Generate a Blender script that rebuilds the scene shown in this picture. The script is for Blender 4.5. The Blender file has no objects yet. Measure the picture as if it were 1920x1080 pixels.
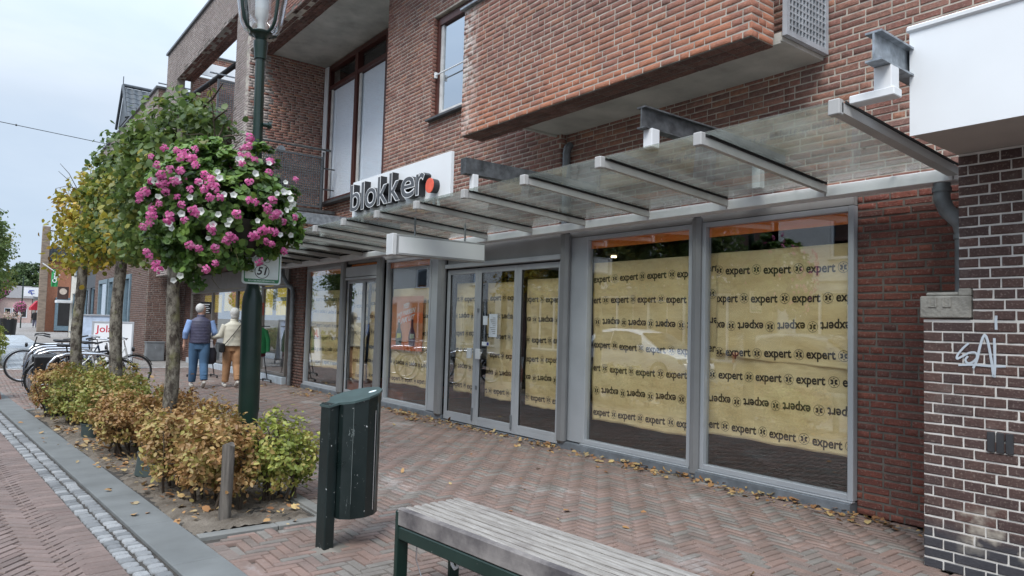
import bpy, math, random
import numpy as np
from mathutils import Vector, Matrix
random.seed(7); RS = np.random.RandomState(7)
sc = bpy.context.scene
R = math.radians
# ------------------------------------------------------------------ camera
YAW, PITCH, ROLL, HC, FPX = R(37.77), R(3.06), R(1.616), 1.5, 1321.2
fw = Vector((math.sin(YAW)*math.cos(PITCH), math.cos(YAW)*math.cos(PITCH), math.sin(PITCH)))
r0 = Vector((math.cos(YAW), -math.sin(YAW), 0)); u0 = r0.cross(fw)
rv = r0*math.cos(ROLL)+u0*math.sin(ROLL); uv = u0*math.cos(ROLL)-r0*math.sin(ROLL)
cd = bpy.data.cameras.new('camera'); cam = bpy.data.objects.new('camera', cd)
sc.collection.objects.link(cam); sc.camera = cam
cam.matrix_world = Matrix(((rv.x, uv.x, -fw.x, 0), (rv.y, uv.y, -fw.y, 0), (rv.z, uv.z, -fw.z, HC), (0, 0, 0, 1)))
cd.sensor_width = 36; cd.lens = 36*FPX/1920; cd.clip_end = 2000; cd.clip_start = .05
CAMP = Vector((0, 0, HC))
# ------------------------------------------------------------------ world: overcast daylight
w = bpy.data.worlds.new("World"); sc.world = w; w.use_nodes = True
nt = w.node_tree; nt.nodes.clear()
N = lambda t: nt.nodes.new(t)
out = N('ShaderNodeOutputWorld')
sky = N('ShaderNodeTexSky'); sky.sky_type = 'NISHITA'; sky.sun_disc = False
SUN_EL, SUN_AZ = 52, -125       # azimuth: degrees from +Y towards +X
sky.sun_elevation = R(SUN_EL); sky.sun_rotation = R(SUN_AZ)
b1 = N('ShaderNodeBackground'); b1.inputs[1].default_value = .07
nt.links.new(sky.outputs[0], b1.inputs[0])
tc = N('ShaderNodeTexCoord'); mp = N('ShaderNodeMapping'); mp.inputs['Scale'].default_value = (1, 1, 2.6)
nz = N('ShaderNodeTexNoise'); nz.inputs['Scale'].default_value = 2.3; nz.inputs['Detail'].default_value = 6; nz.inputs['Roughness'].default_value = .5
nz.inputs['Distortion'].default_value = .3
cr = N('ShaderNodeValToRGB'); e = cr.color_ramp.elements
e[0].position = .33; e[0].color = (.46, .57, .72, 1); e[1].position = .68; e[1].color = (.68, .755, .85, 1)
e2 = cr.color_ramp.elements.new(.5); e2.color = (.56, .66, .79, 1)
nt.links.new(tc.outputs['Generated'], mp.inputs[0]); nt.links.new(mp.outputs[0], nz.inputs['Vector']); nt.links.new(nz.outputs['Fac'], cr.inputs[0])
# cloud deck: brighter towards the zenith, as an overcast sky is
sx = N('ShaderNodeSeparateXYZ'); nt.links.new(tc.outputs['Generated'], sx.inputs[0])
mr = N('ShaderNodeMapRange'); mr.inputs[1].default_value = .25; mr.inputs[2].default_value = 1; mr.inputs[3].default_value = .64; mr.inputs[4].default_value = 1.95
nt.links.new(sx.outputs[2], mr.inputs[0])
b2 = N('ShaderNodeBackground'); nt.links.new(cr.outputs[0], b2.inputs[0]); nt.links.new(mr.outputs[0], b2.inputs[1])
mx = N('ShaderNodeMixShader'); mx.inputs[0].default_value = .9
nt.links.new(b1.outputs[0], mx.inputs[1]); nt.links.new(b2.outputs[0], mx.inputs[2]); nt.links.new(mx.outputs[0], out.inputs[0])
sd = bpy.data.lights.new('sun', 'SUN'); sd.energy = 1.5; sd.angle = R(25); sd.color = (1, .97, .92)
so = bpy.data.objects.new('sun', sd); sc.collection.objects.link(so)
sv = Vector((math.sin(R(SUN_AZ))*math.cos(R(SUN_EL)), math.cos(R(SUN_AZ))*math.cos(R(SUN_EL)), math.sin(R(SUN_EL))))
so.rotation_euler = sv.to_track_quat('Z', 'Y').to_euler(); so.location = sv*50
sc.view_settings.view_transform = 'Standard'; sc.view_settings.look = 'None'
sc.view_settings.exposure = .93; sc.view_settings.gamma = 1; sc.view_settings.use_curve_mapping = False
sc.render.engine = 'CYCLES'
try: sc.cycles.max_bounces = 8; sc.cycles.transparent_max_bounces = 24
except Exception: pass

# ------------------------------------------------------------------ helpers
def S(r, g, b):
    f = lambda c: ((c/255+.055)/1.055)**2.4 if c > 10 else c/255/12.92
    return (f(r), f(g), f(b))
MATS = {}
class NT:
    def __init__(s, name):
        s.m = bpy.data.materials.new(name); s.m.use_nodes = True; s.t = s.m.node_tree; s.t.nodes.clear()
        s.out = s.n('ShaderNodeOutputMaterial')
    def n(s, t, **k):
        o = s.t.nodes.new(t)
        for a, b in k.items(): setattr(o, a, b)
        return o
    def l(s, a, b): s.t.links.new(a, b)
    def noise(s, scale, detail=3, vec=None, stretch=None, rough=.5):
        n = s.n('ShaderNodeTexNoise'); n.inputs['Scale'].default_value = scale; n.inputs['Detail'].default_value = detail; n.inputs['Roughness'].default_value = rough
        g = vec or s.pos()
        if stretch:
            m = s.n('ShaderNodeMapping'); m.inputs['Scale'].default_value = stretch; s.l(g, m.inputs[0]); g = m.outputs[0]
        s.l(g, n.inputs['Vector']); return n.outputs['Fac']
    def pos(s):
        return s.n('ShaderNodeNewGeometry').outputs['Position']
    def rng(s, v, a, b, c, d):
        m = s.n('ShaderNodeMapRange'); s.l(v, m.inputs[0])
        for i, x in enumerate((a, b, c, d)): m.inputs[i+1].default_value = x
        return m.outputs[0]
    def math(s, op, a, b=None):
        m = s.n('ShaderNodeMath', operation=op)
        for i, x in enumerate((a, b)):
            if x is None: continue
            if isinstance(x, (int, float)): m.inputs[i].default_value = x
            else: s.l(x, m.inputs[i])
        return m.outputs[0]
    def mix(s, f, a, b, blend='MIX'):
        m = s.n('ShaderNodeMix', data_type='RGBA', blend_type=blend)
        for i, x in ((0, f), (6, a), (7, b)):
            if isinstance(x, (int, float)): m.inputs[i].default_value = x
            elif isinstance(x, tuple): m.inputs[i].default_value = (*x[:3], 1)
            else: s.l(x, m.inputs[i])
        return m.outputs[2]
    def ramp(s, v, stops, const=False):
        r = s.n('ShaderNodeValToRGB'); s.l(v, r.inputs[0]); cr = r.color_ramp
        if const: cr.interpolation = 'CONSTANT'
        while len(cr.elements) < len(stops): cr.elements.new(.5)
        for e, (p, c) in zip(cr.elements, stops): e.position = p; e.color = (*c, 1)
        return r.outputs[0]
    def bsdf(s, col, rough=.6, metal=0, bump=None, bstr=.3, bdist=.01, spec=.5, emis=None):
        p = s.n('ShaderNodeBsdfPrincipled')
        if isinstance(col, tuple): p.inputs['Base Color'].default_value = (*col, 1)
        else: s.l(col, p.inputs['Base Color'])
        if isinstance(rough, (int, float)): p.inputs['Roughness'].default_value = rough
        else: s.l(rough, p.inputs['Roughness'])
        p.inputs['Metallic'].default_value = metal
        try: p.inputs['Specular IOR Level'].default_value = spec
        except Exception: pass
        if bump is not None:
            b = s.n('ShaderNodeBump'); b.inputs['Strength'].default_value = bstr; b.inputs['Distance'].default_value = bdist
            s.l(bump, b.inputs['Height']); s.l(b.outputs[0], p.inputs['Normal'])
        if emis: p.inputs['Emission Color'].default_value = (*emis[0], 1); p.inputs['Emission Strength'].default_value = emis[1]
        s.l(p.outputs[0], s.out.inputs[0]); return p
    def rnd(s):
        a = s.n('ShaderNodeAttribute', attribute_name='rnd'); o = s.n('ShaderNodeObjectInfo')
        return s.math('FRACT', s.math('ADD', a.outputs['Fac'], o.outputs['Random']))
    def attr(s):
        return s.n('ShaderNodeAttribute', attribute_name='rnd').outputs['Fac']

def pbr(name, col, rough=.6, metal=0, var=.18, vs=6, bump=.15, bs=60, dist=.004, spec=.5, stretch=None, emis=None, dirt=0):
    if name in MATS: return MATS[name]
    t = NT(name)
    f = t.noise(vs, 5, stretch=stretch)
    c = t.mix(t.rng(f, .3, .7, 0, 1), tuple(x*(1-var) for x in col), tuple(min(1, x*(1+var)) for x in col))
    if dirt:
        g = t.noise(1.7, 6, rough=.7); c = t.mix(t.math('MULTIPLY', t.rng(g, .48, .75, 0, 1), dirt), c, (.05, .045, .035))
    t.bsdf(c, rough, metal, t.noise(bs, 4, stretch=stretch) if bump else None, bump, dist, spec, emis)
    MATS[name] = t.m; return t.m

def brickmat(name, stops, vs=25, bstr=.7, dist=.012, rough=.85, extra=None, crease=True):
    t = NT(name); c = t.ramp(t.rnd(), stops)
    n1 = t.noise(vs, 6, rough=.65); c = t.mix(t.rng(n1, .3, .75, .0, .6), c, (.05, .035, .032), 'MIX')
    n2 = t.noise(70, 3); c = t.mix(t.rng(n2, .55, .8, 0, .35), c, (.5, .42, .36))
    n3 = t.noise(.9, 6, rough=.7, stretch=(1, 1, .45)); c = t.mix(t.rng(n3, .5, .72, 0, .38), c, (.06, .045, .04))
    n4 = t.noise(1.7, 5, rough=.7); c = t.mix(t.rng(n4, .58, .75, 0, .22), c, (.48, .44, .40))
    if extra: c = extra(t, c)
    b = t.noise(38, 6, stretch=(1, 1, 2.2), rough=.7)
    t.bsdf(c, rough, 0, b, bstr, dist, .25); MATS[name] = t.m; return t.m

class MB:
    def __init__(s): s.v = []; s.f = []; s.mi = []; s.cur = 0; s.sm = False
    def add(s, vs, fs, T=None):
        o = len(s.v)
        s.v += [tuple(T @ Vector(p)) if T else tuple(p) for p in vs]; s.f += [tuple(o+i for i in f) for f in fs]; s.mi += [s.cur]*len(fs); return s
    def box(s, a, b, T=None):
        x0, y0, z0 = a; x1, y1, z1 = b
        if x0 > x1: x0, x1 = x1, x0
        if y0 > y1: y0, y1 = y1, y0
        if z0 > z1: z0, z1 = z1, z0
        return s.add([(x0, y0, z0), (x1, y0, z0), (x1, y1, z0), (x0, y1, z0), (x0, y0, z1), (x1, y0, z1), (x1, y1, z1), (x0, y1, z1)],
              [(0, 3, 2, 1), (4, 5, 6, 7), (0, 1, 5, 4), (1, 2, 6, 5), (2, 3, 7, 6), (3, 0, 4, 7)], T)
    def bbox(s, a, b, c=.006, T=None):   # bevelled box
        x0, y0, z0 = (min(a[i], b[i]) for i in range(3)); x1, y1, z1 = (max(a[i], b[i]) for i in range(3))
        vs = []; idx = {}
        for ix, X in enumerate((x0, x1)):
            for iy, Y in enumerate((y0, y1)):
                for iz, Z in enumerate((z0, z1)):
                    dx, dy, dz = (c if ix == 0 else -c), (c if iy == 0 else -c), (c if iz == 0 else -c)
                    for k, p in enumerate(((X, Y+dy, Z+dz), (X+dx, Y, Z+dz), (X+dx, Y+dy, Z))):
                        idx[ix, iy, iz, k] = len(vs); vs.append(p)
        I = lambda *a: idx[a]
        fs = []
        for ix in (0, 1):
            q = [I(ix, 0, 0, 0), I(ix, 1, 0, 0), I(ix, 1, 1, 0), I(ix, 0, 1, 0)]; fs.append(q if ix else q[::-1])
            q = [I(0, ix, 0, 1), I(0, ix, 1, 1), I(1, ix, 1, 1), I(1, ix, 0, 1)]; fs.append(q if ix else q[::-1])
            q = [I(0, 0, ix, 2), I(1, 0, ix, 2), I(1, 1, ix, 2), I(0, 1, ix, 2)]; fs.append(q if ix else q[::-1])
        for i in (0, 1):
            for j in (0, 1):
                q = [I(i, j, 0, 0), I(i, j, 1, 0), I(i, j, 1, 1), I(i, j, 0, 1)]; fs.append(q if i == j else q[::-1])
                q = [I(i, 0, j, 0), I(i, 0, j, 2), I(i, 1, j, 2), I(i, 1, j, 0)]; fs.append(q if i == j else q[::-1])
                q = [I(0, i, j, 1), I(1, i, j, 1), I(1, i, j, 2), I(0, i, j, 2)]; fs.append(q if i == j else q[::-1])
                for k in (0, 1):
                    q = [I(i, j, k, 0), I(i, j, k, 1), I(i, j, k, 2)]; fs.append(q if (i+j+k) % 2 == 1 else q[::-1])
        return s.add(vs, fs, T)
    def tube(s, pts, r, n=8, closed=False, cap=True):
        pts = [Vector(p) for p in pts]; m = len(pts); rr = r if isinstance(r, (list, tuple)) else [r]*m
        o = len(s.v); prev = None
        for i, p in enumerate(pts):
            if closed: d = pts[(i+1) % m]-pts[i-1]
            else: d = pts[min(i+1, m-1)]-pts[max(i-1, 0)]
            d.normalize()
            if prev is None:
                a = Vector((0, 0, 1)) if abs(d.z) < .9 else Vector((1, 0, 0)); a = (a-d*a.dot(d)).normalized()
            else: a = (prev-d*prev.dot(d)).normalized()
            prev = a; b = d.cross(a)
            for k in range(n):
                t = 2*math.pi*(k+.5)/n; s.v.append(tuple(p+(a*math.cos(t)+b*math.sin(t))*rr[i]))
        L = m if closed else m-1
        for i in range(L):
            j = (i+1) % m
            for k in range(n):
                s.f.append((o+i*n+k, o+i*n+(k+1) % n, o+j*n+(k+1) % n, o+j*n+k)); s.mi.append(s.cur)
        if cap and not closed:
            s.f += [tuple(o+k for k in range(n))[::-1], tuple(o+(m-1)*n+k for k in range(n))]; s.mi += [s.cur]*2
        return s
    def lathe(s, prof, c=(0, 0, 0), n=24, a0=0, caps=True, ax=None):
        o = len(s.v)
        for (r, z) in prof:
            for k in range(n):
                t = 2*math.pi*k/n+a0; p = Vector((r*math.cos(t), r*math.sin(t), z))
                if ax: p = ax @ p
                s.v.append((c[0]+p.x, c[1]+p.y, c[2]+p.z))
        for i in range(len(prof)-1):
            for k in range(n): s.f.append((o+i*n+k, o+i*n+(k+1) % n, o+(i+1)*n+(k+1) % n, o+(i+1)*n+k)); s.mi.append(s.cur)
        if caps: s.f += [tuple(o+k for k in range(n))[::-1], tuple(o+(len(prof)-1)*n+k for k in range(n))]; s.mi += [s.cur]*2
        return s
    def prism(s, poly, f, g):     # poly 2D list, f(p)->3D bottom, g(p)->3D top
        n = len(poly); o = len(s.v); s.v += [tuple(f(p)) for p in poly]+[tuple(g(p)) for p in poly]
        s.f += [tuple(o+i for i in range(n))[::-1], tuple(o+n+i for i in range(n))]+[(o+i, o+(i+1) % n, o+n+(i+1) % n, o+n+i) for i in range(n)]
        s.mi += [s.cur]*(n+2); return s
    def loft(s, rings, cap=True):     # rings: list of lists of 3D points
        o = len(s.v); n = len(rings[0])
        for r in rings: s.v += [tuple(p) for p in r]
        for i in range(len(rings)-1):
            for k in range(n): s.f.append((o+i*n+k, o+i*n+(k+1) % n, o+(i+1)*n+(k+1) % n, o+(i+1)*n+k)); s.mi.append(s.cur)
        if cap: s.f += [tuple(o+k for k in range(n))[::-1], tuple(o+(len(rings)-1)*n+k for k in range(n))]; s.mi += [s.cur]*2
        return s
    def mesh(s, name):
        me = bpy.data.meshes.new(name); me.from_pydata(s.v, [], s.f)
        if any(s.mi): me.polygons.foreach_set('material_index', s.mi)
        me.update(); return me
    def build(s, name, mat, parent=None, smooth=False, label=None):
        me = s.mesh(name)
        for m in (mat if isinstance(mat, (list, tuple)) else [mat]): me.materials.append(m)
        o = link(name, me, parent)
        if smooth: shade(me, 40 if smooth is True else smooth)
        if label: o['label'] = label
        return o
def shade(me, ang=40):
    me.polygons.foreach_set('use_smooth', [True]*len(me.polygons))
    try: me.set_sharp_from_angle(angle=R(ang))
    except Exception: pass
COL = sc.collection
def wl(p):
    v = Vector((0, 0, 0))
    while p is not None: v += p.location; p = p.parent
    return v
def link(name, data, parent=None):
    o = bpy.data.objects.new(name, data); COL.objects.link(o)
    if parent is not None: o.parent = parent; o.location = -wl(parent)
    return o
def thing(name, label, cat, loc=(0, 0, 0), group=None):
    o = bpy.data.objects.new(name, None); COL.objects.link(o); o.location = loc; o.empty_display_size = .2
    return tag(o, label, cat, group)
def tag(o, label, cat, group=None):
    o['label'] = label; o['category'] = cat
    if group: o['group'] = group
    return o
def struct(o): o['kind'] = 'structure'; return o
def stuff(o, label=None, cat=None):
    o['kind'] = 'stuff'
    if label: o['label'] = label
    if cat: o['category'] = cat
    return o
def dup(o, loc=None, rz=None, label=None, parent=None):
    c = o.copy(); COL.objects.link(c)
    if parent is not None: c.parent = parent
    for ch in list(o.children): dup(ch, parent=c)
    if loc is not None: c.location = loc
    if rz is not None: c.rotation_euler.z = rz
    if label: c['label'] = label
    return c
def npmesh(name, V, F, rnd=None, mats=(), mi=None):
    """V (n,3) ; F (m,k) uniform polys"""
    me = bpy.data.meshes.new(name); n, m, k = len(V), len(F), F.shape[1]
    me.vertices.add(n); me.vertices.foreach_set('co', np.ascontiguousarray(V, dtype=np.float32).ravel())
    me.loops.add(m*k); me.loops.foreach_set('vertex_index', np.ascontiguousarray(F, dtype=np.int32).ravel())
    me.polygons.add(m); me.polygons.foreach_set('loop_start', np.arange(0, m*k, k, dtype=np.int32))
    if mi is not None: me.polygons.foreach_set('material_index', np.ascontiguousarray(mi, dtype=np.int32))
    me.update(calc_edges=True); me.validate()
    if rnd is not None:
        a = me.attributes.new('rnd', 'FLOAT', 'POINT'); a.data.foreach_set('value', np.ascontiguousarray(rnd, dtype=np.float32))
    for x in mats: me.materials.append(x)
    return me
def scatter(tv, tf, M, off, rnd):
    """template verts/faces, (n,3,3) matrices, offsets, rnd -> V,F,rnd"""
    tv = np.asarray(tv, float); tf = np.asarray(tf); n = len(M)
    V = np.einsum('nij,kj->nki', M, tv)+off[:, None, :]
    F = tf[None]+(np.arange(n)*len(tv))[:, None, None]
    return V.reshape(-1, 3), F.reshape(-1, tf.shape[1]), np.repeat(rnd, len(tv))
def proj(p):
    d = Vector(p)-CAMP; z = d.dot(fw)
    if z < .1: return None
    return (960+FPX*d.dot(rv)/z, 540-FPX*d.dot(uv)/z, z)
X, Y, Z = Vector((1, 0, 0)), Vector((0, 1, 0)), Vector((0, 0, 1))
# ---------- brick pieces
def piece_mesh(us, vs, seed, jit, depth=.3, skirt=1.6):
    rs = np.random.RandomState(seed); nu, nv = len(us), len(vs); V = []
    for j, v in enumerate(vs):
        for i, u in enumerate(us):
            e = i in (0, nu-1) or j in (0, nv-1)
            V.append((u+(rs.uniform(-1, 1)*.004), v+rs.uniform(-1, 1)*.012, (-depth if e else 0)+rs.uniform(-1, 1)*jit))
    F = [(j*nu+i, j*nu+i+1, (j+1)*nu+i+1, (j+1)*nu+i) for j in range(nv-1) for i in range(nu-1)]
    ring = [i for i in range(nu)]+[j*nu+nu-1 for j in range(1, nv)]+[(nv-1)*nu+i for i in range(nu-2, -1, -1)]+[j*nu for j in range(nv-2, 0, -1)]
    o = len(V); V += [(V[i][0], V[i][1], -skirt) for i in ring]; n = len(ring)
    F += [(ring[(k+1) % n], ring[k], o+k, o+(k+1) % n) for k in range(n)]
    return np.array(V), np.array(F)
HI = [piece_mesh([-.5, -.465, .05, .465, .5], [-.5, -.41, .41, .5], i, .16) for i in range(8)]
LO = piece_mesh([-.5, .5], [-.5, .5], 3, .0, 0)
PV = [piece_mesh([-.5, -.475, .475, .5], [-.5, -.44, .44, .5], 20+i, .06) for i in range(6)]
class Pieces:
    """individual bricks: the 300 largest in the photo are objects, the rest one joined part"""
    def __init__(s, name, parent, mats, hi=HI, limit=300, depth=.014, lofar=1e9):
        s.name, s.parent, s.mats, s.hi, s.limit, s.depth, s.L, s.lofar = name, parent, mats, hi, limit, depth, [], lofar
    def add(s, c, u, v, n, du, dv, mi=0): s.L.append((Vector(c), Vector(u), Vector(v), Vector(n), du, dv, mi))
    def finish(s):
        sc_ = []
        for i, (c, u, v, n, du, dv, mi) in enumerate(s.L):
            q = proj(c); a = 0
            if q:
                face = abs((CAMP-c).normalized().dot(n)) if (CAMP-c).dot(n) > 0 else 0
                a = du*dv*face*(FPX/q[2])**2
                if not(-10 < q[0] < 1930 and -10 < q[1] < 1090): a *= .001
            sc_.append((a, i))
        sc_.sort(reverse=True); top = set(i for a, i in sc_[:s.limit] if a > 18)
        W = wl(s.parent); cache = {}
        rest = [b for i, b in enumerate(s.L) if i not in top]
        for i in sorted(top):
            c, u, v, n, du, dv, mi = s.L[i]; k = (RS.randint(len(s.hi)), mi)
            if k not in cache:
                V, F = s.hi[k[0]]; cache[k] = npmesh(s.name, V, F, np.full(len(V), .0), [s.mats[mi]]); shade(cache[k], 25)
            o = bpy.data.objects.new(s.name, cache[k]); COL.objects.link(o); o.parent = s.parent
            M = Matrix(((u.x*du, v.x*dv, n.x*s.depth, c.x-W.x), (u.y*du, v.y*dv, n.y*s.depth, c.y-W.y), (u.z*du, v.z*dv, n.z*s.depth, c.z-W.z), (0, 0, 0, 1)))
            o.matrix_local = M
        if rest:
            groups = {}
            for b in rest:
                q = proj(b[0]); near = q and q[2] < s.lofar and -200 < q[0] < 2100 and -200 < q[1] < 1300
                groups.setdefault(RS.randint(len(s.hi)) if near else -1, []).append(b)
            VV, FF, RR, MM = [], [], [], []; off = 0
            for g, bl in groups.items():
                tv, tf = (s.hi[g] if g >= 0 else LO)
                M = np.array([[[u[k]*du, v[k]*dv, n[k]*s.depth] for k in range(3)] for c, u, v, n, du, dv, mi in bl]); of = np.array([list(b[0]) for b in bl])
                V, F, r = scatter(tv, tf, M, of, RS.rand(len(bl))); VV.append(V); FF.append(F+off); RR.append(r); off += len(V)
                MM.append(np.repeat([b[6] for b in bl], len(tf)))
            me = npmesh(s.name, np.concatenate(VV), np.concatenate(FF), np.concatenate(RR), s.mats, np.concatenate(MM))
            o = link(s.name, me, s.parent); stuff(o)
def core(mb, O, u, v, n, U, V, holes=(), thick=.25, rec=.0055):
    us = sorted({0, U} | {min(max(h[i], 0), U) for h in holes for i in (0, 2)}); vs = sorted({0, V} | {min(max(h[i], 0), V) for h in holes for i in (1, 3)})
    O = Vector(O)
    for i in range(len(us)-1):
        j = 0
        while j < len(vs)-1:
            cu, cv = (us[i]+us[i+1])/2, (vs[j]+vs[j+1])/2
            if any(h[0] < cu < h[2] and h[1] < cv < h[3] for h in holes): j += 1; continue
            k = j
            while k+1 < len(vs)-1 and not any(h[0] < cu < h[2] and h[1] < (vs[k+1]+vs[k+2])/2 < h[3] for h in holes): k += 1
            P = []
            for d in (-thick, -rec):
                for (a, b) in ((us[i], vs[j]), (us[i+1], vs[j]), (us[i+1], vs[k+1]), (us[i], vs[k+1])): P.append(O+u*a+v*b+n*d)
            mb.add(P, [(3, 2, 1, 0), (4, 5, 6, 7), (0, 1, 5, 4), (1, 2, 6, 5), (2, 3, 7, 6), (3, 0, 4, 7)])
            j = k+1
def bricks(ps, O, u, v, n, U, V, holes=(), mi=0, course=.0645, L=.22, bond='wild', joint=.012, seed=1, v0=0., mf=None):
    rs = random.Random(seed); O = Vector(O); k = 0; y = v0
    while y < V-.02:
        h = min(course, V-y)-joint
        if h < .02: break
        ym = y+h/2; segs = [(0., U)]
        for hh in holes:
            if hh[1] < ym < hh[3]:
                ns = []
                for a, b in segs:
                    if hh[0] > a: ns.append((a, min(b, hh[0])))
                    if hh[2] < b: ns.append((max(a, hh[2]), b))
                segs = [q for q in ns if q[1]-q[0] > .02]
        if bond == 'cross':
            ln = [L if k % 2 else L/2]; x = -(L*.25 if k % 4 == 1 else (L*.75 if k % 4 == 3 else 0)); seq = lambda: ln[0]
        else:
            x = -rs.choice([0, .25, .5, .75])*L if bond == 'wild' else -(k % 2)*L/2
            seq = (lambda: L/2 if rs.random() < .22 else L) if bond == 'wild' else (lambda: L)
        while x < U:
            l = seq(); a, b = x, x+l-joint*.9
            for p, q in segs:
                aa, bb = max(a, p), min(b, q)
                if bb-aa > .025:
                    jit = rs.uniform(-.0015, .0025)
                    m = mi if mf is None else mf(aa, y, rs)
                    ps.add(O+u*((aa+bb)/2)+v*ym+n*jit, (u+v*rs.uniform(-.006, .006)), v, n, bb-aa, h*rs.uniform(.95, 1.03), m)
            x += l
        y += course; k += 1
def brickface(ps, mb, O, u, v, n, U, V, holes=(), mi=0, thick=.25, **k):
    core(mb, O, u, v, n, U, V, holes, thick); bricks(ps, O, u, v, n, U, V, holes, mi, **k)
def text(s, size, ext=0., off=0., shear=0., bevel=0., res=3, sx=1.):
    c = bpy.data.curves.new('t', 'FONT'); c.body = s; c.size = size; c.extrude = ext; c.offset = off; c.shear = shear; c.bevel_depth = bevel; c.resolution_u = res
    c.align_x = 'CENTER'; c.align_y = 'CENTER'
    o = bpy.data.objects.new('t', c); COL.objects.link(o); bpy.context.view_layer.update()
    me = bpy.data.meshes.new_from_object(o.evaluated_get(bpy.context.evaluated_depsgraph_get()))
    V = [(v.co.x*sx, v.co.y, v.co.z) for v in me.vertices]; F = [tuple(p.vertices) for p in me.polygons]
    bpy.data.objects.remove(o); bpy.data.curves.remove(c); bpy.data.meshes.remove(me); return V, F
def frameT(o, u, v, n): return Matrix(((u[0], v[0], n[0], o[0]), (u[1], v[1], n[1], o[1]), (u[2], v[2], n[2], o[2]), (0, 0, 0, 1)))
#MATERIALS
# ------------------------------------------------------------------ materials
B_STOPS = [(0, (.27, .125, .098)), (.18, (.34, .155, .12)), (.36, (.22, .11, .092)), (.55, (.38, .185, .135)), (.72, (.30, .165, .135)), (.86, (.42, .20, .13)), (1, (.24, .135, .115))]
def efflor(t, c):     # lime bloom at the corner of the balcony parapet, burnt orange lower courses
    g = t.n('ShaderNodeSeparateXYZ'); t.l(t.pos(), g.inputs[0]); n = t.noise(9, 5, rough=.7)
    m = t.math('MULTIPLY', t.rng(g.outputs[1], 7.22, 7.5, 0, 1), t.rng(n, .42, .56, 0, .8))
    c = t.mix(m, c, (.62, .58, .55)); k = t.math('MULTIPLY', t.rng(g.outputs[2], 4.75, 4.0, 0, .75), t.rng(t.noise(3, 3), .35, .6, .3, 1))
    return t.mix(k, c, (.50, .20, .11))
bm_up = brickmat('brick_brown_red', B_STOPS)
bm_bal = brickmat('brick_balcony', [(0, (.30, .14, .11)), (.3, (.37, .175, .13)), (.6, (.33, .155, .125)), (.8, (.42, .20, .135)), (1, (.27, .145, .125))], extra=efflor)
bm_red = brickmat('brick_dark_red', [(0, (.19, .062, .048)), (.3, (.25, .08, .058)), (.6, (.15, .062, .052)), (.8, (.29, .095, .065)), (1, (.17, .075, .062))])
bm_gr = brickmat('brick_greyish', [(0, (.46, .40, .37)), (.4, (.40, .34, .31)), (.7, (.52, .45, .42)), (1, (.37, .305, .28))], bstr=.5)
def soot(t, c):
    g = t.n('ShaderNodeSeparateXYZ'); t.l(t.pos(), g.inputs[0]); n = t.noise(7, 4)
    z = t.math('ADD', g.outputs[2], t.math('MULTIPLY', n, .12))
    c = t.mix(t.rng(z, .38, .28, 0, .85), c, (.045, .05, .06))
    m = t.math('MULTIPLY', t.math('MULTIPLY', t.rng(g.outputs[1], 1.86, 1.8, 0, 1), t.rng(z, .52, .46, 0, 1)), t.math('MULTIPLY', t.rng(z, .2, .26, 0, 1), t.rng(t.noise(6, 3), .48, .6, 0, .8)))
    return t.mix(m, c, (.42, .38, .32))
bm_old = brickmat('brick_old_purple', [(0, (.092, .055, .05)), (.35, (.115, .07, .06)), (.65, (.08, .052, .05)), (.85, (.135, .078, .066)), (1, (.10, .065, .058))], bstr=.5, extra=soot)
bm_far = brickmat('brick_far_brown', [(0, (.16, .09, .075)), (.4, (.21, .12, .095)), (.75, (.13, .075, .065)), (1, (.25, .15, .12))])
bm_or = brickmat('brick_far_orange', [(0, (.42, .16, .09)), (.5, (.50, .21, .12)), (1, (.36, .15, .10))])
mo_l = pbr('mortar_light', (.43, .39, .335), .95, var=.25, vs=9, bump=.5, bs=90)
mo_d = pbr('mortar_dark', (.13, .115, .10), .95, var=.3, vs=9, bump=.5, bs=90)
mo_w = pbr('mortar_white', (.60, .575, .54), .95, var=.12, vs=14, bump=.4, bs=90)
mo_g = pbr('mortar_grey', (.27, .25, .22), .95, var=.2, bump=.4, bs=90)
conc = pbr('concrete_soffit', (.42, .41, .37), .9, var=.22, vs=2.2, bump=.5, bs=22, dirt=.25)
conc2 = pbr('concrete_grey', (.30, .30, .29), .9, var=.2, vs=5, bump=.4, bs=60)
stone = pbr('carved_stone', (.30, .285, .25), .95, var=.3, vs=9, bump=.8, bs=55, dist=.01)
bluestone = pbr('bluestone', (.14, .155, .175), .8, var=.3, vs=7, bump=.5, bs=50, dist=.006)
alu = pbr('aluminium_grey_paint', (.37, .385, .41), .42, 0, var=.06, vs=3, bump=.04, bs=20)
alu_d = pbr('column_grey_paint', (.20, .20, .205), .45, var=.08, vs=3, bump=.04)
fascia = pbr('fascia_grey', (.27, .265, .26), .5, var=.1, vs=2, bump=.05)
white = pbr('white_painted_steel', (.72, .73, .74), .45, var=.06, vs=5, bump=.08, bs=30, dirt=.12)
whitesign = pbr('white_sign_face', (.78, .80, .82), .35, var=.03, vs=2, bump=.0)
galv = pbr('galvanised_steel', (.30, .33, .36), .48, .55, var=.35, vs=18, bump=.15, bs=40)
galv_d = pbr('dark_galvanised_beam', (.085, .09, .095), .6, .3, var=.5, vs=14, bump=.3, bs=40)
zinc = pbr('zinc_downpipe', (.20, .215, .23), .5, .4, var=.25, vs=10, bump=.1)
wood_r = pbr('redbrown_window_frame', (.075, .024, .018), .4, var=.2, vs=5, bump=.1, stretch=(3, 3, .3))
green = None
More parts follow.
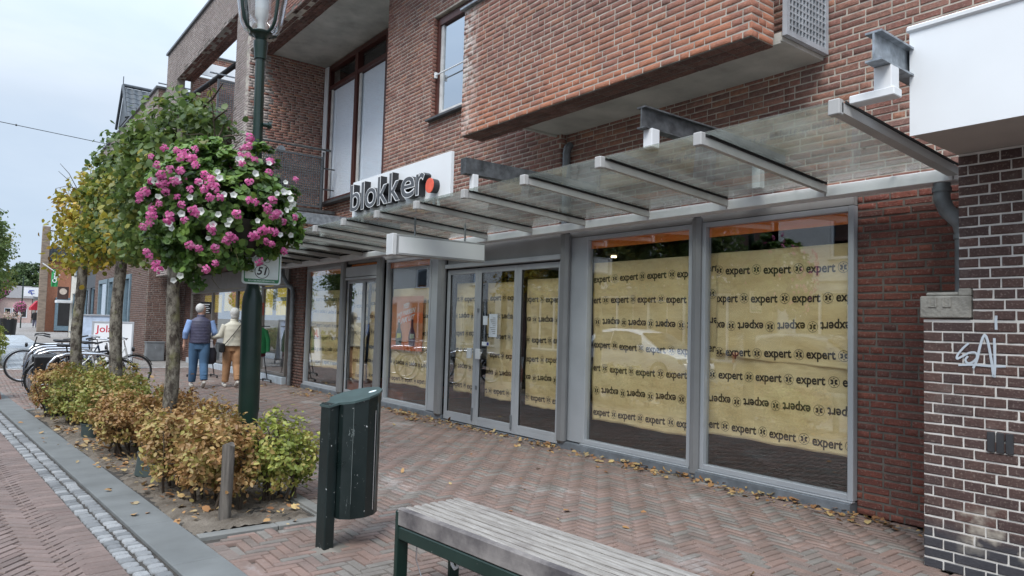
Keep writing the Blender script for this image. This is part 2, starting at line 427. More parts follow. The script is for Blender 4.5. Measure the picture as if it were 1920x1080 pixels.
def metalgreen():
    t = NT('dark_green_paint'); c = t.mix(t.rng(t.noise(5, 4), .35, .7, 0, 1), (.007, .022, .017), (.011, .031, .024))
    n = t.noise(30, 6, stretch=(1, 1, .15), rough=.8); c = t.mix(t.rng(n, .70, .74, 0, .5), c, (.30, .34, .32))
    n = t.noise(60, 2); c = t.mix(t.rng(n, .76, .79, 0, .6), c, (.45, .45, .42))
    t.bsdf(c, .33, 0, t.noise(12, 3), .08, .004, .5); return t.m
green = metalgreen()
black = pbr('black_plastic', (.012, .012, .013), .45, var=.2, bump=.05)
rubber = pbr('black_rubber', (.018, .018, .018), .8, var=.2, bump=.1)
chrome = pbr('polished_steel', (.62, .63, .65), .22, .9, var=.06, bump=.0)
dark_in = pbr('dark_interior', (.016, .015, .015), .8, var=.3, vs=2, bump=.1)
grey_in = pbr('interior_grey', (.20, .19, .18), .8, var=.2, vs=2, bump=.05)
orange = pbr('orange_band', (.90, .25, .04), .5, var=.12, vs=3, bump=.0, stretch=(1, .2, 4))
def glass(name, k, c0, tint=(.86, .9, .88), rough=0.):
    t = NT(name); fr = t.n('ShaderNodeFresnel'); t.l(t.rng(t.n('ShaderNodeNewGeometry').outputs['Backfacing'], 0, 1, 1.5, 1/1.5), fr.inputs[0])
    fac = t.math('MINIMUM', t.math('ADD', t.math('MULTIPLY', fr.outputs[0], k), c0), .95)
    tr = t.n('ShaderNodeBsdfTransparent'); tr.inputs[0].default_value = (*tint, 1)
    gl = t.n('ShaderNodeBsdfGlossy'); gl.inputs['Roughness'].default_value = rough; gl.inputs[0].default_value = (.95, .97, 1, 1)
    m = t.n('ShaderNodeMixShader'); t.l(fac, m.inputs[0]); t.l(tr.outputs[0], m.inputs[1]); t.l(gl.outputs[0], m.inputs[2]); t.l(m.outputs[0], t.out.inputs[0])
    return t.m
g_shop = glass('shop_glass', 1.5, .05, (.98, .985, .975))
g_up = pbr('coated_upper_glass', (.50, .54, .58), .02, 1, var=0, bump=0)
g_terr = glass('terrace_glass', .4, .03, (.97, .98, .99))
sky_refl = pbr('painted_sky_reflection', (.84, .88, .92), .9, var=.02, vs=1, bump=0)  # pale blue-white imitating sky mirrored in the tall window
railm = pbr('dark_railing_steel', (.11, .117, .125), .5, .3, var=.3, vs=18, bump=.1)
def canopyglass():
    t = NT('dirty_canopy_glass'); fr = t.n('ShaderNodeFresnel'); t.l(t.rng(t.n('ShaderNodeNewGeometry').outputs['Backfacing'], 0, 1, 1.5, 1/1.5), fr.inputs[0])
    tr = t.n('ShaderNodeBsdfTransparent'); tr.inputs[0].default_value = (.86, .89, .865, 1)
    gl = t.n('ShaderNodeBsdfGlossy'); gl.inputs['Roughness'].default_value = .03
    df = t.n('ShaderNodeBsdfTranslucent'); d2 = t.n('ShaderNodeBsdfDiffuse')
    n = t.noise(1.3, 6, rough=.65, stretch=(1, .55, 1)); c = t.ramp(n, [(.3, (.33, .34, .31)), (.55, (.58, .61, .58)), (.75, (.72, .75, .72))])
    t.l(c, df.inputs[0]); t.l(c, d2.inputs[0])
    m0 = t.n('ShaderNodeMixShader'); m0.inputs[0].default_value = .45; t.l(df.outputs[0], m0.inputs[1]); t.l(d2.outputs[0], m0.inputs[2])
    m1 = t.n('ShaderNodeMixShader'); t.l(t.rng(t.noise(2.3, 6, rough=.7), .35, .7, .05, .32), m1.inputs[0]); t.l(tr.outputs[0], m1.inputs[1]); t.l(m0.outputs[0], m1.inputs[2])
    m2 = t.n('ShaderNodeMixShader'); t.l(t.math('MULTIPLY', fr.outputs[0], .9), m2.inputs[0]); t.l(m1.outputs[0], m2.inputs[1]); t.l(gl.outputs[0], m2.inputs[2]); t.l(m2.outputs[0], t.out.inputs[0])
    return t.m
g_can = canopyglass()
def papermat():
    t = NT('brown_wrapping_paper'); n = t.noise(2.2, 5, stretch=(1, 1, 3)); c = t.mix(t.rng(n, .3, .7, 0, 1), (.82, .62, .32), (.92, .75, .44))
    p = t.bsdf(c, .75, 0, t.noise(4.5, 7, stretch=(1, 1, 2.2), rough=.5), .45, .05, .3); return t.m
paper = papermat()
ink = pbr('black_ink', (.05, .035, .02), .7, var=.1, bump=0)
ink_l = pbr('faint_ink', (.20, .15, .07), .7, var=.1, bump=0)
def leafmat(name, stops, trans=.3, rough=.5):
    t = NT(name); c = t.ramp(t.attr(), stops); n = t.noise(3, 2); c = t.mix(t.rng(n, .3, .7, 0, .35), c, (.02, .03, .01), 'MULTIPLY')
    p = t.bsdf(c, rough, 0, None); tl = t.n('ShaderNodeBsdfTranslucent'); t.l(c, tl.inputs[0]); m = t.n('ShaderNodeMixShader'); m.inputs[0].default_value = trans
    t.l(p.outputs[0], m.inputs[1]); t.l(tl.outputs[0], m.inputs[2]); t.l(m.outputs[0], t.out.inputs[0]); return t.m
G1, G2, G3, YL, YO, BR, BD, OR = (.06, .11, .03), (.105, .175, .05), (.17, .26, .06), (.46, .40, .05), (.58, .38, .06), (.30, .15, .05), (.16, .08, .035), (.50, .19, .04)
lf_green = leafmat('lime_leaves_green', [(0, G1), (.25, G2), (.5, (.15, .22, .06)), (.75, (.21, .29, .075)), (.88, (.32, .34, .08)), (1, YL)], .45, .42)
lf_mid = leafmat('lime_leaves_turning', [(0, G1), (.25, G2), (.45, (.19, .26, .07)), (.65, (.28, .30, .06)), (.85, YL), (1, YO)], .45, .42)
lf_yel = leafmat('lime_leaves_yellow', [(0, G2), (.2, (.15, .19, .03)), (.4, (.30, .28, .04)), (.65, YL), (.85, YO), (1, BR)])
lf_hb = leafmat('beech_leaves_brown', [(0, BD), (.15, BR), (.4, (.44, .25, .10)), (.6, (.54, .36, .15)), (.8, (.44, .39, .11)), (1, (.52, .47, .15))])
lf_hg = leafmat('beech_leaves_green', [(0, (.15, .20, .045)), (.3, (.28, .34, .07)), (.6, (.42, .45, .10)), (.8, (.50, .42, .13)), (1, (.28, .13, .045))])
lf_hm = leafmat('beech_leaves_mixed', [(0, BR), (.25, (.22, .23, .06)), (.5, (.30, .34, .075)), (.7, (.48, .37, .12)), (.85, (.44, .24, .08)), (1, (.42, .42, .10))])
lf_fl = leafmat('geranium_leaves', [(0, (.035, .075, .02)), (.35, (.075, .15, .03)), (.7, (.15, .27, .05)), (.9, (.24, .38, .07)), (1, (.16, .12, .05))])
lf_lit = leafmat('fallen_leaves', [(0, (.24, .11, .05)), (.3, (.42, .21, .08)), (.6, (.50, .30, .13)), (.8, (.58, .42, .18)), (1, (.40, .31, .18))], .1, .7)
pink = leafmat('pink_petals', [(0, (.72, .10, .36)), (.5, (.85, .18, .47)), (1, (.92, .38, .62))], .3)
wpet = leafmat('white_petals', [(0, (.75, .78, .70)), (1, (.85, .86, .82))], .3)
def bark(name, a, b):
    t = NT(name); n = t.noise(14, 6, stretch=(1, 1, .6), rough=.75); c = t.mix(t.rng(n, .42, .6, 0, 1), a, b)
    g = t.noise(5, 4); c = t.mix(t.rng(g, .58, .7, 0, .6), c, (.22, .22, .10)); t.bsdf(c, .95, 0, t.noise(45, 6, stretch=(1, 1, .35), rough=.7), .9, .012, .2); return t.m
bark_l = bark('lichened_lime_bark', (.06, .05, .042), (.26, .24, .20)); twig = pbr('twig_bark', (.07, .05, .035), .9, bump=.3)
def paver(name, stops, patch=True):
    t = NT(name); c = t.ramp(t.rnd(), stops); c = t.mix(t.rng(t.noise(3.2, 6, rough=.7), .42, .75, 0, .5), c, (.07, .062, .055))
    if patch:
        n = t.noise(1.1, 7, rough=.78, stretch=(1, .5, 1)); c = t.mix(t.rng(n, .56, .68, 0, .55), c, (.42, .41, .40))
    n = t.noise(50, 4); c = t.mix(t.rng(n, .55, .8, 0, .3), c, (.36, .32, .29)); t.bsdf(c, t.rng(t.noise(4, 3), .3, .7, .55, .9), 0, t.noise(60, 5), .4, .006, .35); return t.m
PAV = [(0, (.21, .148, .124)), (.2, (.245, .165, .138)), (.4, (.19, .142, .122)), (.52, (.185, .165, .148)), (.62, (.215, .197, .178)), (.72, (.20, .145, .125)), (.88, (.24, .17, .148)), (1, (.185, .15, .132))]
pv_r = paver('clinker_pavers', PAV)
pv_l = paver('red_road_pavers', [(0, (.155, .112, .10)), (.3, (.205, .15, .134)), (.6, (.175, .13, .116)), (1, (.23, .17, .152))], False)
pv_bed = pbr('sand_bed', (.05, .044, .038), .95, var=.3, vs=12, bump=.4)
pv_far = None
def farpave(name, col, ang=0, s=1.):
    t = NT(name); b = t.n('ShaderNodeTexBrick'); m = t.n('ShaderNodeMapping'); m.inputs['Rotation'].default_value = (0, 0, ang); m.inputs['Scale'].default_value = (4.6*s,)*3
    t.l(t.pos(), m.inputs[0]); t.l(m.outputs[0], b.inputs[0]); b.inputs['Scale'].default_value = 1; b.inputs['Mortar Size'].default_value = .02
    b.inputs['Brick Width'].default_value = 1; b.inputs['Row Height'].default_value = .33; b.inputs['Color1'].default_value = (*[c*.85 for c in col], 1); b.inputs['Color2'].default_value = (*[c*1.2 for c in col], 1); b.inputs['Mortar'].default_value = (.09, .08, .07, 1)
    c = t.mix(t.rng(t.noise(.8, 6), .4, .7, 0, .4), b.outputs[0], (.12, .11, .10)); t.bsdf(c, .85, 0, t.noise(30, 3), .2, .004, .3); return t.m
pv_far = farpave('street_clinker', (.24, .18, .16)); pv_grey = farpave('grey_paving', (.27, .25, .235)); pv_blue = farpave('light_blue_grey_paving', (.40, .44, .48), 0, .8)
granite = NT('granite_setts'); _c = granite.ramp(granite.rnd(), [(0, (.15, .155, .16)), (.5, (.23, .235, .24)), (1, (.32, .325, .33))]); _c = granite.mix(granite.rng(granite.noise(120, 3), .5, .7, 0, .5), _c, (.14, .15, .16)); granite.bsdf(_c, .8, 0, granite.noise(40, 4), .5, .01, .3); granite = granite.m
kerbm = pbr('dark_basalt_kerb', (.15, .158, .157), .82, var=.16, vs=3, bump=.4, bs=130, dist=.003, dirt=.2)
edgem = pbr('concrete_edging', (.19, .19, .18), .9, var=.25, vs=4, bump=.4, bs=80)
def soilmat():
    t = NT('dry_soil'); c = t.mix(t.rng(t.noise(6, 6), .35, .7, 0, 1), (.16, .135, .11), (.30, .26, .215)); c = t.mix(t.rng(t.noise(90, 4, rough=.7), .5, .75, 0, .6), c, (.08, .06, .045)); t.bsdf(c, .97, 0, t.noise(55, 7, rough=.75), .9, .03, .1); return t.m
soil = soilmat()
def woodmat():
    t = NT('weathered_slats'); n = t.noise(1, 5, stretch=(60, 2.2, 60), rough=.7); c = t.mix(t.rng(n, .3, .72, 0, 1), (.17, .152, .135), (.40, .38, .355))
    c = t.mix(t.rng(t.noise(3, 5, rough=.7), .5, .72, 0, .6), c, (.13, .11, .105)); t.bsdf(c, .85, 0, n, .5, .006, .25); return t.m
slat = woodmat()
def wornwood():
    t = NT('stained_front_board'); n = t.noise(3.3, 6, rough=.65); c = t.mix(t.rng(n, .35, .68, 0, 1), (.085, .077, .08), (.30, .275, .26)); t.bsdf(c, .85, 0, t.noise(1, 4, stretch=(60, 2.5, 60)), .3, .004, .2); return t.m
slat_f = wornwood()
stake_m = pbr('grey_stake_wood', (.13, .115, .10), .95, var=.5, vs=30, bump=1, bs=60, dist=.01, stretch=(1, 1, .12), dirt=.4)
bm_pil = brickmat('brick_brown_pilaster', [(0, (.15, .075, .06)), (.3, (.20, .10, .08)), (.6, (.13, .07, .06)), (1, (.24, .125, .10))])
skin = pbr('skin', (.55, .32, .24), .5, var=.08, bump=.0); hairw = pbr('white_hair', (.52, .51, .49), .8, var=.25, vs=60, bump=.6, bs=120)
roof_t = pbr('dark_roof_tiles', (.055, .065, .075), .5, var=.3, vs=8, bump=.3)
# ================================================================== GROUND (setting)
def sheet(name, x0, y0, x1, y1, z, m, th=None):
    b = MB(); b.add([(x0, y0, z), (x1, y0, z), (x1, y1, z), (x0, y1, z)], [(0, 1, 2, 3)]); return struct(b.build(name, m))
sheet('ground', -400, -200, 400, 900, -.16, pbr('distant_ground', (.16, .15, .13), .95, vs=.3))
KD = Vector((-.0642, 1, 0)).normalized(); KN = Vector((KD.y, -KD.x, 0))     # along the kerb, and towards the shops
def kx(y, o=0): return 1.39-.0642*(y-4.23)+o         # right edge of the basalt kerb
ST = thing('street_floor', 'x', 'x'); bpy.data.objects.remove(ST)
def quad(name, pts, z, m, lab=None):
    b = MB(); b.add([(p[0], p[1], z) for p in pts], [tuple(range(len(pts)))]); return struct(b.build(name, m))
side = quad('pavement', [(kx(-3, -.02), -3), (6.2, -3), (6.2, 22.4), (kx(22.4, -.02), 22.4)], -.02, pv_bed)
road = quad('road', [(-9.5, -3), (kx(-3, -.55), -3), (kx(22.4, -.55), 22.4), (-9.5, 22.4)], -.022, pv_bed)
quad('far_street', [(-9.5, 22.4), (9, 22.4), (9, 170), (-9.5, 170)], -.004, pv_grey)
quad('light_path', [(.95, 22.75), (2.55, 22.75), (3.1, 55), (1.5, 55)], .004, pv_blue)
b = MB(); b.box((-3, 22.38, -.02), (.82, 22.62, .004)); b.box((.82, 22.44, -.02), (5.9, 22.52, .006)); struct(b.build('white_line', pbr('white_stone_line', (.62, .63, .62), .8)))
quad('far_pavement_patch', [(-9.5, 22.4), (-9.4, 22.4), (-9.4, 23), (-9.5, 23)], .001, pv_grey)
# herringbone clinkers
def herring(ps, org, ang, nx, ny, W, inside, n=3, mi=0, z=0.):
    cu = Vector((math.cos(ang), math.sin(ang), 0)); cv = Vector((-math.sin(ang), math.cos(ang), 0)); rs = random.Random(5)
    for y in range(ny[0], ny[1]):
        for x in range(nx[0], nx[1]):
            d = (x-y) % (2*n)
            if d == 0: c = Vector(org)+cu*(x+n/2)*W+cv*(y+.5)*W; u, v = cu, cv
            elif d == 2*n-1: c = Vector(org)+cu*(x+.5)*W+cv*(y+n/2)*W; u, v = cv, -cu
            else: continue
            if not inside(c.x, c.y): continue
            c.z = z+rs.uniform(-.003, .0015); t = Z+Vector((rs.uniform(-.012, .012), rs.uniform(-.012, .012), 0))
            ps.add(c, u, v, t, n*W-.0085, W-.0085, mi)
def in_side(x, y):
    if y > 22.4 or y < -1.2 or x > 6.0 or x < kx(y, .085): return False
    if 5.1 < y < 13.3 and x < 2.36: return False
    if x > 5.1 and y < 2.05: return False
    return True
ps = Pieces('paver', side, [pv_r], PV, 300, .02, 19); herring(ps, (.2, -1.4, 0), 0, (0, 96), (0, 370), .0655, in_side)
for i in range(170):            # border course beside the kerb
    y = -1+i*.21*1.0
    if 5.0 < y < 13.3: continue
    if y > 22.2: break
    ps.add(Vector((kx(y, .055), y, -.001)), KD, -KN, Z, .204, .095)
ps.finish()
ps = Pieces('paver', road, [pv_l], PV, 300, .02, 14)
def in_road(x, y): return -1.6 < y < 22.3 and x < kx(y, -.69) and x > max(-2.6, -.6-.35*abs(y-5))
herring(ps, (0, 0, 0), R(45)+math.atan(.0642), (-60, 260), (-60, 330), .0693, in_road)
for i in range(210):
    y = -1.5+i*.105; ps.add(Vector((kx(y, -.625), y, -.001)), KN, KD, Z, .2, .1)
ps.finish()
gutter = quad('gutter_strip', [(kx(-3, -.525), -3), (kx(-3, -.3), -3), (kx(22.4, -.3), 22.4), (kx(22.4, -.525), 22.4)], -.017, pv_bed)
def sett(i):
    rs = np.random.RandomState(i+70); k = 10; V = []
    for (s, z) in ((.5, -1.6), (.5, -.35), (.42, 0), (0, .12)):
        for a in range(k if s else 1):
            t = 2*math.pi*a/k; q = 4.5
            r = (abs(math.cos(t))**q+abs(math.sin(t))**q)**(-1/q)
            V.append((s*r*math.cos(t)*(1+rs.uniform(-.07, .07)), s*r*math.sin(t)*(1+rs.uniform(-.07, .07)), z+rs.uniform(-.1, .1)))
    F = [(j*k+a, j*k+(a+1) % k, (j+1)*k+(a+1) % k, (j+1)*k+a) for j in range(2) for a in range(k)]+[(2*k+a, 2*k+(a+1) % k, 3*k, 3*k) for a in range(k)]
    return np.array(V), F
def settq(i):
    V, F = sett(i); F2 = [f if f[2] != f[3] else (f[0], f[1], f[2], f[2]) for f in F]
    n = len(V)-1; k = 10; V = np.vstack([V, V[n]+np.array([.001, 0, 0])]); F2 = [f if f[2] != f[3] else (f[0], f[1], n+1, n) for f in F2]; return V, np.array(F2)
ps = Pieces('sett', gutter, [granite], [settq(i) for i in range(7)], 300, .016, 17); rs = random.Random(3)
for r_ in (0, 1):
    y = -1.2+r_*.05
    while y < 22.2:
        l = rs.uniform(.075, .108); ps.add(Vector((kx(y, -.475+r_*.107+rs.uniform(-.006, .006)), y+l/2, -.002)), KN, KD, Z+Vector((rs.uniform(-.05, .05), rs.uniform(-.05, .05), 0)), rs.uniform(.082, .096), l-.013); y += l
ps.finish()
kerb = quad('kerb', [(kx(-3, -.3), -3), (kx(-3, .0), -3), (kx(22.4, .0), 22.4), (kx(22.4, -.3), 22.4)], -.016, pv_bed)
y = -1.35; i = 0
while y < 22.2:
    b = MB(); T = Matrix(((KN.x, KD.x, 0, kx(y, -.15)), (KN.y, KD.y, 0, y), (0, 0, 1, 0), (0, 0, 0, 1)))
    b.bbox((-.147, 0, -.12), (.147, .996, .008+random.uniform(-.001, .001)), .004, T); b.build('kerb_stone', kerbm, kerb); y += 1.0*KD.y
# planting bed
bed = MB(); nx_, ny_ = 34, 260; g = []
for j in range(ny_+1):
    yy = 5.22+(13.1-5.22)*j/ny_; xl, xr = kx(yy, .0), 2.25
    for i in range(nx_+1):
        xx = xl+(xr-xl)*i/nx_; e = min(1, min(i, nx_-i)/3)
        h = -.03+e*(.03+.022*math.sin(xx*7+yy*2.3)*math.sin(yy*3.1)+RS.uniform(-.010, .014)); g.append((xx, yy, h))
bed.add(g, [(j*(nx_+1)+i, j*(nx_+1)+i+1, (j+1)*(nx_+1)+i+1, (j+1)*(nx_+1)+i) for j in range(ny_) for i in range(nx_)])
soilo = struct(bed.build('planting_bed', soil)); shade(soilo.data, 80)
edge = MB(); edge.box((2.235, 5.2, -.1), (2.25, 13.1, -.01)); edge = struct(edge.build('bed_edging', edgem))
y = 5.2
while y < 13.0:
    b = MB(); b.bbox((2.252, y, -.1), (2.345, y+.99, .012), .005); b.build('edging_stone', edgem, edge); y += 1
for (a, c) in ((kx(5.15)+.01, 1.88), (1.885, 2.345)):
    b = MB(); b.bbox((a, 5.1, -.1), (c, 5.198, .010), .005); b.build('edging_stone', edgem, edge)
b = MB(); b.bbox((kx(13.1)+.005, 13.11, -.1), (2.345, 13.2, .012), .005); b.build('edging_stone', edgem, edge)
# second bed further down the street
b = MB(); b.box((.0, 23.1, -.02), (.88, 60, .03)); struct(b.build('planting_bed', soil))
b = MB(); b.box((.885, 23.0, -.02), (.98, 60, .05)); struct(b.build('bed_edging', edgem))

# ================================================================== MODERN BRICK BUILDING
BLD = thing('brick_apartment_building', 'modern red-brown brick apartment block with balconies above the papered shop windows', 'building', (6.05, 9, 0))
mor = MB(); mor_d = MB(); mor_g = MB()
P_ = Pieces('brick', BLD, [bm_up, bm_bal, bm_red, bm_gr, bm_pil], HI, 300, .016, 13)
mY = -Y
# lower right pier and upper right wall (X = 6.05, looking at the street)
brickface(P_, mor_d, (6.05, 2.96, 0), mY, Z, -X, 1.5, 2.72, (), 2, seed=4, joint=.0155)
brickface(P_, mor, (6.05, 6.74, 2.8), mY, Z, -X, 8.7, 5.9, ((-.1, 1.19, 3.5, 1.3),) and (), 0, seed=5)
# left wall with the small window
WH = (11.66-10.02, 4.88-2.78, 11.66-8.4, 6.62-2.78)
brickface(P_, mor, (5.95, 11.66, 2.78), mY, Z, -X, 11.66-6.745, 5.9, (WH,), 0, seed=6)
bricks(P_, (5.957, 6.74, 2.78), X, Z, -Y, .09, 5.9, mi=0, seed=7, L=.2)
bricks(P_, (6.07, 10.02, 4.88), mY, Z, -Y, .0, 1.7)
bricks(P_, (5.955, 10.01, 4.88), X, Z, -Y, .1, 1.74, mi=0, L=.2, bond='run', seed=8)
core(mor, (5.955, 11.67, 2.78), X, Z, Y, .1, 5.9, (), .01)
# recessed wall behind the tall window, wall across it, soffit above
TW = (16.79-16.55, 4.38-2.78, 16.79-12.0, 7.80-2.78)
brickface(P_, mor, (6.9, 16.79, 2.78), mY, Z, -X, 5.1, 5.2, (TW,), 0, seed=9)
brickface(P_, mor, (5.0, 16.8, 2.78), X, Z, -Y, 1.89, 5.9, (), 3, seed=10, mf=lambda a, y, r: 3 if a < .4 and r.random() < .8 else 0)
brickface(P_, mor_g, (5.0, 17.95, 5.0), mY, Z, -X, 1.14, 5.4, (), 3, seed=11)
# street frame: beam, leg, parapets
brickface(P_, mor_g, (5.0, 25.9, 9.13), mY, Z, -X, 7.94, 1.2, (), 3, seed=12)
brickface(P_, mor_g, (5.0, 25.9, 2.8), mY, Z, -X, 1.5, 6.32, (), 3, seed=13)
brickface(P_, mor, (5.0, 16.79, 7.83), mY, Z, -X, 8.0, 2.5, (), 0, seed=14, mf=lambda a, y, r: 3 if a < 1 else 0)
core(mor, (5.0, 16.8, 7.84), X, Z, -Y, .02, .02)
for (a, c) in ((9.2, 16.79), (17.96, 24.35)):       # brick undersides of the beams
    zz = 7.83 if c < 17 else 9.13
    bricks(P_, (5.50, c, zz), mY, -X, -Z, c-a, .5, mi=4, bond='run', course=.1, L=.22, seed=15, joint=.009); core(mor_d, (5.50, c, zz+.002), mY, -X, -Z, c-a, .5, (), .12)
brickface(P_, mor, (5.0, 24.4, 4.9), mY, Z, -X, 6.44, .78, (), 3, seed=16)
brickface(P_, mor, (5.45, 24.3, 7), X, Z, -Y, 3.5, 2.35, (), 0, seed=17)
brickface(P_, mor, (5.45, 24.3, 9.86), X, Z, -Y, 3.5, .22, (), 0, seed=18)
# pilasters between the shops
brickface(P_, mor_d, (5.95, 16.1, 0), mY, Z, -X, .88, 2.74, (), 4, seed=19)
bricks(P_, (5.955, 15.215, 0), X, Z, -Y, .1, 2.7, mi=4, L=.2, seed=20)
brickface(P_, mor_d, (5.95, 25.98, 0), mY, Z, -X, 1.0, 2.74, (), 4, seed=21)
# balcony parapet: front, underside, near end return
brickface(P_, mor, (5.0, 7.64, 3.95), mY, Z, -X, 4.31, 1.68, (), 1, thick=.33, seed=22)
bricks(P_, (5.005, 3.325, 3.95), X, Z, -Y, .33, 1.68, mi=1, L=.22, seed=23)
bricks(P_, (5.34, 7.62, 3.938), mY, -X, -Z, 4.28, .11, mi=4, bond='run', course=.11, seed=24, joint=.009)
bricks(P_, (5.23, 7.62, 3.938), mY, -X, -Z, 4.28, .11, mi=4, bond='run', course=.11, seed=25, joint=.009)
bricks(P_, (5.12, 7.62, 3.938), mY, -X, -Z, 4.28, .11, mi=4, bond='run', course=.11, seed=26, joint=.009)
mor_d.box((5.012, 3.34, 3.942), (5.33, 7.62, 3.949))
P_.finish()
mor.build('wall', mo_l, BLD); mor_d.build('wall', mo_d, BLD); mor_g.build('wall', mo_g, BLD)
b = MB(); b.bbox((4.95, 3.28, 5.632), (5.39, 7.68, 5.665), .004); b.build('coping', galv, BLD)
b = MB(); b.box((5.352, 3.27, 3.985), (6.04, 6.8, 4.06)); b.box((5.352, 3.28, 3.965), (5.372, 6.79, 3.984)); b.box((5.38, 6.8, 3.96), (5.94, 6.84, 4.2)); b.build('balcony_soffit', conc, BLD)
b = MB(); b.box((5.51, 9.2, 7.86), (6.93, 16.78, 8.1)); b.build('soffit', conc, BLD)
b = MB(); b.box((5.0+.02, 6.75, 8.68), (8, 16.7, 8.8)); b.build('roof', conc2, BLD)
b = MB(); b.box((4.94, 16.5, 10.335), (5.35, 25.95, 10.4)); b.box((4.96, 18.0, 5.7), (5.3, 24.3, 5.74)); b.box((4.97, 17.96, 5.705), (5.2, 17.975, 5.73)); b.box((5.3, 24.26, 10.09), (9, 24.4, 10.13)); b.build('roof_coping', pbr('dark_coping', (.13, .14, .15), .5), BLD)
b = MB(); b.box((5.7, 24.22, 9.41), (8.9, 24.28, 9.83)); b.build('fascia_board', whitesign, BLD)
brickface(MBP := Pieces('rear_brick', BLD, [bm_up], HI, 0, .016, 5), mr := MB(), (6.95, 24.2, 2.8), mY, Z, -X, 7.3, 5.0, ((1, .2, 3, 1.3), (4, .2, 6, 1.3), (1, 2.0, 3, 3.6), (4, 2.0, 6.5, 3.6)), 0, seed=40); MBP.finish(); mr.build('rear_wall', mo_l, BLD)
m = MB(); m.box((7.1, 16.9, 2.8), (7.12, 24.2, 7.7)); m.build('dark_room', dark_in, BLD)
# terrace floors
b = MB(); b.box((5.02, 11.7, 2.86), (6.88, 16.78, 2.95)); b.build('terrace_floor', conc2, BLD)
b = MB(); b.box((5.02, 17.2, 2.84), (9, 24.2, 2.96)); b.box((5.3, 17.96, 4.2), (9, 24.2, 4.4)); b.box((5.3, 17.96, 6.55), (9, 24.2, 6.75)); b.build('balcony_floor', pbr('dark_floor_edge', (.10, .05, .04), .7), BLD)
# grille end of the balcony
def grille(parent, o, u, v, U, V, nu, nv, mt, fr=.045, bar=.012, dep=.03, name='grille'):
    n = Vector(u).cross(Vector(v)); m = MB(); T = frameT(o, u, v, n)
    for k in range(1, nu): x = fr+(U-2*fr)*k/nu; m.box((x-bar/2, fr, -dep/2), (x+bar/2, V-fr, dep/2), T)
    for k in range(1, nv): y = fr+(V-2*fr)*k/nv; m.box((fr, y-bar/2, -dep/2+.001), (U-fr, y+bar/2, dep/2-.001), T)
    m.build(name, mt, parent); f = MB()
    f.box((0, 0, -dep*.7), (U, fr, dep*.7), T); f.box((0, V-fr, -dep*.7), (U, V, dep*.7), T); f.box((0, fr, -dep*.7), (fr, V-fr, dep*.7), T); f.box((U-fr, fr, -dep*.7), (U, V-fr, dep*.7), T)
    f.build(name+'_frame', mt, parent)
grille(BLD, (5.345, 3.235, 4.02), X, Z, .68, 1.3, 11, 21, pbr('light_galvanised', (.42, .45, .48), .5, .3, var=.2, bump=.1), bar=.014)
# ---- tall redwood window, glass at X = 6.9
tw = MB().box((6.86, 16.48, 4.38), (6.98, 16.55, 7.79)).build('tall_window', wood_r, BLD)
m = MB()
for yy in (14.93, 13.42, 12.1): m.box((6.84, yy-.07, 4.46), (6.98, yy+.07, 7.7))
m.box((6.845, 12.0, 7.70), (6.98, 16.48, 7.79)); m.box((6.845, 12.0, 4.38), (6.98, 16.48, 4.46)); m.box((6.85, 12.1, 7.2), (6.97, 16.48, 7.29)); m.build('frame', wood_r, tw)
m = MB(); m.box((6.87, 16.3, 4.47), (6.9, 16.36, 7.18)); m.build('bead', MATS.get('pale_bead') or pbr('pale_bead', (.55, .53, .50), .4), tw); m = MB(); m.box((6.87, 14.86-.15, 4.47), (6.9, 14.8, 7.18)); m.build('bead', pbr('pale_bead', (.55, .53, .50), .4), tw)
m = MB(); m.box((6.70, 12.0, 4.30), (6.88, 16.6, 4.36)); m.build('sill', pbr('dark_sill', (.06, .065, .07), .5), tw)
for (a, c) in ((12.18, 13.34), (13.5, 14.85), (15.01, 16.47)):
    for (p, q) in ((4.47, 7.19), (7.3, 7.69)): MB().box((6.92, a, p), (6.926, c, q)).build('pane', g_terr, tw)
for (a, c) in ((12.2, 13.32), (13.52, 14.83), (15.03, 16.45)): MB().box((6.935, a, 4.47), (6.94, c, 7.18)).build('sky_reflection_sheet', sky_refl, tw)  # added sheets behind the panes, standing in for reflected sky
MB().box((6.84, 16.56, 4.4), (6.89, 16.76, 7.82)).build('side_panel', whitesign, BLD)
m = MB(); m.box((7.6, 11.9, 4.3), (7.62, 16.7, 7.9)); m.box((6.99, 11.9, 7.8), (7.6, 16.7, 7.82)); m.box((6.99, 16.6, 4.3), (7.6, 16.62, 7.8)); m.box((6.99, 11.9, 4.3), (7.6, 11.92, 7.8)); m.build('room_behind_window', dark_in, BLD)
# ---- small window
sw = MB().box((6.02, 9.93, 4.9), (6.12, 10.02, 6.6)).build('small_window', wood_r, BLD)
m = MB(); m.box((6.02, 8.42, 4.88), (6.12, 9.93, 4.97)); m.box((6.02, 8.42, 6.48), (6.12, 9.93, 6.60)); m.box((6.02, 8.4, 4.97), (6.12, 8.5, 6.48)); m.build('frame', wood_r, sw)
m = MB(); m.box((6.05, 9.86, 4.975), (6.09, 9.93, 6.475)); m.box((6.05, 8.5, 4.975), (6.09, 9.86, 5.02)); m.build('sash', pbr('white_sash', (.6, .6, .59), .4), sw)
MB().box((6.075, 8.5, 5.02), (6.081, 9.86, 6.475)).build('pane', g_up, sw)
m = MB(); m.bbox((5.86, 8.4, 4.84), (6.02, 10.06, 4.876), .004); m.build('sill', pbr('dark_sill', (.06, .065, .07), .5), sw)
m = MB(); m.tube([(5.975, 9.93, 5.62), (5.975, 8.3, 5.62)], .012); m.bbox((5.955, 9.925, 5.57), (6.0, 9.965, 5.67), .004); m.build('safety_bar', white, sw)
MB().box((6.5, 8.2, 4.7), (6.52, 10.3, 6.9)).build('room_behind_window', dark_in, BLD)
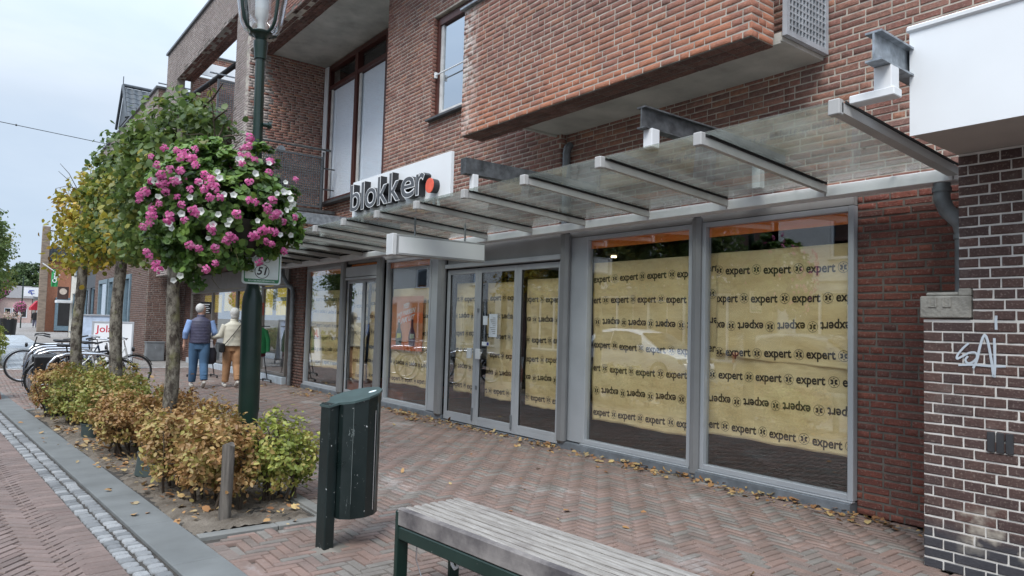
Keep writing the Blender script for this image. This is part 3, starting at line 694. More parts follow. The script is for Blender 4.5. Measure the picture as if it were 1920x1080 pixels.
# ---- first floor terrace railing (faces the camera)
rl = MB(); rl.tube([(5.05, 15.9, 5.53), (6.72, 15.9, 5.55)], .024); rl.build('handrail', galv_d, BLD)
grille(BLD, (5.03, 15.9, 4.15), X, Z, 1.5, 1.22, 26, 21, railm, fr=.05, bar=.017, name='railing_mesh')
m = MB()
for xx in (5.06, 6.56): m.box((xx-.018, 15.93, 4.0), (xx+.018, 15.97, 5.5))
for zz in (4.6, 5.1): m.box((6.56, 15.93, zz), (6.85, 15.96, zz+.03))
m.box((5.02, 15.85, 4.03), (6.86, 16.0, 4.1)); m.build('railing_post', galv_d, BLD)
MB().lathe([(.001, -.02), (.085, -.02), (.095, 0), (.085, .11), (.001, .11)], (5.77, 16.68, 5.56), 16, ax=Matrix.Rotation(R(90), 3, 'X')).build('outdoor_lamp', galv, BLD, True)
MB().box((5.18, 16.1, 4.12), (5.75, 16.5, 4.75)).build('terrace_box', black, BLD)
# second floor and roof terrace railings
grille(BLD, (5.02, 19.6, 6.76), X, Z, 1.1, 1.12, 18, 18, railm, fr=.05, bar=.016, name='railing_mesh')
m = MB(); m.tube([(4.75, 25.94, 9.35), (6.6, 25.94, 9.37)], .025); m.tube([(4.8, 19.55, 8.0), (6.2, 19.55, 8.0)], .022); m.build('handrail', galv, BLD)
grille(BLD, (5.0, 26.02, 8.35), X, Z, 1.4, .85, 14, 12, galv, fr=.04, bar=.02, name='railing_mesh')
# folded sun awning inside the frame
aw = thing('sun_awning', 'striped folding sun awning on a dark arm inside the grey brick roof frame', 'awning', (5.6, 20.5, 8.4))
MB().tube([(5.0, 22.0, 8.05), (6.15, 20.0, 9.1)], .075, 10).build('arm', black, aw, True)
for k in range(9): MB().add([(5.75+.0*k, 20.6-.16*k, 8.72-.045*k), (7.1, 20.6-.16*k, 8.78-.045*k), (7.1, 20.45-.16*k, 8.735-.045*k), (5.75, 20.45-.16*k, 8.675-.045*k), (5.75, 20.6-.16*k, 8.75-.045*k), (7.1, 20.6-.16*k, 8.81-.045*k), (7.1, 20.45-.16*k, 8.765-.045*k), (5.75, 20.45-.16*k, 8.705-.045*k)], [(3, 2, 1, 0), (4, 5, 6, 7), (0, 1, 5, 4), (1, 2, 6, 5), (2, 3, 7, 6), (3, 0, 4, 7)]).build('cloth_stripe', whitesign if k % 2 else pbr('grey_awning_cloth', (.25, .26, .27), .8), aw)
# ---- downpipes
def pipe(pts, r, rings, label, par=None, m=zinc):
    t = MB().tube(pts, r, 14).build('downpipe', m, par, True)
    rb = MB()
    for (c, d) in rings: rb.tube([Vector(c)-Vector(d)*.018, Vector(c)+Vector(d)*.018], r*1.14, 14)
    rb.build('pipe_bracket', m, t, True); t['label'] = label; return t
pipe([(5.99, 6.66, 2.8), (5.985, 6.66, 3.72), (6.0, 6.66, 3.8), (6.05, 6.66, 3.84)], .05, [((5.985, 6.66, 3.55), Z), ((5.985, 6.66, 3.0), Z)], 'short grey pipe in the wall corner under the balcony', BLD)
pipe([(5.8, 2.2, 2.68), (5.8, 2.2, 2.55), (5.81, 2.17, 2.46), (5.86, 2.10, 2.37), (5.87, 2.08, 2.28), (5.87, 2.08, 1.6)], .058, [((5.8, 2.2, 2.62), Z), ((5.87, 2.08, 2.26), Z)], 'grey downpipe bending down behind the dark brick pillar', BLD)
pipe([(5.78, 16.2, 2.68), (5.78, 16.15, 2.52), (5.83, 15.95, 2.3), (5.86, 15.72, 2.2), (5.87, 15.7, 2.1), (5.87, 15.7, .02)], .05, [((5.87, 15.7, z), Z) for z in (.5, 1.25, 1.95)], 'long grey downpipe on the brick pilaster between the two shops', BLD)

# ================================================================== SHOPFRONT (parts of the building)
def frm(m, y0, y1, z0, z1, x0=5.99, x1=6.08, t=.05):
    m.bbox((x0, y0, z0), (x1, y0+t, z1), .004); m.bbox((x0, y1-t, z0), (x1, y1, z1), .004)
    m.bbox((x0+.002, y0+t, z0), (x1, y1-t, z0+t), .004); m.bbox((x0+.002, y0+t, z1-t), (x1, y1-t, z1), .004)
def shopwin(y0, y1, lab):
    w = MB(); frm(w, y0, y1, .1, 2.62); w = w.build('shop_window', alu, BLD, label=lab)
    MB().box((6.04, y0+.045, .145), (6.046, y1-.045, 2.575)).build('pane', g_shop, w)
    MB().bbox((5.965, y0, .085), (6.03, y1, .098), .003).build('drip_rail', alu, w)
    MB().box((6.055, y0+.05, 2.47), (6.06, y1-.05, 2.573)).build('orange_band', orange, w); return w
shopwin(2.965, 4.545, 'wide shop window papered inside, beside the dark red brick pier')
shopwin(4.66, 6.285, 'shop window papered inside, with a parked white car mirrored in it')
shopwin(9.90, 11.46, 'shop window with an orange poster on the brown paper')
shopwin(13.27, 15.2, 'leftmost papered shop window beside the brick pilaster')
m = MB(); m.box((6.0, 6.29, .1), (6.05, 6.58, 2.62)); m.build('flat_panel', alu, BLD); m = MB(); m.box((6.0, 9.58, .1), (6.05, 9.895, 2.62)); m.build('flat_panel', alu, BLD)
for (a, c, x0) in ((4.535, 4.645, 5.93), (6.52, 6.67, 5.9), (9.40, 9.58, 5.9), (11.50, 11.70, 5.9), (13.07, 13.26, 5.9)):
    MB().bbox((x0, a, .06 if a > 5 else .02), (x0+.1, c, 2.7), .035).build('column', alu_d, BLD, 60)
m = MB(); m.box((5.985, 6.68, 2.43), (6.05, 9.39, 2.80)); m.box((5.99, 2.965, 2.625), (6.06, 6.6, 2.80)); m.box((5.99, 9.4, 2.625), (6.06, 15.2, 2.80)); m.build('fascia', fascia, BLD)
m = MB(); m.bbox((5.93, 6.68, 2.36), (6.07, 9.39, 2.425), .006); m.build('door_transom', alu, BLD)
m = MB(); m.bbox((5.93, 11.72, 2.36), (6.05, 13.05, 2.56), .006); m.bbox((5.925, 11.72, 2.30), (6.05, 13.05, 2.35), .006); m.build('door_header', alu, BLD)
MB().box((6.055, 11.72, 2.565), (6.06, 13.05, 2.62)).build('orange_band', orange, BLD)
# bluestone plinth, in lengths
y = 2.97
for (a, c) in ((2.97, 4.56), (4.565, 6.12), (6.125, 6.67), (9.4, 10.4), (10.405, 11.6), (13.2, 15.2)):
    m = MB(); m.bbox((5.945, a, -.04), (6.2, c, .084), .006); m.build('plinth_stone', bluestone, BLD)
m = MB(); m.box((5.95, 6.675, -.04), (6.2, 9.395, .016)); m.build('threshold', bluestone, BLD); m = MB(); m.box((5.95, 11.605, -.04), (6.2, 13.195, .03)); m.build('threshold', bluestone, BLD)
def door(y0, y1, lab, z0=.03, z1=2.34, t=.075):
    d = MB(); frm(d, y0, y1, z0, z1, 5.985, 6.035, t); d.bbox((5.987, y0+t, z0+t), (6.035, y1-t, z0+t+.05), .003); d = d.build('door', alu, BLD, label=lab)
    m = MB(); m.box((6.005, y0+t-.004, z0+t+.045), (6.011, y1-t+.004, z1-t+.004)); m.build('pane', g_shop, d)
    m = MB(); e = .012
    for (a, b_) in ((y0+t, y0+t+e), (y1-t-e, y1-t)): m.box((6.0, a, z0+t+.05), (6.02, b_, z1-t))
    m.build('gasket', black, d); return d
d1 = door(6.685, 7.60, 'rightmost leaf of the three glass doors'); d2 = door(7.605, 8.545, 'middle leaf of the three glass doors, with notices'); d3 = door(8.55, 9.385, 'leftmost leaf of the three glass doors')
for dd, a in ((d2, 8.44), (d3, 8.66)):
    m = MB(); m.bbox((5.93, a-.055, 1.0), (5.955, a+.055, 1.15), .006); m.box((5.955, a-.02, 1.05), (5.986, a+.02, 1.1)); m.build('handle', white, dd)
for dd, a in ((d2, 7.66), (d3, 8.6)):
    m = MB(); m.bbox((5.965, a-.014, .09), (5.985, a+.014, .28), .004); m.build('floor_bolt', zinc, dd)
m = MB(); m.bbox((5.97, 8.495, 1.68), (5.986, 8.53, 1.74), .003); m.bbox((5.97, 8.495, .55), (5.986, 8.53, .61), .003); m.build('lock', zinc, d2)
m = MB(); m.box((5.998, 8.06, 1.33), (6.0, 8.26, 1.66)); m.box((5.998, 8.30, 1.5), (6.0, 8.41, 1.63)); m.build('notice', pbr('white_notice', (.72, .76, .80), .5, bump=0), d2)
m = MB(); m.box((5.996, 8.24, 1.2), (5.998, 8.42, 1.255)); m.build('notice', whitesign, d2)
m = MB()
for k in range(9): m.box((5.9965, 8.10, 1.60-.028*k), (5.9975, 8.10+.13*((k*7 % 4)/6+.5), 1.606-.028*k))
m.build('printed_text', ink, d2)
m = MB(); m.box((5.994, 8.25, 1.205), (5.9955, 8.30, 1.25)); m.build('notice_emblem', pbr('dark_blue', (.02, .03, .25), .5), d2)
door(11.72, 12.33, 'right leaf of the sliding entrance door', .05, 2.3, .045); door(12.335, 13.06, 'left leaf of the sliding entrance door', .05, 2.3, .06)
# interior
m = MB(); m.box((6.21, 2.7, -.05), (12, 15.4, .06)); m.box((12, 2.7, 0), (12.1, 15.4, 3)); m.box((6.21, 2.6, 0), (12, 2.7, 3)); m.box((6.21, 15.4, 0), (12, 15.5, 3)); m.box((6.07, 2.7, 2.82), (12, 15.4, 2.9)); m.build('shop_interior', dark_in, BLD)
m = MB(); m.box((6.5, 13.2, .06), (8.2, 14.4, .24)); m.box((6.5, 11.6, .06), (8.0, 12.5, .20)); m.build('orange_plinth', pbr('orange_floor_block', (.55, .10, .03), .6), BLD)
m = MB()
for (a, c) in ((7.6, 4.75), (9.6, 4.4), (9.2, 8.9)): m.lathe([(.001, 0), (.05, 0), (.05, .03), (.001, .03)], (a, c, 2.78), 14)
m.build('ceiling_lamp', pbr('lamp_glow', (1, .8, .5), .5, emis=((1, .8, .45), 3), bump=0), BLD)
m = MB(); m.box((7.9, 3.4, .06), (8.3, 3.75, 2.8)); m.box((7.9, 7.2, .06), (8.3, 7.55, 2.8)); m.build('inner_column', grey_in, BLD)

# ---- brown wrapping paper with print
EXP = text('expert', 1, off=.027, res=3); xs = [p[0] for p in EXP[0]]; EW = max(xs)-min(xs)
EXPM = ([((p[0]-min(xs)-EW/2)/EW*.28, p[1]*.118, 0) for p in EXP[0]], EXP[1])
def logo():
    V, F = [], []; n = 24
    for r in (.050, .0465):
        for k in range(n): V.append((r*math.cos(2*math.pi*k/n), r*math.sin(2*math.pi*k/n), 0))
    F += [(k, (k+1) % n, n+(k+1) % n, n+k) for k in range(n)]
    for k in (0, 3):
        a = math.pi/2+k*math.pi/3; o = len(V); c, s_ = math.cos(a), math.sin(a)
        V += [(c*.04, s_*.04, 0), (c*.026-s_*.009, s_*.026+c*.009, 0), (c*.026+s_*.009, s_*.026-c*.009, 0)]; F.append((o, o+1, o+2))
    for k in (1, 2, 4, 5):
        a = math.pi/2+k*math.pi/3; o = len(V); c, s_ = math.cos(a), math.sin(a)
        V += [(c*.038, s_*.038, 0), (c*.022-s_*.011, s_*.022+c*.011, 0), (c*.022+s_*.011, s_*.022-c*.011, 0)]; F.append((o, o+1, o+2))
    for sg in (-1, 1):
        o = len(V); V += [(sg*.003, 0, 0), (sg*.008, .021, 0), (sg*.030, .023, 0), (sg*.018, 0, 0), (sg*.030, -.023, 0), (sg*.008, -.021, 0)]; F.append(tuple(o+i for i in range(6)))
    return V, F
LG = logo()
def papersheet(y0, y1, z0, z1, seed, lab, x=6.115, rows=7, amp=.011, sag=.0, grp='brown paper sheets hung behind the shop glass', ph=0., skew=0.):
    rs = random.Random(seed); ph1, ph2, ph3 = [rs.uniform(0, 6) for _ in range(3)]
    def wv(y, z): return amp*(math.sin(y*4.3+ph1+z*1.3)+.6*math.sin(z*6+ph2+y*3)+.45*math.sin(y*11+z*7+ph3)+.25*math.sin(y*23-z*15+ph1))+.02*math.exp(-((z-1.25-sag*.3)/.05)**2)*.4
    root = thing('paper_sheet', lab, 'paper', (x, (y0+y1)/2, z0), grp)
    NU, NV = 48, 72; V = []; F = []
    for j in range(NV+1):
        for i in range(NU+1):
            u = i/NU; v = j/NV; yy = y1+(y0-y1)*u; zb = z0+sag*(4*u*(1-u))*.012+.008*math.sin(u*7+ph1)+.003*math.sin(u*23)+skew*(1-u)**2
            zz = zb+(z1-zb)*v; V.append((x+wv(yy, zz), yy, zz))
    F = [(j*(NU+1)+i, (j+1)*(NU+1)+i, (j+1)*(NU+1)+i+1, j*(NU+1)+i+1) for j in range(NV) for i in range(NU)]
    mb = MB(); mb.add(V, F); o = mb.build('sheet', paper, root, 60)
    md = o.modifiers.new('thickness', 'SOLIDIFY'); md.thickness = .0008; md.offset = 1
    for tone in (0, 1):
        pr = MB(); dz = .268; n = 0
        zz = z0+.105; r = 0
        while zz < z1-.03:
            up = (r % 2 == 0) if r < 2 else ((r % 3) != 1); yy = y1-.05-rs.uniform(0, .4)*0-((r*.137+ph) % .42)+.42
            while yy > y0-.3:
                for (src, off) in ((EXPM, 0), (LG, -.213)):
                    T = []; ok = True
                    for p in src[0]:
                        a, c = (p[0], p[1]) if up else (-p[0], -p[1]); Yp = yy-a+off; Zp = zz+c+.014*math.sin((yy-a)*1.7+r+ph1)
                        if not (y0+.006 < Yp < y1-.006) or Zp > z1-.004: ok = False
                        Yc = min(max(Yp, y0+.006), y1-.006)
                        T.append((x+wv(Yc, Zp)-.0025, Yc, Zp))
                    if all(t[1] <= y0+.0061 for t in T) or all(t[1] >= y1-.0061 for t in T): continue
                    if (tone == 0): pr.add(T, src[1])
                yy -= .428
            zz += dz; r += 1
        if tone == 0: pr.build('printed_words', ink, root)
    return root
papersheet(2.99, 4.60, .43, 2.31, 1, 'tall brown paper sheet printed expert in the window beside the dark red brick pier', sag=2)
papersheet(3.0, 4.42, 1.20, 2.30, 12, 'upper loose brown paper sheet overlapping the tall one beside the dark red pier', x=6.085, amp=.007, skew=.09, ph=.2)
papersheet(4.68, 6.24, .385, 2.30, 2, 'brown paper sheet printed expert in the window where the white car is mirrored', ph=.1)
papersheet(6.76, 7.53, .42, 2.14, 3, 'brown paper sheet printed expert behind the rightmost of the three doors', ph=.2)
papersheet(7.68, 8.48, .44, 2.12, 4, 'brown paper sheet printed expert behind the middle door with the notices', ph=.3)
papersheet(8.62, 9.32, .46, 2.14, 5, 'brown paper sheet printed expert behind the leftmost of the three doors', ph=.05)
papersheet(9.95, 11.41, .42, 2.10, 6, 'brown paper sheet printed expert behind the orange poster', x=6.13, ph=.15)
papersheet(11.76, 12.29, .40, 2.24, 7, 'narrow brown paper sheet behind the right sliding door', ph=.25)
papersheet(12.39, 13.0, .36, 2.24, 8, 'narrow brown paper sheet behind the left sliding door', ph=.35)
papersheet(13.32, 15.15, .50, 2.14, 9, 'brown paper sheet in the leftmost window of the papered shop', ph=.0)
# upper loose sheet overlapping in the wide window
# orange poster with two bottle figures
po = thing('shop_poster', 'faded orange poster with white slanted words and two bottles on the window paper', 'poster', (6.09, 10.8, 1.0))
MB().box((6.088, 10.28, 1.02), (6.09, 11.36, 1.96)).build('poster_sheet', pbr('faded_orange_print', (.72, .30, .14), .6, bump=0, vs=2), po)
MB().box((6.0865, 10.28, 1.50), (6.0875, 11.1, 1.68)).build('darker_band', pbr('orange_print', (.80, .19, .04), .6, bump=0), po)
tm = MB()
for (s_, zz, sz) in (('YES!', 1.79, .12), ('WIJ PAKKEN', 1.67, .115), ('FLINK UIT', 1.55, .13)):
    V, F = text(s_, sz, off=.004, shear=.2, res=2); T = frameT((6.0855, 10.86, zz), (0, -.985, .17), (0, -.17, .985), -X); tm.add(V, F, T)
tm.build('printed_words', whitesign, po)
def fl(pts, x, m, nm): MB().add([(x, a, c) for a, c in pts], [tuple(range(len(pts)))]).build(nm, m, po)
for (cy, col, c2, h) in ((11.08, (.04, .06, .05), (.55, .55, .05), .40), (10.62, (.10, .03, .06), (.45, .50, .38), .46)):
    ol = [(cy+.10, 1.10), (cy+.12, 1.25), (cy+.1, 1.33), (cy+.04, 1.42), (cy+.035, 1.1+h), (cy-.035, 1.1+h), (cy-.04, 1.42), (cy-.1, 1.33), (cy-.12, 1.25), (cy-.10, 1.10)]
    MB().add([(6.085, a, c) for a, c in ol], [tuple(range(len(ol)))]).build('printed_bottle', pbr('print_dark_%d' % (cy*100), col, .5, bump=0), po)
    MB().add([(6.084, cy+.075, 1.22), (6.084, cy-.075, 1.24), (6.084, cy-.07, 1.31), (6.084, cy+.07, 1.31)], [(0, 1, 2, 3)]).build('printed_label', pbr('print_lab_%d' % (cy*100), c2, .5, bump=0), po)
MB().box((6.0868, 10.28, 1.02), (6.0876, 11.36, 1.16)).build('darker_band', MATS['orange_print'], po)
# ---- neighbouring clothes shop front (Y 16.1 - 25)
dk = pbr('brown_grey_frame', (.17, .155, .145), .5, var=.1, bump=.05)
def win2(y0, y1, z1=2.3, z0=.18, nm='shop_window', lab=None):
    w = MB(); frm(w, y0, y1, z0, z1, 5.9, 5.97, .06); w = w.build(nm, dk, BLD, label=lab); MB().box((5.93, y0+.05, z0+.05), (5.936, y1-.05, z1-.05)).build('pane', g_shop, w)
win2(16.12, 17.85, lab='window of the clothes shop with yellow posters, right of its door'); win2(17.87, 18.86, 2.7, .05, lab='narrow window beside the clothes shop door'); win2(18.9, 19.98, 2.3, .05, 'door', 'glass door of the clothes shop'); win2(20.0, 22.4); win2(22.42, 24.94)
m = MB(); m.box((5.9, 16.1, 2.32), (5.98, 24.95, 2.8)); m.build('fascia', dk, BLD)
m = MB(); m.bbox((5.84, 16.1, -.04), (6.1, 24.95, .16), .006); m.build('plinth_stone', pbr('light_sill', (.42, .47, .52), .7), BLD)
m = MB(); m.box((6.1, 16.1, -.02), (11, 24.9, .04)); m.box((10.5, 16.1, 0), (10.6, 24.9, 3)); m.box((6.0, 16.1, 2.81), (11, 24.9, 2.9)); m.build('clothes_shop_interior', grey_in, BLD)
yel = pbr('yellow_print_glow', (.75, .58, .06), .6, emis=((.8, .6, .1), .25), bump=0)  # print given a faint glow in place of the warm shop lighting
pp = thing('window_posters', 'large yellow sale posters inside the clothes shop window', 'poster', (6.2, 18, 1.2))
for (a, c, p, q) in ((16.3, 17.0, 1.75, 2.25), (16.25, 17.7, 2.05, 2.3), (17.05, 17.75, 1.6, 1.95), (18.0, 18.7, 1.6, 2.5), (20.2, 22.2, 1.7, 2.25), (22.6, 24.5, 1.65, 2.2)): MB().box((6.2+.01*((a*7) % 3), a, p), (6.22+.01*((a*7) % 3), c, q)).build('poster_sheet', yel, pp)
for k, (yy, cl, lb) in enumerate(((16.5, (.03, .03, .04), 'black dress hanging inside the clothes shop window'), (17.1, (.55, .50, .42), 'pale blouse hanging inside the clothes shop window'), (17.6, (.10, .03, .03), 'wine red dress hanging inside the clothes shop window'), (20.8, (.10, .12, .2), 'dark blue garment hanging deep in the clothes shop window'), (21.8, (.5, .45, .4), 'beige garment hanging deep in the clothes shop window'))):
    g = MB(); rings = []
    for (z, ra) in ((.45, .24), (.7, .2), (1.05, .15), (1.3, .2), (1.42, .19), (1.47, .06)): rings.append([(6.5+.09*math.sin(t), yy+ra*math.cos(t)*(1+.07*math.sin(5*t+z*4)), z) for t in [2*math.pi*i/14 for i in range(14)]])
    tag(g.loft(rings).build('hanging_dress', pbr('garment_%d' % k, cl, .9, bump=.2), None, True), lb, 'garment', 'garments inside the clothes shop window')
# ---- glass canopy
CAN = thing('glass_canopy', 'long glass canopy on white steel ribs over the shopfront', 'canopy', (5, 9, 2.7))
ribm = pbr('rib_paint', (.44, .435, .425), .45, var=.08, vs=5, bump=.05, dirt=.15)
RY = [2.1+.985*k for k in range(16)]
for k, yk in enumerate(RY):
    m = MB(); a, c = (4.03, 2.845), (5.74, 2.735); w_ = .021 if k else .036; h_ = .03
    vs = [(xx, yk+sy, zz+sz) for (xx, zz) in (a, c) for sy in (-w_, w_) for sz in (-h_, h_)]
    m.add(vs, [(0, 1, 3, 2), (4, 6, 7, 5), (0, 4, 5, 1), (2, 3, 7, 6), (1, 5, 7, 3), (0, 2, 6, 4)]); m.bbox((3.995, yk-.036, 2.80), (4.05, yk+.036, 2.895), .006); m.build('rib', ribm, CAN)
    m = MB(); m.add([(4.1, yk-.038, 2.882), (5.7, yk-.038, 2.779), (5.7, yk+.038, 2.779), (4.1, yk+.038, 2.882), (4.1, yk-.038, 2.888), (5.7, yk-.038, 2.785), (5.7, yk+.038, 2.785), (4.1, yk+.038, 2.888)], [(3, 2, 1, 0), (4, 5, 6, 7), (0, 1, 5, 4), (1, 2, 6, 5), (2, 3, 7, 6), (3, 0, 4, 7)]); m.add([(4.06, yk-w_-.008, 2.872), (5.72, yk-w_-.008, 2.768), (5.72, yk-w_-.002, 2.768), (4.06, yk-w_-.002, 2.872), (4.06, yk-w_-.008, 2.888), (5.72, yk-w_-.008, 2.784), (5.72, yk-w_-.002, 2.784), (4.06, yk-w_-.002, 2.888)], [(3, 2, 1, 0), (4, 5, 6, 7), (0, 1, 5, 4), (1, 2, 6, 5), (2, 3, 7, 6), (3, 0, 4, 7)]); m.build('rubber_strip', rubber, CAN)
    if k < 15:
        y0, y1 = yk+.006, RY[k+1]-.006; z0, z1 = 2.890, 2.786
        m = MB(); m.add([(4.06, y0, z0+.003), (5.70, y0, z1), (5.70, y1, z1), (4.06, y1, z0+.003), (4.06, y0, z0+.015), (5.70, y0, z1+.012), (5.70, y1, z1+.012), (4.06, y1, z0+.015)], [(3, 2, 1, 0), (4, 5, 6, 7), (0, 1, 5, 4), (1, 2, 6, 5), (2, 3, 7, 6), (3, 0, 4, 7)]); m.build('glass_pane', g_can, CAN)
        m = MB(); m.bbox((5.735, yk+.004, 2.672), (5.90, RY[k+1]-.004, 2.765), .004); m.build('gutter_section', white, CAN)
m = MB(); m.bbox((5.735, 1.86, 2.672), (5.90, 2.096, 2.765), .004); m.build('gutter_section', white, CAN)
m = MB(); m.bbox((4.10, 1.80, 2.875), (4.20, 2.06, 2.925), .005); m.build('bracket', white, CAN)
def ibeam(yc, x0, x1, z0, z1, w, lab, mt):
    m = MB(); m.box((x0, yc-w/2, z1-.012), (x1, yc+w/2, z1)); m.box((x0, yc-w/2, z0), (x1, yc+w/2, z0+.012)); m.box((x0+.001, yc-.006, z0+.012), (x1, yc+.006, z1-.012)); m.build('steel_beam', mt, CAN, label=lab)
ibeam(1.87, 4.0, 6.03, 3.06, 3.235, .095, 'pale galvanised steel beam beside the white box', galv); ibeam(3.64, 4.03, 6.03, 3.045, 3.215, .085, 'dark steel beam under the brick balcony', galv_d)
m = MB(); m.box((4.03, 6.04, 3.07), (5.93, 6.14, 3.235)); m.build('steel_beam', galv_d, CAN, label='dark steel box beam right of the shop sign')
m = MB(); m.box((3.7, 10.93, 3.05), (6.3, 11.03, 3.225)); m.build('steel_beam', galv, CAN, label='grey steel beam above the canopy, left of the shop sign')
for (xx, yy, w_, z0, z1) in ((4.16, 1.87, .05, 2.925, 3.06), (4.13, 3.62, .045, 2.90, 3.045), (4.15, 6.06, .035, 2.88, 3.07), (4.06, 10.98, .045, 2.885, 3.05), (4.55, 10.98, .03, 2.86, 3.05), (5.6, 3.64, .04, 2.8, 3.045)):
    m = MB(); m.bbox((xx-w_, yy-w_, z0), (xx+w_, yy+w_, z1), .004); m.build('post', white, CAN)
# ---- hanging white light box
hb = thing('hanging_light_box', 'blank white light box hanging under the glass canopy above the doors', 'sign', (4.8, 7.8, 2.35))
T = Matrix.Translation((4.12, 7.83, 0)) @ Matrix.Rotation(R(-2), 4, 'Z')
MB().bbox((0, -.09, 2.335), (.06, .09, 2.60), .006, T).build('end_cap', white, hb)
MB().bbox((.06, -.08, 2.34), (1.38, .08, 2.595), .006, T).build('light_box_case', pbr('grey_case', (.35, .36, .37), .5), hb)
MB().box((.09, -.083, 2.365), (1.36, -.0805, 2.57), T).build('light_box_face', whitesign, hb)
m = MB()
for xx in (.35, 1.1): m.tube([T @ Vector((xx, 0, 2.59)), T @ Vector((xx, 0, 2.84))], .012)
m.build('hanging_rod', zinc, hb)
# ---- shop sign
sg = thing('shop_name_sign', 'white panel sign with raised dark letters reading blokker and an orange dot', 'sign', (4.3, 8, 2.95))
MB().bbox((4.29, 6.74, 2.955), (4.335, 9.31, 3.475), .003).build('panel', whitesign, sg)
m = MB()
for yy in (7.0, 7.1, 9.0, 9.1): m.box((4.30, yy, 2.875), (4.325, yy+.03, 2.955))
m.build('mounting_foot', white, sg)
def fit(V, w_, h_):
    xs = [p[0] for p in V]; ys = [p[1] for p in V]; return lambda p: ((p[0]-min(xs))/(max(xs)-min(xs))*w_, (p[1]-min(ys))/(max(ys)-min(ys))*h_)
TT = frameT((4.29, 9.28, 3.02), -Y, Z, -X)
grey_face = pbr('letter_grey_face', (.075, .08, .09), .4, bump=0); lside = pbr('letter_dark_side', (.018, .018, .021), .4, bump=0); wh = pbr('letter_white_rim', (.82, .83, .84), .4, bump=0)
off0 = 0
x = .10
for ch, wd, asc in (('b', .315, 1), ('l', .09, 1), ('o', .34, 0), ('k', .29, 1), ('k', .29, 1), ('e', .34, 0), ('r', .20, 0)):
    par = None
    for (ex, of, n0, mt, nm, g) in ((.5, .024, 0, lside, 'letter', 0), (.02, .024, .092, wh, 'letter_rim', 0), (.02, .002, .0945, grey_face, 'letter_face', .0095)):
        V, F = text(ch, 1, ext=.5, off=of, res=5)
        H = .385 if asc else .27
        q = fit(V, wd-2*g, H-2*g); d_ = .09 if nm == 'letter' else .003
        VV = [(x+g+q(p)[0], g+q(p)[1], n0+(p[2]+.5)*d_) for p in V]; mb = MB(); mb.add(VV, F, TT); o = mb.build(nm, mt, par or sg)
        if par is None: par = o
    x += wd+.026
m = MB(); m.lathe([(.001, 0), (.082, 0), (.085, .085), (.001, .085)], (0, 0, 0), 24); V = [TT @ Vector((x+.09+a, .085+c, h)) for a, c, h in m.v]; q = MB(); q.add(V, m.f); dt = q.build('dot', lside, sg)
m = MB(); m.lathe([(.001, .086), (.088, .086), (.088, .094), (.001, .094)], (0, 0, 0), 24); V = [TT @ Vector((x+.09+a, .085+c, h)) for a, c, h in m.v]; q = MB(); q.add(V, m.f); q.build('dot_face', pbr('coral_orange', (.85, .13, .07), .4, bump=0), dt)

# ================================================================== OLD DARK BRICK SHOP (right) + white box
OLD = thing('old_brick_shop', 'old shop of dark purple brick with thick white joints at the right edge', 'building', (5.1, 1.5, 0))
mw = MB(); Q_ = Pieces('brick', OLD, [bm_old], HI, 300, .016, 30)
brickface(Q_, mw, (5.085, 2.045, 0), mY, Z, -X, 2.4, 1.62, (), 0, course=.0672, L=.24, bond='cross', joint=.0105, seed=31)
brickface(Q_, mw, (5.085, 1.752, 1.62), mY, Z, -X, 2.1, .2, (), 0, course=.0672, L=.24, bond='cross', joint=.0105, seed=32)
brickface(Q_, mw, (5.085, 1.83, 1.822), mY, Z, -X, 2.2, .88, (), 0, course=.0672, L=.24, bond='cross', joint=.0105, seed=33)
bricks(Q_, (5.34, 2.047, 0), -X, Z, Y, .25, 1.6, course=.0672, L=.24, seed=34); Q_.finish(); mw.box((5.35, .2, 0), (5.9, 2.0, 1.6)); mw.box((5.35, .2, 1.6), (5.9, 1.8, 2.69)); mw.build('wall', mo_w, OLD)
m = MB(); m.bbox((5.068, 1.758, 1.63), (5.5, 2.062, 1.775), .008); m.bbox((5.07, 1.758, 1.773), (5.5, 1.83, 1.822), .006); m.bbox((5.08, 1.83, 1.773), (5.5, 2.03, 1.80), .01); st = m.build('carved_stone_block', stone, OLD)
m = MB()
for yy in (1.87, 1.955):
    m.bbox((5.06, yy, 1.70), (5.072, yy+.012, 1.765), .002); m.bbox((5.06, yy+.04, 1.70), (5.072, yy+.052, 1.765), .002); m.bbox((5.061, yy+.012, 1.70), (5.072, yy+.04, 1.708), .002)
m.build('carved_relief', stone, st)
ventm = pbr('black_vent_brick', (.035, .036, .04), .8, bump=.3)
for yy in (1.655, 1.605, 1.555): MB().bbox((5.074, yy-.02, .80), (5.12, yy+.02, .925), .003).build('upright_vent_brick', ventm, OLD)
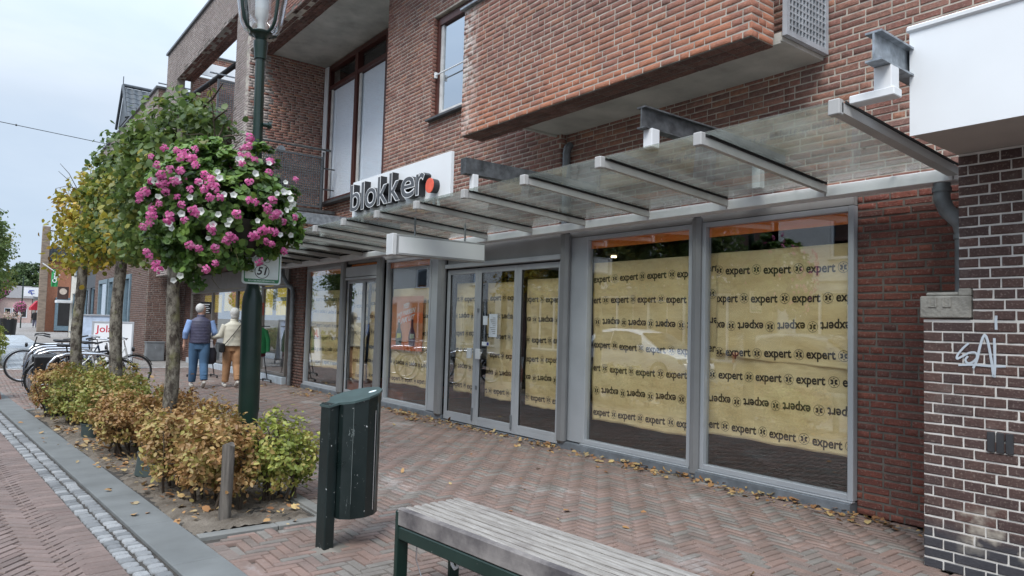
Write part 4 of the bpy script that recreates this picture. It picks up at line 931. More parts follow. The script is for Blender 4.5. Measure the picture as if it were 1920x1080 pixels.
# graffiti scrawl
def strokes(mb, pts, r):
    P = [Vector(p) for p in pts]; Q = []
    for i in range(len(P)-1):
        for k in range(6):
            t = k/6; p0, p1, p2, p3 = P[max(i-1, 0)], P[i], P[i+1], P[min(i+2, len(P)-1)]
            Q.append(.5*((2*p1)+(-p0+p2)*t+(2*p0-5*p1+4*p2-p3)*t*t+(-p0+3*p1-3*p2+p3)*t**3))
    Q.append(P[-1]); mb.tube(Q, [r]*len(Q), 6)
gm = MB()
def gp(px, py):      # traced from the wall plane
    dx = fw+rv*((px-960)/FPX)-uv*((py-540)/FPX); t = 5.0805/dx.x; p = CAMP+dx*t; return (5.0805, p.y, p.z)
gz = lambda x_, y_: gp(1620+x_*300/1246, 540+y_*260/1080)
for L_ in ([(815, 430), (770, 470), (730, 520), (725, 550), (760, 535), (820, 505), (870, 505), (880, 540), (850, 575), (810, 585), (790, 560), (810, 530)], [(850, 625), (880, 560), (905, 450), (935, 370), (960, 400), (985, 520), (1010, 690)], [(1030, 215), (1028, 260), (1030, 325)], [(1015, 390), (1018, 500), (1020, 600), (1015, 695)], [(735, 600), (850, 598), (1000, 610), (1105, 610)]):
    strokes(gm, [gz(*p) for p in L_], .0075)
gm = MB() if False else gm
V = [(5.0795+(p[0]-5.0805)*.12, p[1], p[2]) for p in gm.v]; gm.v = V
gm.build('graffiti', pbr('pale_blue_spray', (.50, .55, .60), .6, bump=.1), OLD, True)
WB = thing('white_box_sign', 'large blank white box sign jutting out above the dark brick pillar', 'sign', (4.8, 1, 2.7))
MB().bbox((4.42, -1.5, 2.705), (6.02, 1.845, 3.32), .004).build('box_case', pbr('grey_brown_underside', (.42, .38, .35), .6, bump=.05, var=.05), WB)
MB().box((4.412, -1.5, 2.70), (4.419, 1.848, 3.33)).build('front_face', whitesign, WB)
m = MB(); m.bbox((4.395, -1.5, 3.33), (6.02, 1.865, 3.37), .01); m.build('top_trim', white, WB)
# ================================================================== PLANTS
def rotmats(n, rs, up=None, spread=1.0):
    """random leaf frames; up: (n,3) preferred leaf normal"""
    a = rs.normal(size=(n, 3))*spread
    nn = a if up is None else up+a; nn /= np.linalg.norm(nn, axis=1, keepdims=True)
    t = rs.normal(size=(n, 3)); t -= nn*np.sum(t*nn, 1, keepdims=True); t /= np.linalg.norm(t, axis=1, keepdims=True)
    b = np.cross(nn, t); return np.stack([t, b, nn], axis=2)
LIME = (np.array([(0, 0, 0), (.32, .42, .07), (.5, .12, .03), (.35, -.42, .07), (1.0, 0, -.10), (.72, .30, .02), (.72, -.30, .02), (-.1, .22, .04), (-.1, -.22, .04)]), np.array([(0, 2, 1, 7), (0, 8, 3, 2), (2, 4, 5, 1), (2, 3, 6, 4)]))
OVAL = (np.array([(0, 0, 0), (.3, .26, .05), (.72, .24, .05), (1, 0, -.03), (.72, -.24, .05), (.3, -.26, .05), (.5, 0, 0)]), np.array([(0, 6, 2, 1), (6, 3, 2, 2), (0, 5, 4, 6), (6, 4, 3, 3)]))
OV = (np.array([(0, 0, 0), (.3, .27, .06), (.75, .22, .05), (1, 0, -.04), (.75, -.22, .05), (.3, -.27, .06)]), np.array([(0, 3, 2, 1), (0, 5, 4, 3)]))
def leaves(name, tmpl, pts, size, rs, mat, parent, up=None, spread=1., rnd=None, label=None):
    n = len(pts); M = rotmats(n, rs, up, spread)*(size*rs.uniform(.65, 1.25, n))[:, None, None]
    V, F, r = scatter(tmpl[0], tmpl[1], M, np.asarray(pts), rs.rand(n) if rnd is None else rnd)
    o = link(name, npmesh(name, V, F, r, [mat]), parent)
    if label: o['label'] = label
    return o
def clumps(rs, n, nc, fn, rad):
    """leaf points gathered in clumps; fn() gives a clump centre"""
    C_ = np.array([fn() for _ in range(nc)]); k = rs.randint(nc, size=n); d = rs.normal(size=(n, 3)); d /= np.linalg.norm(d, axis=1, keepdims=True)
    return C_[k]+d*(rad*rs.uniform(.25, 1, n)**.6)[:, None]*np.array([1, 1, .8]), k
def clump_tone(k, nc, rs, a=.55): c = rs.rand(nc); return np.clip(c[k]*a+rs.rand(len(k))*(1-a), 0, 1)  # random tone, partly shared within each leaf clump
# --- pleached lime trees: flat screens on clean trunks
def lime(x, y, ht, half, lab, mt, seed, top=4.3, bot=2.15, r=.085, n=5200, depth=.30, ax=KD, tone=None, lean=0, off=0):
    rs = np.random.RandomState(seed); t = thing('lime_tree', lab, 'tree', (x, y, 0), 'pleached lime trees along the kerb')
    tr = MB(); P0 = []
    for i in range(15):
        z = -.03+i*(top-.25)/14; rr = r*(1.18 if i == 0 else 1)*(1-.35*z/top)*(1+.04*math.sin(i*2.7+seed)); P0.append(((x+.018*math.sin(i*.9+seed), y+.015*math.cos(i*.7), z), rr))
    tr.tube([p for p, _ in P0], [q for _, q in P0], 14); tr.build('trunk', bark_l, t, 60)
    br = MB(); nb = []
    for lev in np.linspace(bot+.15, top-.3, 6):
        for sg in (-1, 1):
            pts = [Vector((x, y, lev-.1))]
            for k in range(1, 6): pts.append(Vector((x, y, lev))+ax*(sg*half*k/5)+Vector((rs.uniform(-.06, .06), 0, rs.uniform(-.05, .09))))
            br.tube(pts, [.022, .02, .016, .012, .009, .005], 6); nb += pts[1:]
    for _ in range(46):
        p = nb[rs.randint(len(nb))]; d = Vector((rs.uniform(-1, 1)*depth, rs.uniform(-.3, .3), rs.uniform(-.2, .5))); br.tube([p, p+d*.5+Vector((0, 0, .05)), p+d], [.007, .005, .003], 5)
    br.build('branch', twig, t, 60)
    def c():
        u = rs.uniform(-1, 1); zz = rs.uniform(0, 1); tp = top-.28*abs(u)**2
        tp += rs.uniform(-.18, .12); p = Vector((x, y, bot+.10+rs.uniform(-.1, .1)+(tp-bot-.25)*zz))+ax*(u*half+off)+KN*(rs.uniform(-1, 1)*depth*(1-.3*zz)); return tuple(p)
    nc = 150; pts, k = clumps(rs, n, nc, c, .19); far_ = rs.rand(n) < .1; pts[far_] += rs.normal(size=(far_.sum(), 3))*.10; out_ = (pts-np.array([x, y, (top+bot)/2])); out_[:, 1] *= .3; out_[:, 2] *= .35; out_ /= np.linalg.norm(out_, axis=1, keepdims=True)
    up = out_*.8+np.array([-.1, -.3, .55])
    tn = clump_tone(k, nc, rs)
    if tone: tn = np.clip(tn*.6+tone(pts)*.6, 0, 1)
    leaves('foliage', LIME, pts, .072, rs, mt, t, up, .8, tn); return t
def rs0(p): return np.random.RandomState(len(p)).rand(len(p))
lime(1.72, 7.95, 0, 1.2, 'nearest pleached lime tree, dark green, behind the hanging flowers', lf_green, 11, top=3.92, n=7200, r=.074, off=.38, tone=lambda p: np.clip(rs0(p)*.8+(p[:, 2]-3.7)*.5*(p[:, 1] < 7.6), 0, 1))
lime(1.60, 10.55, 0, 1.42, 'middle pleached lime tree with leaves turning yellow low down', lf_mid, 12, top=3.88, r=.084, n=8000, tone=lambda p: np.clip(.55+(2.9-p[:, 2])*.45, 0, 1.2)*rs0(p)*1.3)
lime(1.43, 13.0, 0, 1.15, 'third pleached lime tree, thin crown of yellow autumn leaves', lf_yel, 13, top=3.85, r=.088, n=2300, tone=lambda p: .3+rs0(p)*.6)
lime(.50, 26.0, 0, 1.3, 'dense green lime tree at the left edge of the photo above the far hedge', lf_green, 14, top=4.6, bot=2.0, r=.1, n=5500, depth=.30, tone=lambda p: rs0(p)*.5)
lime(.62, 30.5, 0, 1.6, 'second lime tree in the far bed, standing behind the leftmost one', lf_mid, 15, top=4.5, bot=2.0, r=.1, n=3500, depth=.7)
lime(.42, 35.5, 0, 1.6, 'third lime tree in the far bed, mostly hidden at the left edge', lf_mid, 16, top=4.4, bot=2.0, r=.1, n=3000, depth=.6)
# --- beech hedge shrubs
def shrub(x, y, rx, ry, h, lab, mt, seed, n=2600, base=.02, sz=.047):
    rx *= 1.06; ry *= 1.18
    n = int(n*1.35); rs = np.random.RandomState(seed); t = thing('beech_shrub', lab, 'shrub', (x, y, 0), 'beech shrubs of the low autumn hedge')
    st = MB()
    for _ in range(9):
        a = rs.uniform(0, 6.28); bx, by = x+rs.uniform(-.5, .5)*rx, y+rs.uniform(-.6, .6)*ry
        p = [Vector((bx, by, -.03))]; 
        for k in range(4): p.append(p[-1]+Vector((math.cos(a)*rs.uniform(0, .07), math.sin(a)*rs.uniform(0, .07)+rs.uniform(-.03, .03), h*.22)))
        st.tube(p, [.013, .011, .009, .006, .003], 6)
        for k in range(3):
            q = p[rs.randint(1, 4)]; d = Vector((rs.uniform(-.22, .22), rs.uniform(-.22, .22), rs.uniform(.03, .2))); st.tube([q, q+d*.6, q+d], [.005, .004, .002], 5)
    st.build('stems', twig, t, 60)
    def c():
        while True:
            p = rs.uniform(-1, 1, 3)
            if abs(p[0])**2.6+abs(p[1])**2.6+abs(p[2])**3 < 1: break
        return (x+p[0]*rx, y+p[1]*ry, base+.1+(h-base)*(p[2]*.5+.5)*(.9+.1*math.sin(p[1]*5)))
    nc = 95; pts, k = clumps(rs, n, nc, c, .085); far_ = rs.rand(n) < .14; pts[far_] += rs.normal(size=(far_.sum(), 3))*.065; pts[:, 2] = np.maximum(pts[:, 2], .03); o = (pts-np.array([x, y, h*.5])); o /= np.linalg.norm(o, axis=1, keepdims=True)
    leaves('foliage', OV, pts, sz, rs, mt, t, o*.6+np.array([0, 0, .6]), .75, clump_tone(k, nc, rs, .6)); return t
shrub(2.18, 5.95, .27, .30, .66, 'yellow-green beech shrub wrapped round the right of the lamp post foot', lf_hg, 21, 1900)
shrub(1.68, 5.95, .26, .36, .68, 'brown-leaved beech shrub just left of the wooden stake', lf_hb, 22, 2600)
shrub(1.55, 6.75, .26, .38, .64, 'rust-brown beech shrub right of the open plastic pot', lf_hb, 23, 2600)
shrub(2.0, 7.0, .24, .40, .62, 'sparse beech shrub behind the lamp post, on the shop side', lf_hb, 24, 2000)
shrub(1.80, 8.25, .26, .42, .66, 'orange-brown beech shrub round the nearest tree trunk', lf_hb, 25, 2600)
shrub(1.42, 8.75, .24, .42, .60, 'coppery beech shrub between the two upright pots', lf_hb, 26, 2500)
shrub(1.72, 9.35, .28, .42, .66, 'bright green and brown beech shrub beyond the nearest trunk', lf_hm, 27, 2600)
shrub(1.42, 10.15, .28, .46, .68, 'mixed green beech shrub in front of the middle trunk', lf_hm, 28, 2700)
shrub(1.74, 10.9, .30, .45, .72, 'brown-tipped beech shrub beside the middle trunk', lf_hm, 29, 2400)
shrub(1.28, 11.35, .30, .46, .72, 'tall yellowish beech shrub at the third tree', lf_hm, 30, 2500)
shrub(1.12, 12.25, .28, .42, .72, 'farthest brown beech shrub of the hedge, by the bicycles', lf_hb, 31, 2500)
shrub(1.58, 12.1, .30, .5, .74, 'green-topped beech shrub at the back of the bed by the bicycles', lf_hm, 32, 2200)
for k in range(6):
    shrub(.50-.045*k, 24.0+2.0*k, .42, 1.0, 1.05, 'clipped yellow-green hedge plant %s in the bed past the white line' % ('nearest', 'second', 'third', 'fourth', 'fifth', 'last')[k], lf_hm if k % 2 else lf_hg, 40+k, 2600, sz=.07)['group'] = 'far hedge along the street'
# pots, stake
def pot(x, y, r0, r1, h, lab, tilt=0):
    T = Matrix.Translation((x, y, -.01)) @ Matrix.Rotation(tilt, 4, 'Y'); m = MB()
    pr = [(r0, 0), (r1*.97, h*.9), (r1*1.03, h*.9), (r1*1.04, h), (r1*.96, h), (r0*.92, .03), (.001, .03)]; m.lathe(pr, n=28, caps=False); m.v = [tuple(T @ Vector(v)) for v in m.v]
    o = tag(m.build('plastic_pot', pbr('dark_grey_pot', (.045, .062, .06), .55, var=.2, bump=.1), None, 40), lab, 'pot', 'dark plastic pots in the planting bed'); return o
pot(1.50, 7.45, .155, .145, .21, 'large open dark pot in the soil at the middle of the hedge', R(3))
pot(1.30, 10.0, .10, .11, .18, 'small dark pot half hidden under the coppery shrub')
pot(1.12, 12.4, .11, .12, .20, 'dark pot at the far end of the hedge', R(-4))
pot(2.02, 9.5, .09, .09, .18, 'small pot at the shop side of the hedge behind the leaves')
m = MB(); rs = random.Random(2); rg = []
for z in (-.1, .1, .3, .5, .56): rg.append([(1.60+.043*math.cos(t)*(1+.08*math.sin(3*t+z*9))+.01*z, 5.45+.05*math.sin(t)*(1+.06*math.cos(2*t)), z+(.012*math.sin(t*2) if z > .55 else 0)) for t in [2*math.pi*i/14 for i in range(14)]])
tag(m.loft(rg).build('wooden_stake', stake_m, None, 50), 'short weathered grey wooden stake in the front of the planting bed', 'stake')

# ================================================================== FALLEN LEAVES
def litter():
    rs = np.random.RandomState(9); P = []; 
    for _ in range(520):         # drifts along the plinth
        y = rs.uniform(2.2, 15.5); d = abs(rs.exponential(.09)); P.append((5.93-d, y, rs.uniform(.006, .03)))
    for (cx, cy, n, s) in ((5.78, 10.3, 70, .12), (5.6, 9.6, 60, .12), (5.85, 6.9, 50, .12), (5.85, 3.0, 60, .15), (5.75, 8.5, 40, .2), (5.8, 3.9, 40, .15), (5.7, 12.5, 50, .2), (5.4, 13.6, 45, .15), (5.3, 15.9, 30, .2), (5.8, 5.1, 50, .2)):
        for _ in range(n): P.append((min(5.93, cx+rs.normal()*s*.6), cy+rs.normal()*s*1.6, rs.uniform(.006, .035)))
    for _ in range(90): P.append((rs.uniform(2.5, 5.8), rs.uniform(2.3, 16), .008))
    for _ in range(230): yy = rs.uniform(5.3, 13); P.append((rs.uniform(kx(yy)+.03, 2.2), yy, rs.uniform(.015, .04)))
    for (cx, cy, n) in ((1.45, 5.75, 14), (1.42, 6.5, 20), (1.3, 8.0, 40), (1.2, 9.3, 60), (1.1, 10.6, 40), (2.0, 5.5, 16)):
        for _ in range(n): P.append((cx+rs.normal()*.08, cy+rs.normal()*.22, rs.uniform(.015, .04)))
    for _ in range(14): yy = rs.uniform(5, 12); P.append((kx(yy, -.15)+rs.uniform(-.12, .12), yy, .014))
    P = np.array(P); n = len(P); up = np.zeros((n, 3)); up[:, 2] = 1
    big = rs.rand(n) < .35
    for nm, tm, sel, sz in (('fallen_leaves', LIME, big, .06), ('fallen_leaves', OV, ~big, .042)):
        o = leaves(nm, tm, P[sel], sz, rs, lf_lit, None, up[sel], .3); stuff(o, 'dry orange and tan fallen leaves drifted along the shop plinth and over the bed' if sz > .05 else 'small crisp brown leaves scattered over paving and soil', 'fallen leaves')
    for (x, y) in ((4.68, 4.62), (5.2, 3.1), (4.9, 2.55), (5.05, 4.05), (4.62, 7.0), (5.3, 2.25)): pass
litter()
def candeb():
    rs = np.random.RandomState(4); P = []
    for _ in range(260):
        x = 5.70-abs(rs.exponential(.10)) if rs.rand() < .7 else rs.uniform(4.3, 5.6); P.append((x, rs.uniform(2.2, 15), 2.915-.0615*(x-4.06)))
    P = np.array(P); up = np.zeros((len(P), 3)); up[:, 2] = 1; stuff(leaves('canopy_debris', OV, P, .05, rs, lf_lit, None, up, .12), 'dead leaves and dirt lying on top of the glass canopy', 'fallen leaves')
candeb()
# ================================================================== LAMP POST
LX, LY = 2.09, 6.62
lp = thing('street_lamp', 'dark green lamp post with a glass lantern carrying the flower basket', 'street lamp', (LX, LY, 0))
m = MB(); m.lathe([(.085, -.05), (.085, .62), (.093, .66), (.093, 1.62), (.085, 1.70), (.06, 1.78), (.048, 1.9), (.046, 3.2), (.043, 4.02), (.043, 4.03)], (LX, LY, 0), 12); m.build('pole', green, lp, 30)
m = MB(); m.lathe([(.055, 3.93), (.058, 4.0), (.064, 4.05), (.064, 4.10), (.05, 4.115), (.058, 4.14), (.09, 4.17)], (LX, LY, 0), 20); m.build('collar', green, lp, 40)
MB().lathe([(.088, -.02), (.09, .50), (.086, .52)], (LX, LY, 0), 12).build('black_foot', black, lp, 30)
m = MB(); m.lathe([(.02, 0), (.02, .05), (.032, .05), (.032, .075), (.001, .078)], (LX+.03, LY-.035, 3.31), 12, ax=Matrix.Rotation(R(90), 3, 'Y')); m.build('knob', green, lp, True)
prof = [(.085, 4.17), (.15, 4.20), (.185, 4.26), (.205, 4.36), (.225, 4.5), (.26, 4.66), (.275, 4.78)]
lg = glass('lantern_glass', 1.2, .10, (.93, .95, .96))
ln = MB().lathe(prof, (LX, LY, 0), 32, caps=False).build('lantern', lg, lp, True)
m = MB()
for a in (200, 290, 20, 110):
    a = R(a); m.tube([(LX+(r_+.006)*math.cos(a), LY+(r_+.006)*math.sin(a), z) for r_, z in prof], .016, 8)
m.lathe([(.10, 4.165), (.105, 4.18), (.07, 4.20), (.001, 4.2)], (LX, LY, 0), 20); m.build('lantern_rib', green, ln, True)
MB().lathe([(.29, 4.78), (.30, 4.80), (.24, 4.92), (.10, 5.02), (.03, 5.06), (.001, 5.12)], (LX, LY, 0), 28).build('lantern_cap', green, ln, True)
MB().lathe([(.035, 4.2), (.035, 4.3), (.06, 4.34), (.06, 4.55), (.05, 4.6)], (LX, LY, 0), 16).build('bulb', pbr('opal_bulb', (.75, .75, .73), .3, bump=0), ln, True)
lp.location.x += .03; lp.rotation_euler.y = -.0143
# ---- cycle route sign 51
cs = thing('cycle_route_sign', 'white cycle route sign with green border and the number 51 in a circle', 'sign', (2.15, 6.5, 1.8))
vn = Vector((-.05, -1, 0)).normalized(); su = Vector((1, -.05, 0)).normalized(); SO = Vector((2.128, 6.50, 1.985))
ST_ = frameT(SO, su, Z, vn)
def rrect(w_, h_, r_, n=5):
    P = []
    for cx, cy, a0 in ((w_/2-r_, h_/2-r_, 0), (-w_/2+r_, h_/2-r_, 90), (-w_/2+r_, -h_/2+r_, 180), (w_/2-r_, -h_/2+r_, 270)):
        for k in range(n+1): a = R(a0+90*k/n); P.append((cx+r_*math.cos(a), cy+r_*math.sin(a)))
    return P
gs = pbr('sign_green', (.02, .20, .07), .4, bump=0); ws_ = pbr('sign_white', (.70, .78, .76), .35, bump=0)
def plate(w_, h_, r_, z0, z1, m_, nm, par, oy=0): MB().prism(rrect(w_, h_, r_), lambda p: ST_ @ Vector((p[0], p[1]+oy, z0)), lambda p: ST_ @ Vector((p[0], p[1]+oy, z1))).build(nm, m_, par)
plate(.345, .345, .03, 0, .018, ws_, 'plate', cs); plate(.315, .315, .02, .018, .0195, gs, 'green_border', cs); plate(.297, .275, .008, .0196, .021, ws_, 'white_field', cs, .012)
m = MB(); nn = 32
for r_ in (.066, .060): m.v += [tuple(ST_ @ Vector((r_*math.cos(2*math.pi*k/nn), -.055+r_*math.sin(2*math.pi*k/nn), .0215))) for k in range(nn)]
m.f = [(k, (k+1) % nn, nn+(k+1) % nn, nn+k) for k in range(nn)]; m.mi = [0]*nn
V, F = text('51', .098, off=.0025, shear=.2); m.add(V, F, ST_ @ Matrix.Translation((0, -.055, .0215))); m.build('number', black, cs)
V, F = text('ROUTEBUREAUBRABANT.NL', .0185, off=.0004); MB().add(V, F, ST_ @ Matrix.Translation((0, -.143, .0202))).build('small_lettering', ws_, cs)
m = MB()
for cx in (-.042, .042):
    for r_ in (.027,): m.tube([ST_ @ Vector((cx+r_*math.cos(a), .055+r_*math.sin(a), .0215)) for a in [2*math.pi*k/18 for k in range(18)]], .0018, 4, True)
m.tube([ST_ @ Vector(p+(.0215,)) for p in ((-.042, .055), (-.02, .09), (.022, .09), (0, .055), (-.042, .055))], .0018, 4); m.tube([ST_ @ Vector(p+(.0215,)) for p in ((.042, .055), (.022, .10), (.03, .106))], .0018, 4); m.tube([ST_ @ Vector(p+(.0215,)) for p in ((0, .055), (-.02, .096))], .0018, 4)
m.build('bicycle_symbol', black, cs)
m = MB()
for z in (1.9, 2.08): m.tube([(LX+.062*math.cos(a), LY+.062*math.sin(a), z) for a in [2*math.pi*k/16 for k in range(16)]], .008, 6, True); m.box((LX-.02+.03, 6.515, z-.01), (LX+.02+.03, LY-.05, z+.01))
m.build('clamp', zinc, cs)
# ---- flower basket
fb = thing('flower_basket', 'big round basket of pink geraniums and white petunias hung on the lamp post', 'flower basket', (1.8, 6.4, 1.8))
rs = np.random.RandomState(77)
lobes = [((1.74, 6.32, 2.40), (.56, .50, .52), 5), ((1.45, 6.30, 2.62), (.36, .36, .36), 2), ((2.03, 6.36, 2.52), (.33, .36, .42), 2.4), ((2.05, 6.42, 2.90), (.14, .14, .24), .45), ((1.52, 6.3, 1.96), (.26, .3, .20), 1.0), ((1.58, 6.3, 2.82), (.25, .25, .2), .8), ((1.24, 6.3, 2.30), (.18, .22, .3), .8), ((2.24, 6.3, 2.32), (.15, .2, .26), .7)]
wts = np.array([l[2] for l in lobes]); wts /= wts.sum()
def fbp(shell=.0):
    l = lobes[rs.choice(len(lobes), p=wts)]; d = rs.normal(size=3); d /= np.linalg.norm(d); r_ = rs.uniform(shell, 1)**.5
    return np.array(l[0])+d*np.array(l[1])*r_, d
def inside_any(p, f=.9): return any(sum(((p[i]-l[0][i])/(l[1][i]*f))**2 for i in range(3)) < 1 for l in lobes)
pts, k = clumps(rs, 10500, 330, lambda: tuple(fbp(.35)[0]), .06)
cen = np.array([1.8, 6.4, 2.4]); o = pts-cen; o /= np.linalg.norm(o, axis=1, keepdims=True)
GER = (np.array([(0, 0, 0), (.5, .5, .1), (.95, .28, .0), (1.0, -.2, .02), (.6, -.55, .1), (.05, -.5, .05), (.05, .45, .05)]), np.array([(0, 3, 2, 1), (0, 5, 4, 3), (0, 1, 6, 6)]))
GER = (GER[0], np.array([(0, 3, 2, 1), (0, 5, 4, 3)]))
leaves('foliage', GER, pts, .052, rs, lf_fl, fb, o*.8+np.array([-.05, -.2, .5]), .5, clump_tone(k, 330, rs, .5))
m = MB()
for _ in range(60):
    p, d = fbp(.6); q = p+d*rs.uniform(.03, .12); m.tube([tuple(cen*.3+p*.7), tuple(p), tuple(q)], [.003, .0025, .0015], 5)
m.build('stems', pbr('plant_stem', (.10, .09, .03), .8, bump=0), fb)
m = MB(); m.lathe([(.20, 2.05), (.30, 2.15), (.36, 2.30), (.36, 2.34), (.001, 2.34)], (1.82, 6.42, 0), 20); m.build('basket_liner', pbr('basket_liner', (.03, .028, .02), .9), fb, True)
m = MB(); m.tube([(1.82, 6.42, 2.3), (1.95, 6.5, 2.35), (2.08, 6.6, 2.35)], .015, 8); m.tube([(1.82, 6.42, 2.2), (2.08, 6.6, 2.05)], .012, 8); m.build('bracket', green, fb, True)
def petalcl(seed, r_, npet, psz, mat, nm):
    q = np.random.RandomState(seed); V = []; F = []; Rn = []
    nf = npet
    for i in range(nf):
        a = q.uniform(0, 6.28); rr = r_*math.sqrt(q.uniform(0, 1)); h = math.sqrt(max(0, 1-(rr/r_)**2))*r_*.6; c = np.array([rr*math.cos(a), rr*math.sin(a), h+q.uniform(-.004, .004)])
        nrm = c/np.linalg.norm(c)+np.array([0, 0, .6])+q.normal(size=3)*.35; nrm /= np.linalg.norm(nrm); t = np.cross(nrm, q.normal(size=3)); t /= np.linalg.norm(t); b_ = np.cross(nrm, t); rv_ = q.rand()
        for kk in range(5):
            an = 2*math.pi*kk/5; d = t*math.cos(an)+b_*math.sin(an); e_ = np.cross(nrm, d); o_ = len(V)
            V += [c, c+d*psz*.6+e_*psz*.34+nrm*psz*.15, c+d*psz+nrm*psz*.05, c+d*psz*.6-e_*psz*.34+nrm*psz*.15]; F.append((o_, o_+3, o_+2, o_+1)); Rn += [rv_]*4
    return npmesh(nm, np.array(V), np.array(F), np.array(Rn), [mat])
PK = [petalcl(i, .034, 26, .0125, pink, 'pink_flower_head') for i in range(7)]
def trumpet(seed):
    q = np.random.RandomState(seed); V = [np.array((0, 0, -.012))]; F = []; n = 10
    for k in range(n): a = 2*math.pi*k/n; r_ = .012; V.append(np.array((r_*math.cos(a), r_*math.sin(a), .004)))
    for k in range(n): a = 2*math.pi*k/n; r_ = .030*(1+.1*math.cos(5*a)+q.uniform(-.06, .06)); V.append(np.array((r_*math.cos(a), r_*math.sin(a), .012+q.uniform(-.003, .004))))
    F = [(0, 1+k, 1+(k+1) % n, 1+(k+1) % n) for k in range(n)]
    V2 = V+[V[0]+np.array([.0005, 0, 0])]; F = [(0, len(V), 1+(k+1) % n, 1+k)[::-1] for k in range(n)]; F = [(1+k, 1+(k+1) % n, len(V), 0) for k in range(n)]+[(1+k, n+1+k, n+1+(k+1) % n, 1+(k+1) % n) for k in range(n)]
    return npmesh('white_flower', np.array(V2), np.array(F), np.full(len(V2), q.rand()), [wpet])
WT = [trumpet(i) for i in range(4)]
def place(mesh, p, d, s, nm):
    o = bpy.data.objects.new(nm, mesh); COL.objects.link(o); o.parent = fb; o.location = Vector(p)-wl(fb); d = Vector(d); o.rotation_euler = d.to_track_quat('Z', 'Y').to_euler(); o.rotation_euler.rotate_axis('Z', rs.uniform(0, 6)); o.scale = (s,)*3
# heads where the photo shows them (rays from the camera onto the front of the foliage)
PINKS = [(348, 293), (365, 285), (333, 287), (313, 283), (290, 298), (366, 312), (382, 330), (398, 340), (322, 320), (308, 330), (305, 345), (330, 340), (340, 322), (290, 340), (315, 358), (360, 358), (395, 372), (337, 372), (385, 358), (262, 367), (278, 364), (268, 378), (404, 355), (365, 395), (290, 395), (300, 385), (288, 405), (370, 400), (322, 405), (350, 412), (325, 410), (315, 412), (275, 425), (285, 418), (443, 402), (397, 425), (400, 432), (425, 448), (437, 445), (360, 456), (375, 462), (405, 462), (275, 473), (280, 480), (293, 495), (295, 505), (385, 502), (400, 493), (468, 258), (470, 277), (455, 278), (463, 298), (475, 305), (450, 297), (505, 308), (500, 328), (548, 340), (465, 345), (465, 377), (475, 380), (506, 377), (498, 395), (505, 405), (497, 390), (475, 438), (488, 430), (470, 440), (500, 430), (510, 433), (495, 450), (505, 455), (526, 415), (545, 408), (482, 485), (533, 467), (430, 440), (300, 312), (375, 345), (355, 300), (362, 300), (412, 372), (345, 385), (312, 345), (452, 312), (515, 402), (340, 300), (270, 372), (395, 348)]
WHITES = [(408, 327), (412, 338), (378, 345), (297, 340), (420, 367), (437, 368), (360, 372), (299, 373), (380, 396), (345, 400), (410, 402), (430, 412), (315, 418), (328, 426), (392, 443), (426, 420), (479, 413), (518, 400), (530, 395), (546, 405), (520, 438), (544, 418), (543, 440), (514, 365), (525, 362), (535, 365), (538, 375), (543, 382), (531, 345), (503, 312), (450, 305), (342, 512), (325, 525), (335, 335), (445, 305), (537, 390), (475, 330), (400, 420)]
def hit(px, py):
    d = (fw+rv*((px-960)/FPX)-uv*((py-540)/FPX)).normalized(); best = None
    for c, r_, _ in lobes:
        oc = [(CAMP[i]-c[i])/r_[i] for i in range(3)]; dd = [d[i]/r_[i] for i in range(3)]; A = sum(x_*x_ for x_ in dd); B = sum(x_*y_ for x_, y_ in zip(oc, dd)); C_ = sum(x_*x_ for x_ in oc)-1; D = B*B-A*C_
        if D > 0:
            t = (-B-math.sqrt(D))/A
            if best is None or t < best[0]: p = CAMP+d*t; best = (t, p, Vector([(p[i]-c[i])/r_[i]**2 for i in range(3)]).normalized())
    if best: return best[1], best[2], d
    t = 6.25/d.y; return CAMP+d*t, -d, d
for i, (a, c) in enumerate(PINKS):
    p, nr, d = hit(a, c); place(PK[i % 7], p+nr*.03-d*.02, (nr-d*.8+Vector((0, 0, .25))).normalized(), rs.uniform(.75, 1.2), 'pink_flower_head')
for i, (a, c) in enumerate(WHITES):
    p, nr, d = hit(a, c); place(WT[i % 4], p+nr*.03-d*.02, (nr-d+Vector(rs.uniform(-.5, .5, 3))).normalized(), rs.uniform(.7, 1.05), 'white_flower')
for i in range(26):      # flowers on the far side too
    d = rs.normal(size=3); d[1] = abs(d[1]); d /= np.linalg.norm(d); l = lobes[i % 3]; place(PK[i % 7], np.array(l[0])+d*np.array(l[1])*1.02, d, rs.uniform(.9, 1.3), 'pink_flower_head')

# ================================================================== LITTER BIN
bn = thing('litter_bin', 'scratched dark green steel litter bin with sloping lid on a square post', 'bin', (1.95, 4.5, 0))
def scratchgreen():
    t = NT('scratched_green'); c = t.mix(t.rng(t.noise(3, 4), .35, .7, 0, 1), (.0055, .0115, .011), (.009, .017, .0165)); n = t.noise(16, 8, stretch=(1, 1, .22), rough=.85); c = t.mix(t.rng(n, .635, .66, 0, .7), c, (.36, .40, .39))
    n = t.noise(40, 3); c = t.mix(t.rng(n, .71, .74, 0, .8), c, (.55, .56, .55)); t.bsdf(c, t.rng(t.noise(8, 3), .3, .7, .25, .5), 0, n, .1, .003, .5); return t.m
sg_ = scratchgreen()
T = Matrix.Translation((1.952, 4.47, 0)) @ Matrix.Rotation(R(8), 4, 'Z')
MB().bbox((-.03, -.055, -.05), (.045, .055, .952), .006, T).build('post', sg_, bn)
poly = [(.048, -.10), (.10, -.145), (.20, -.165), (.29, -.14), (.355, -.085), (.385, 0), (.355, .085), (.29, .14), (.20, .165), (.10, .145), (.048, .10)]
zt = lambda x_: .945+(x_-.0)*.235
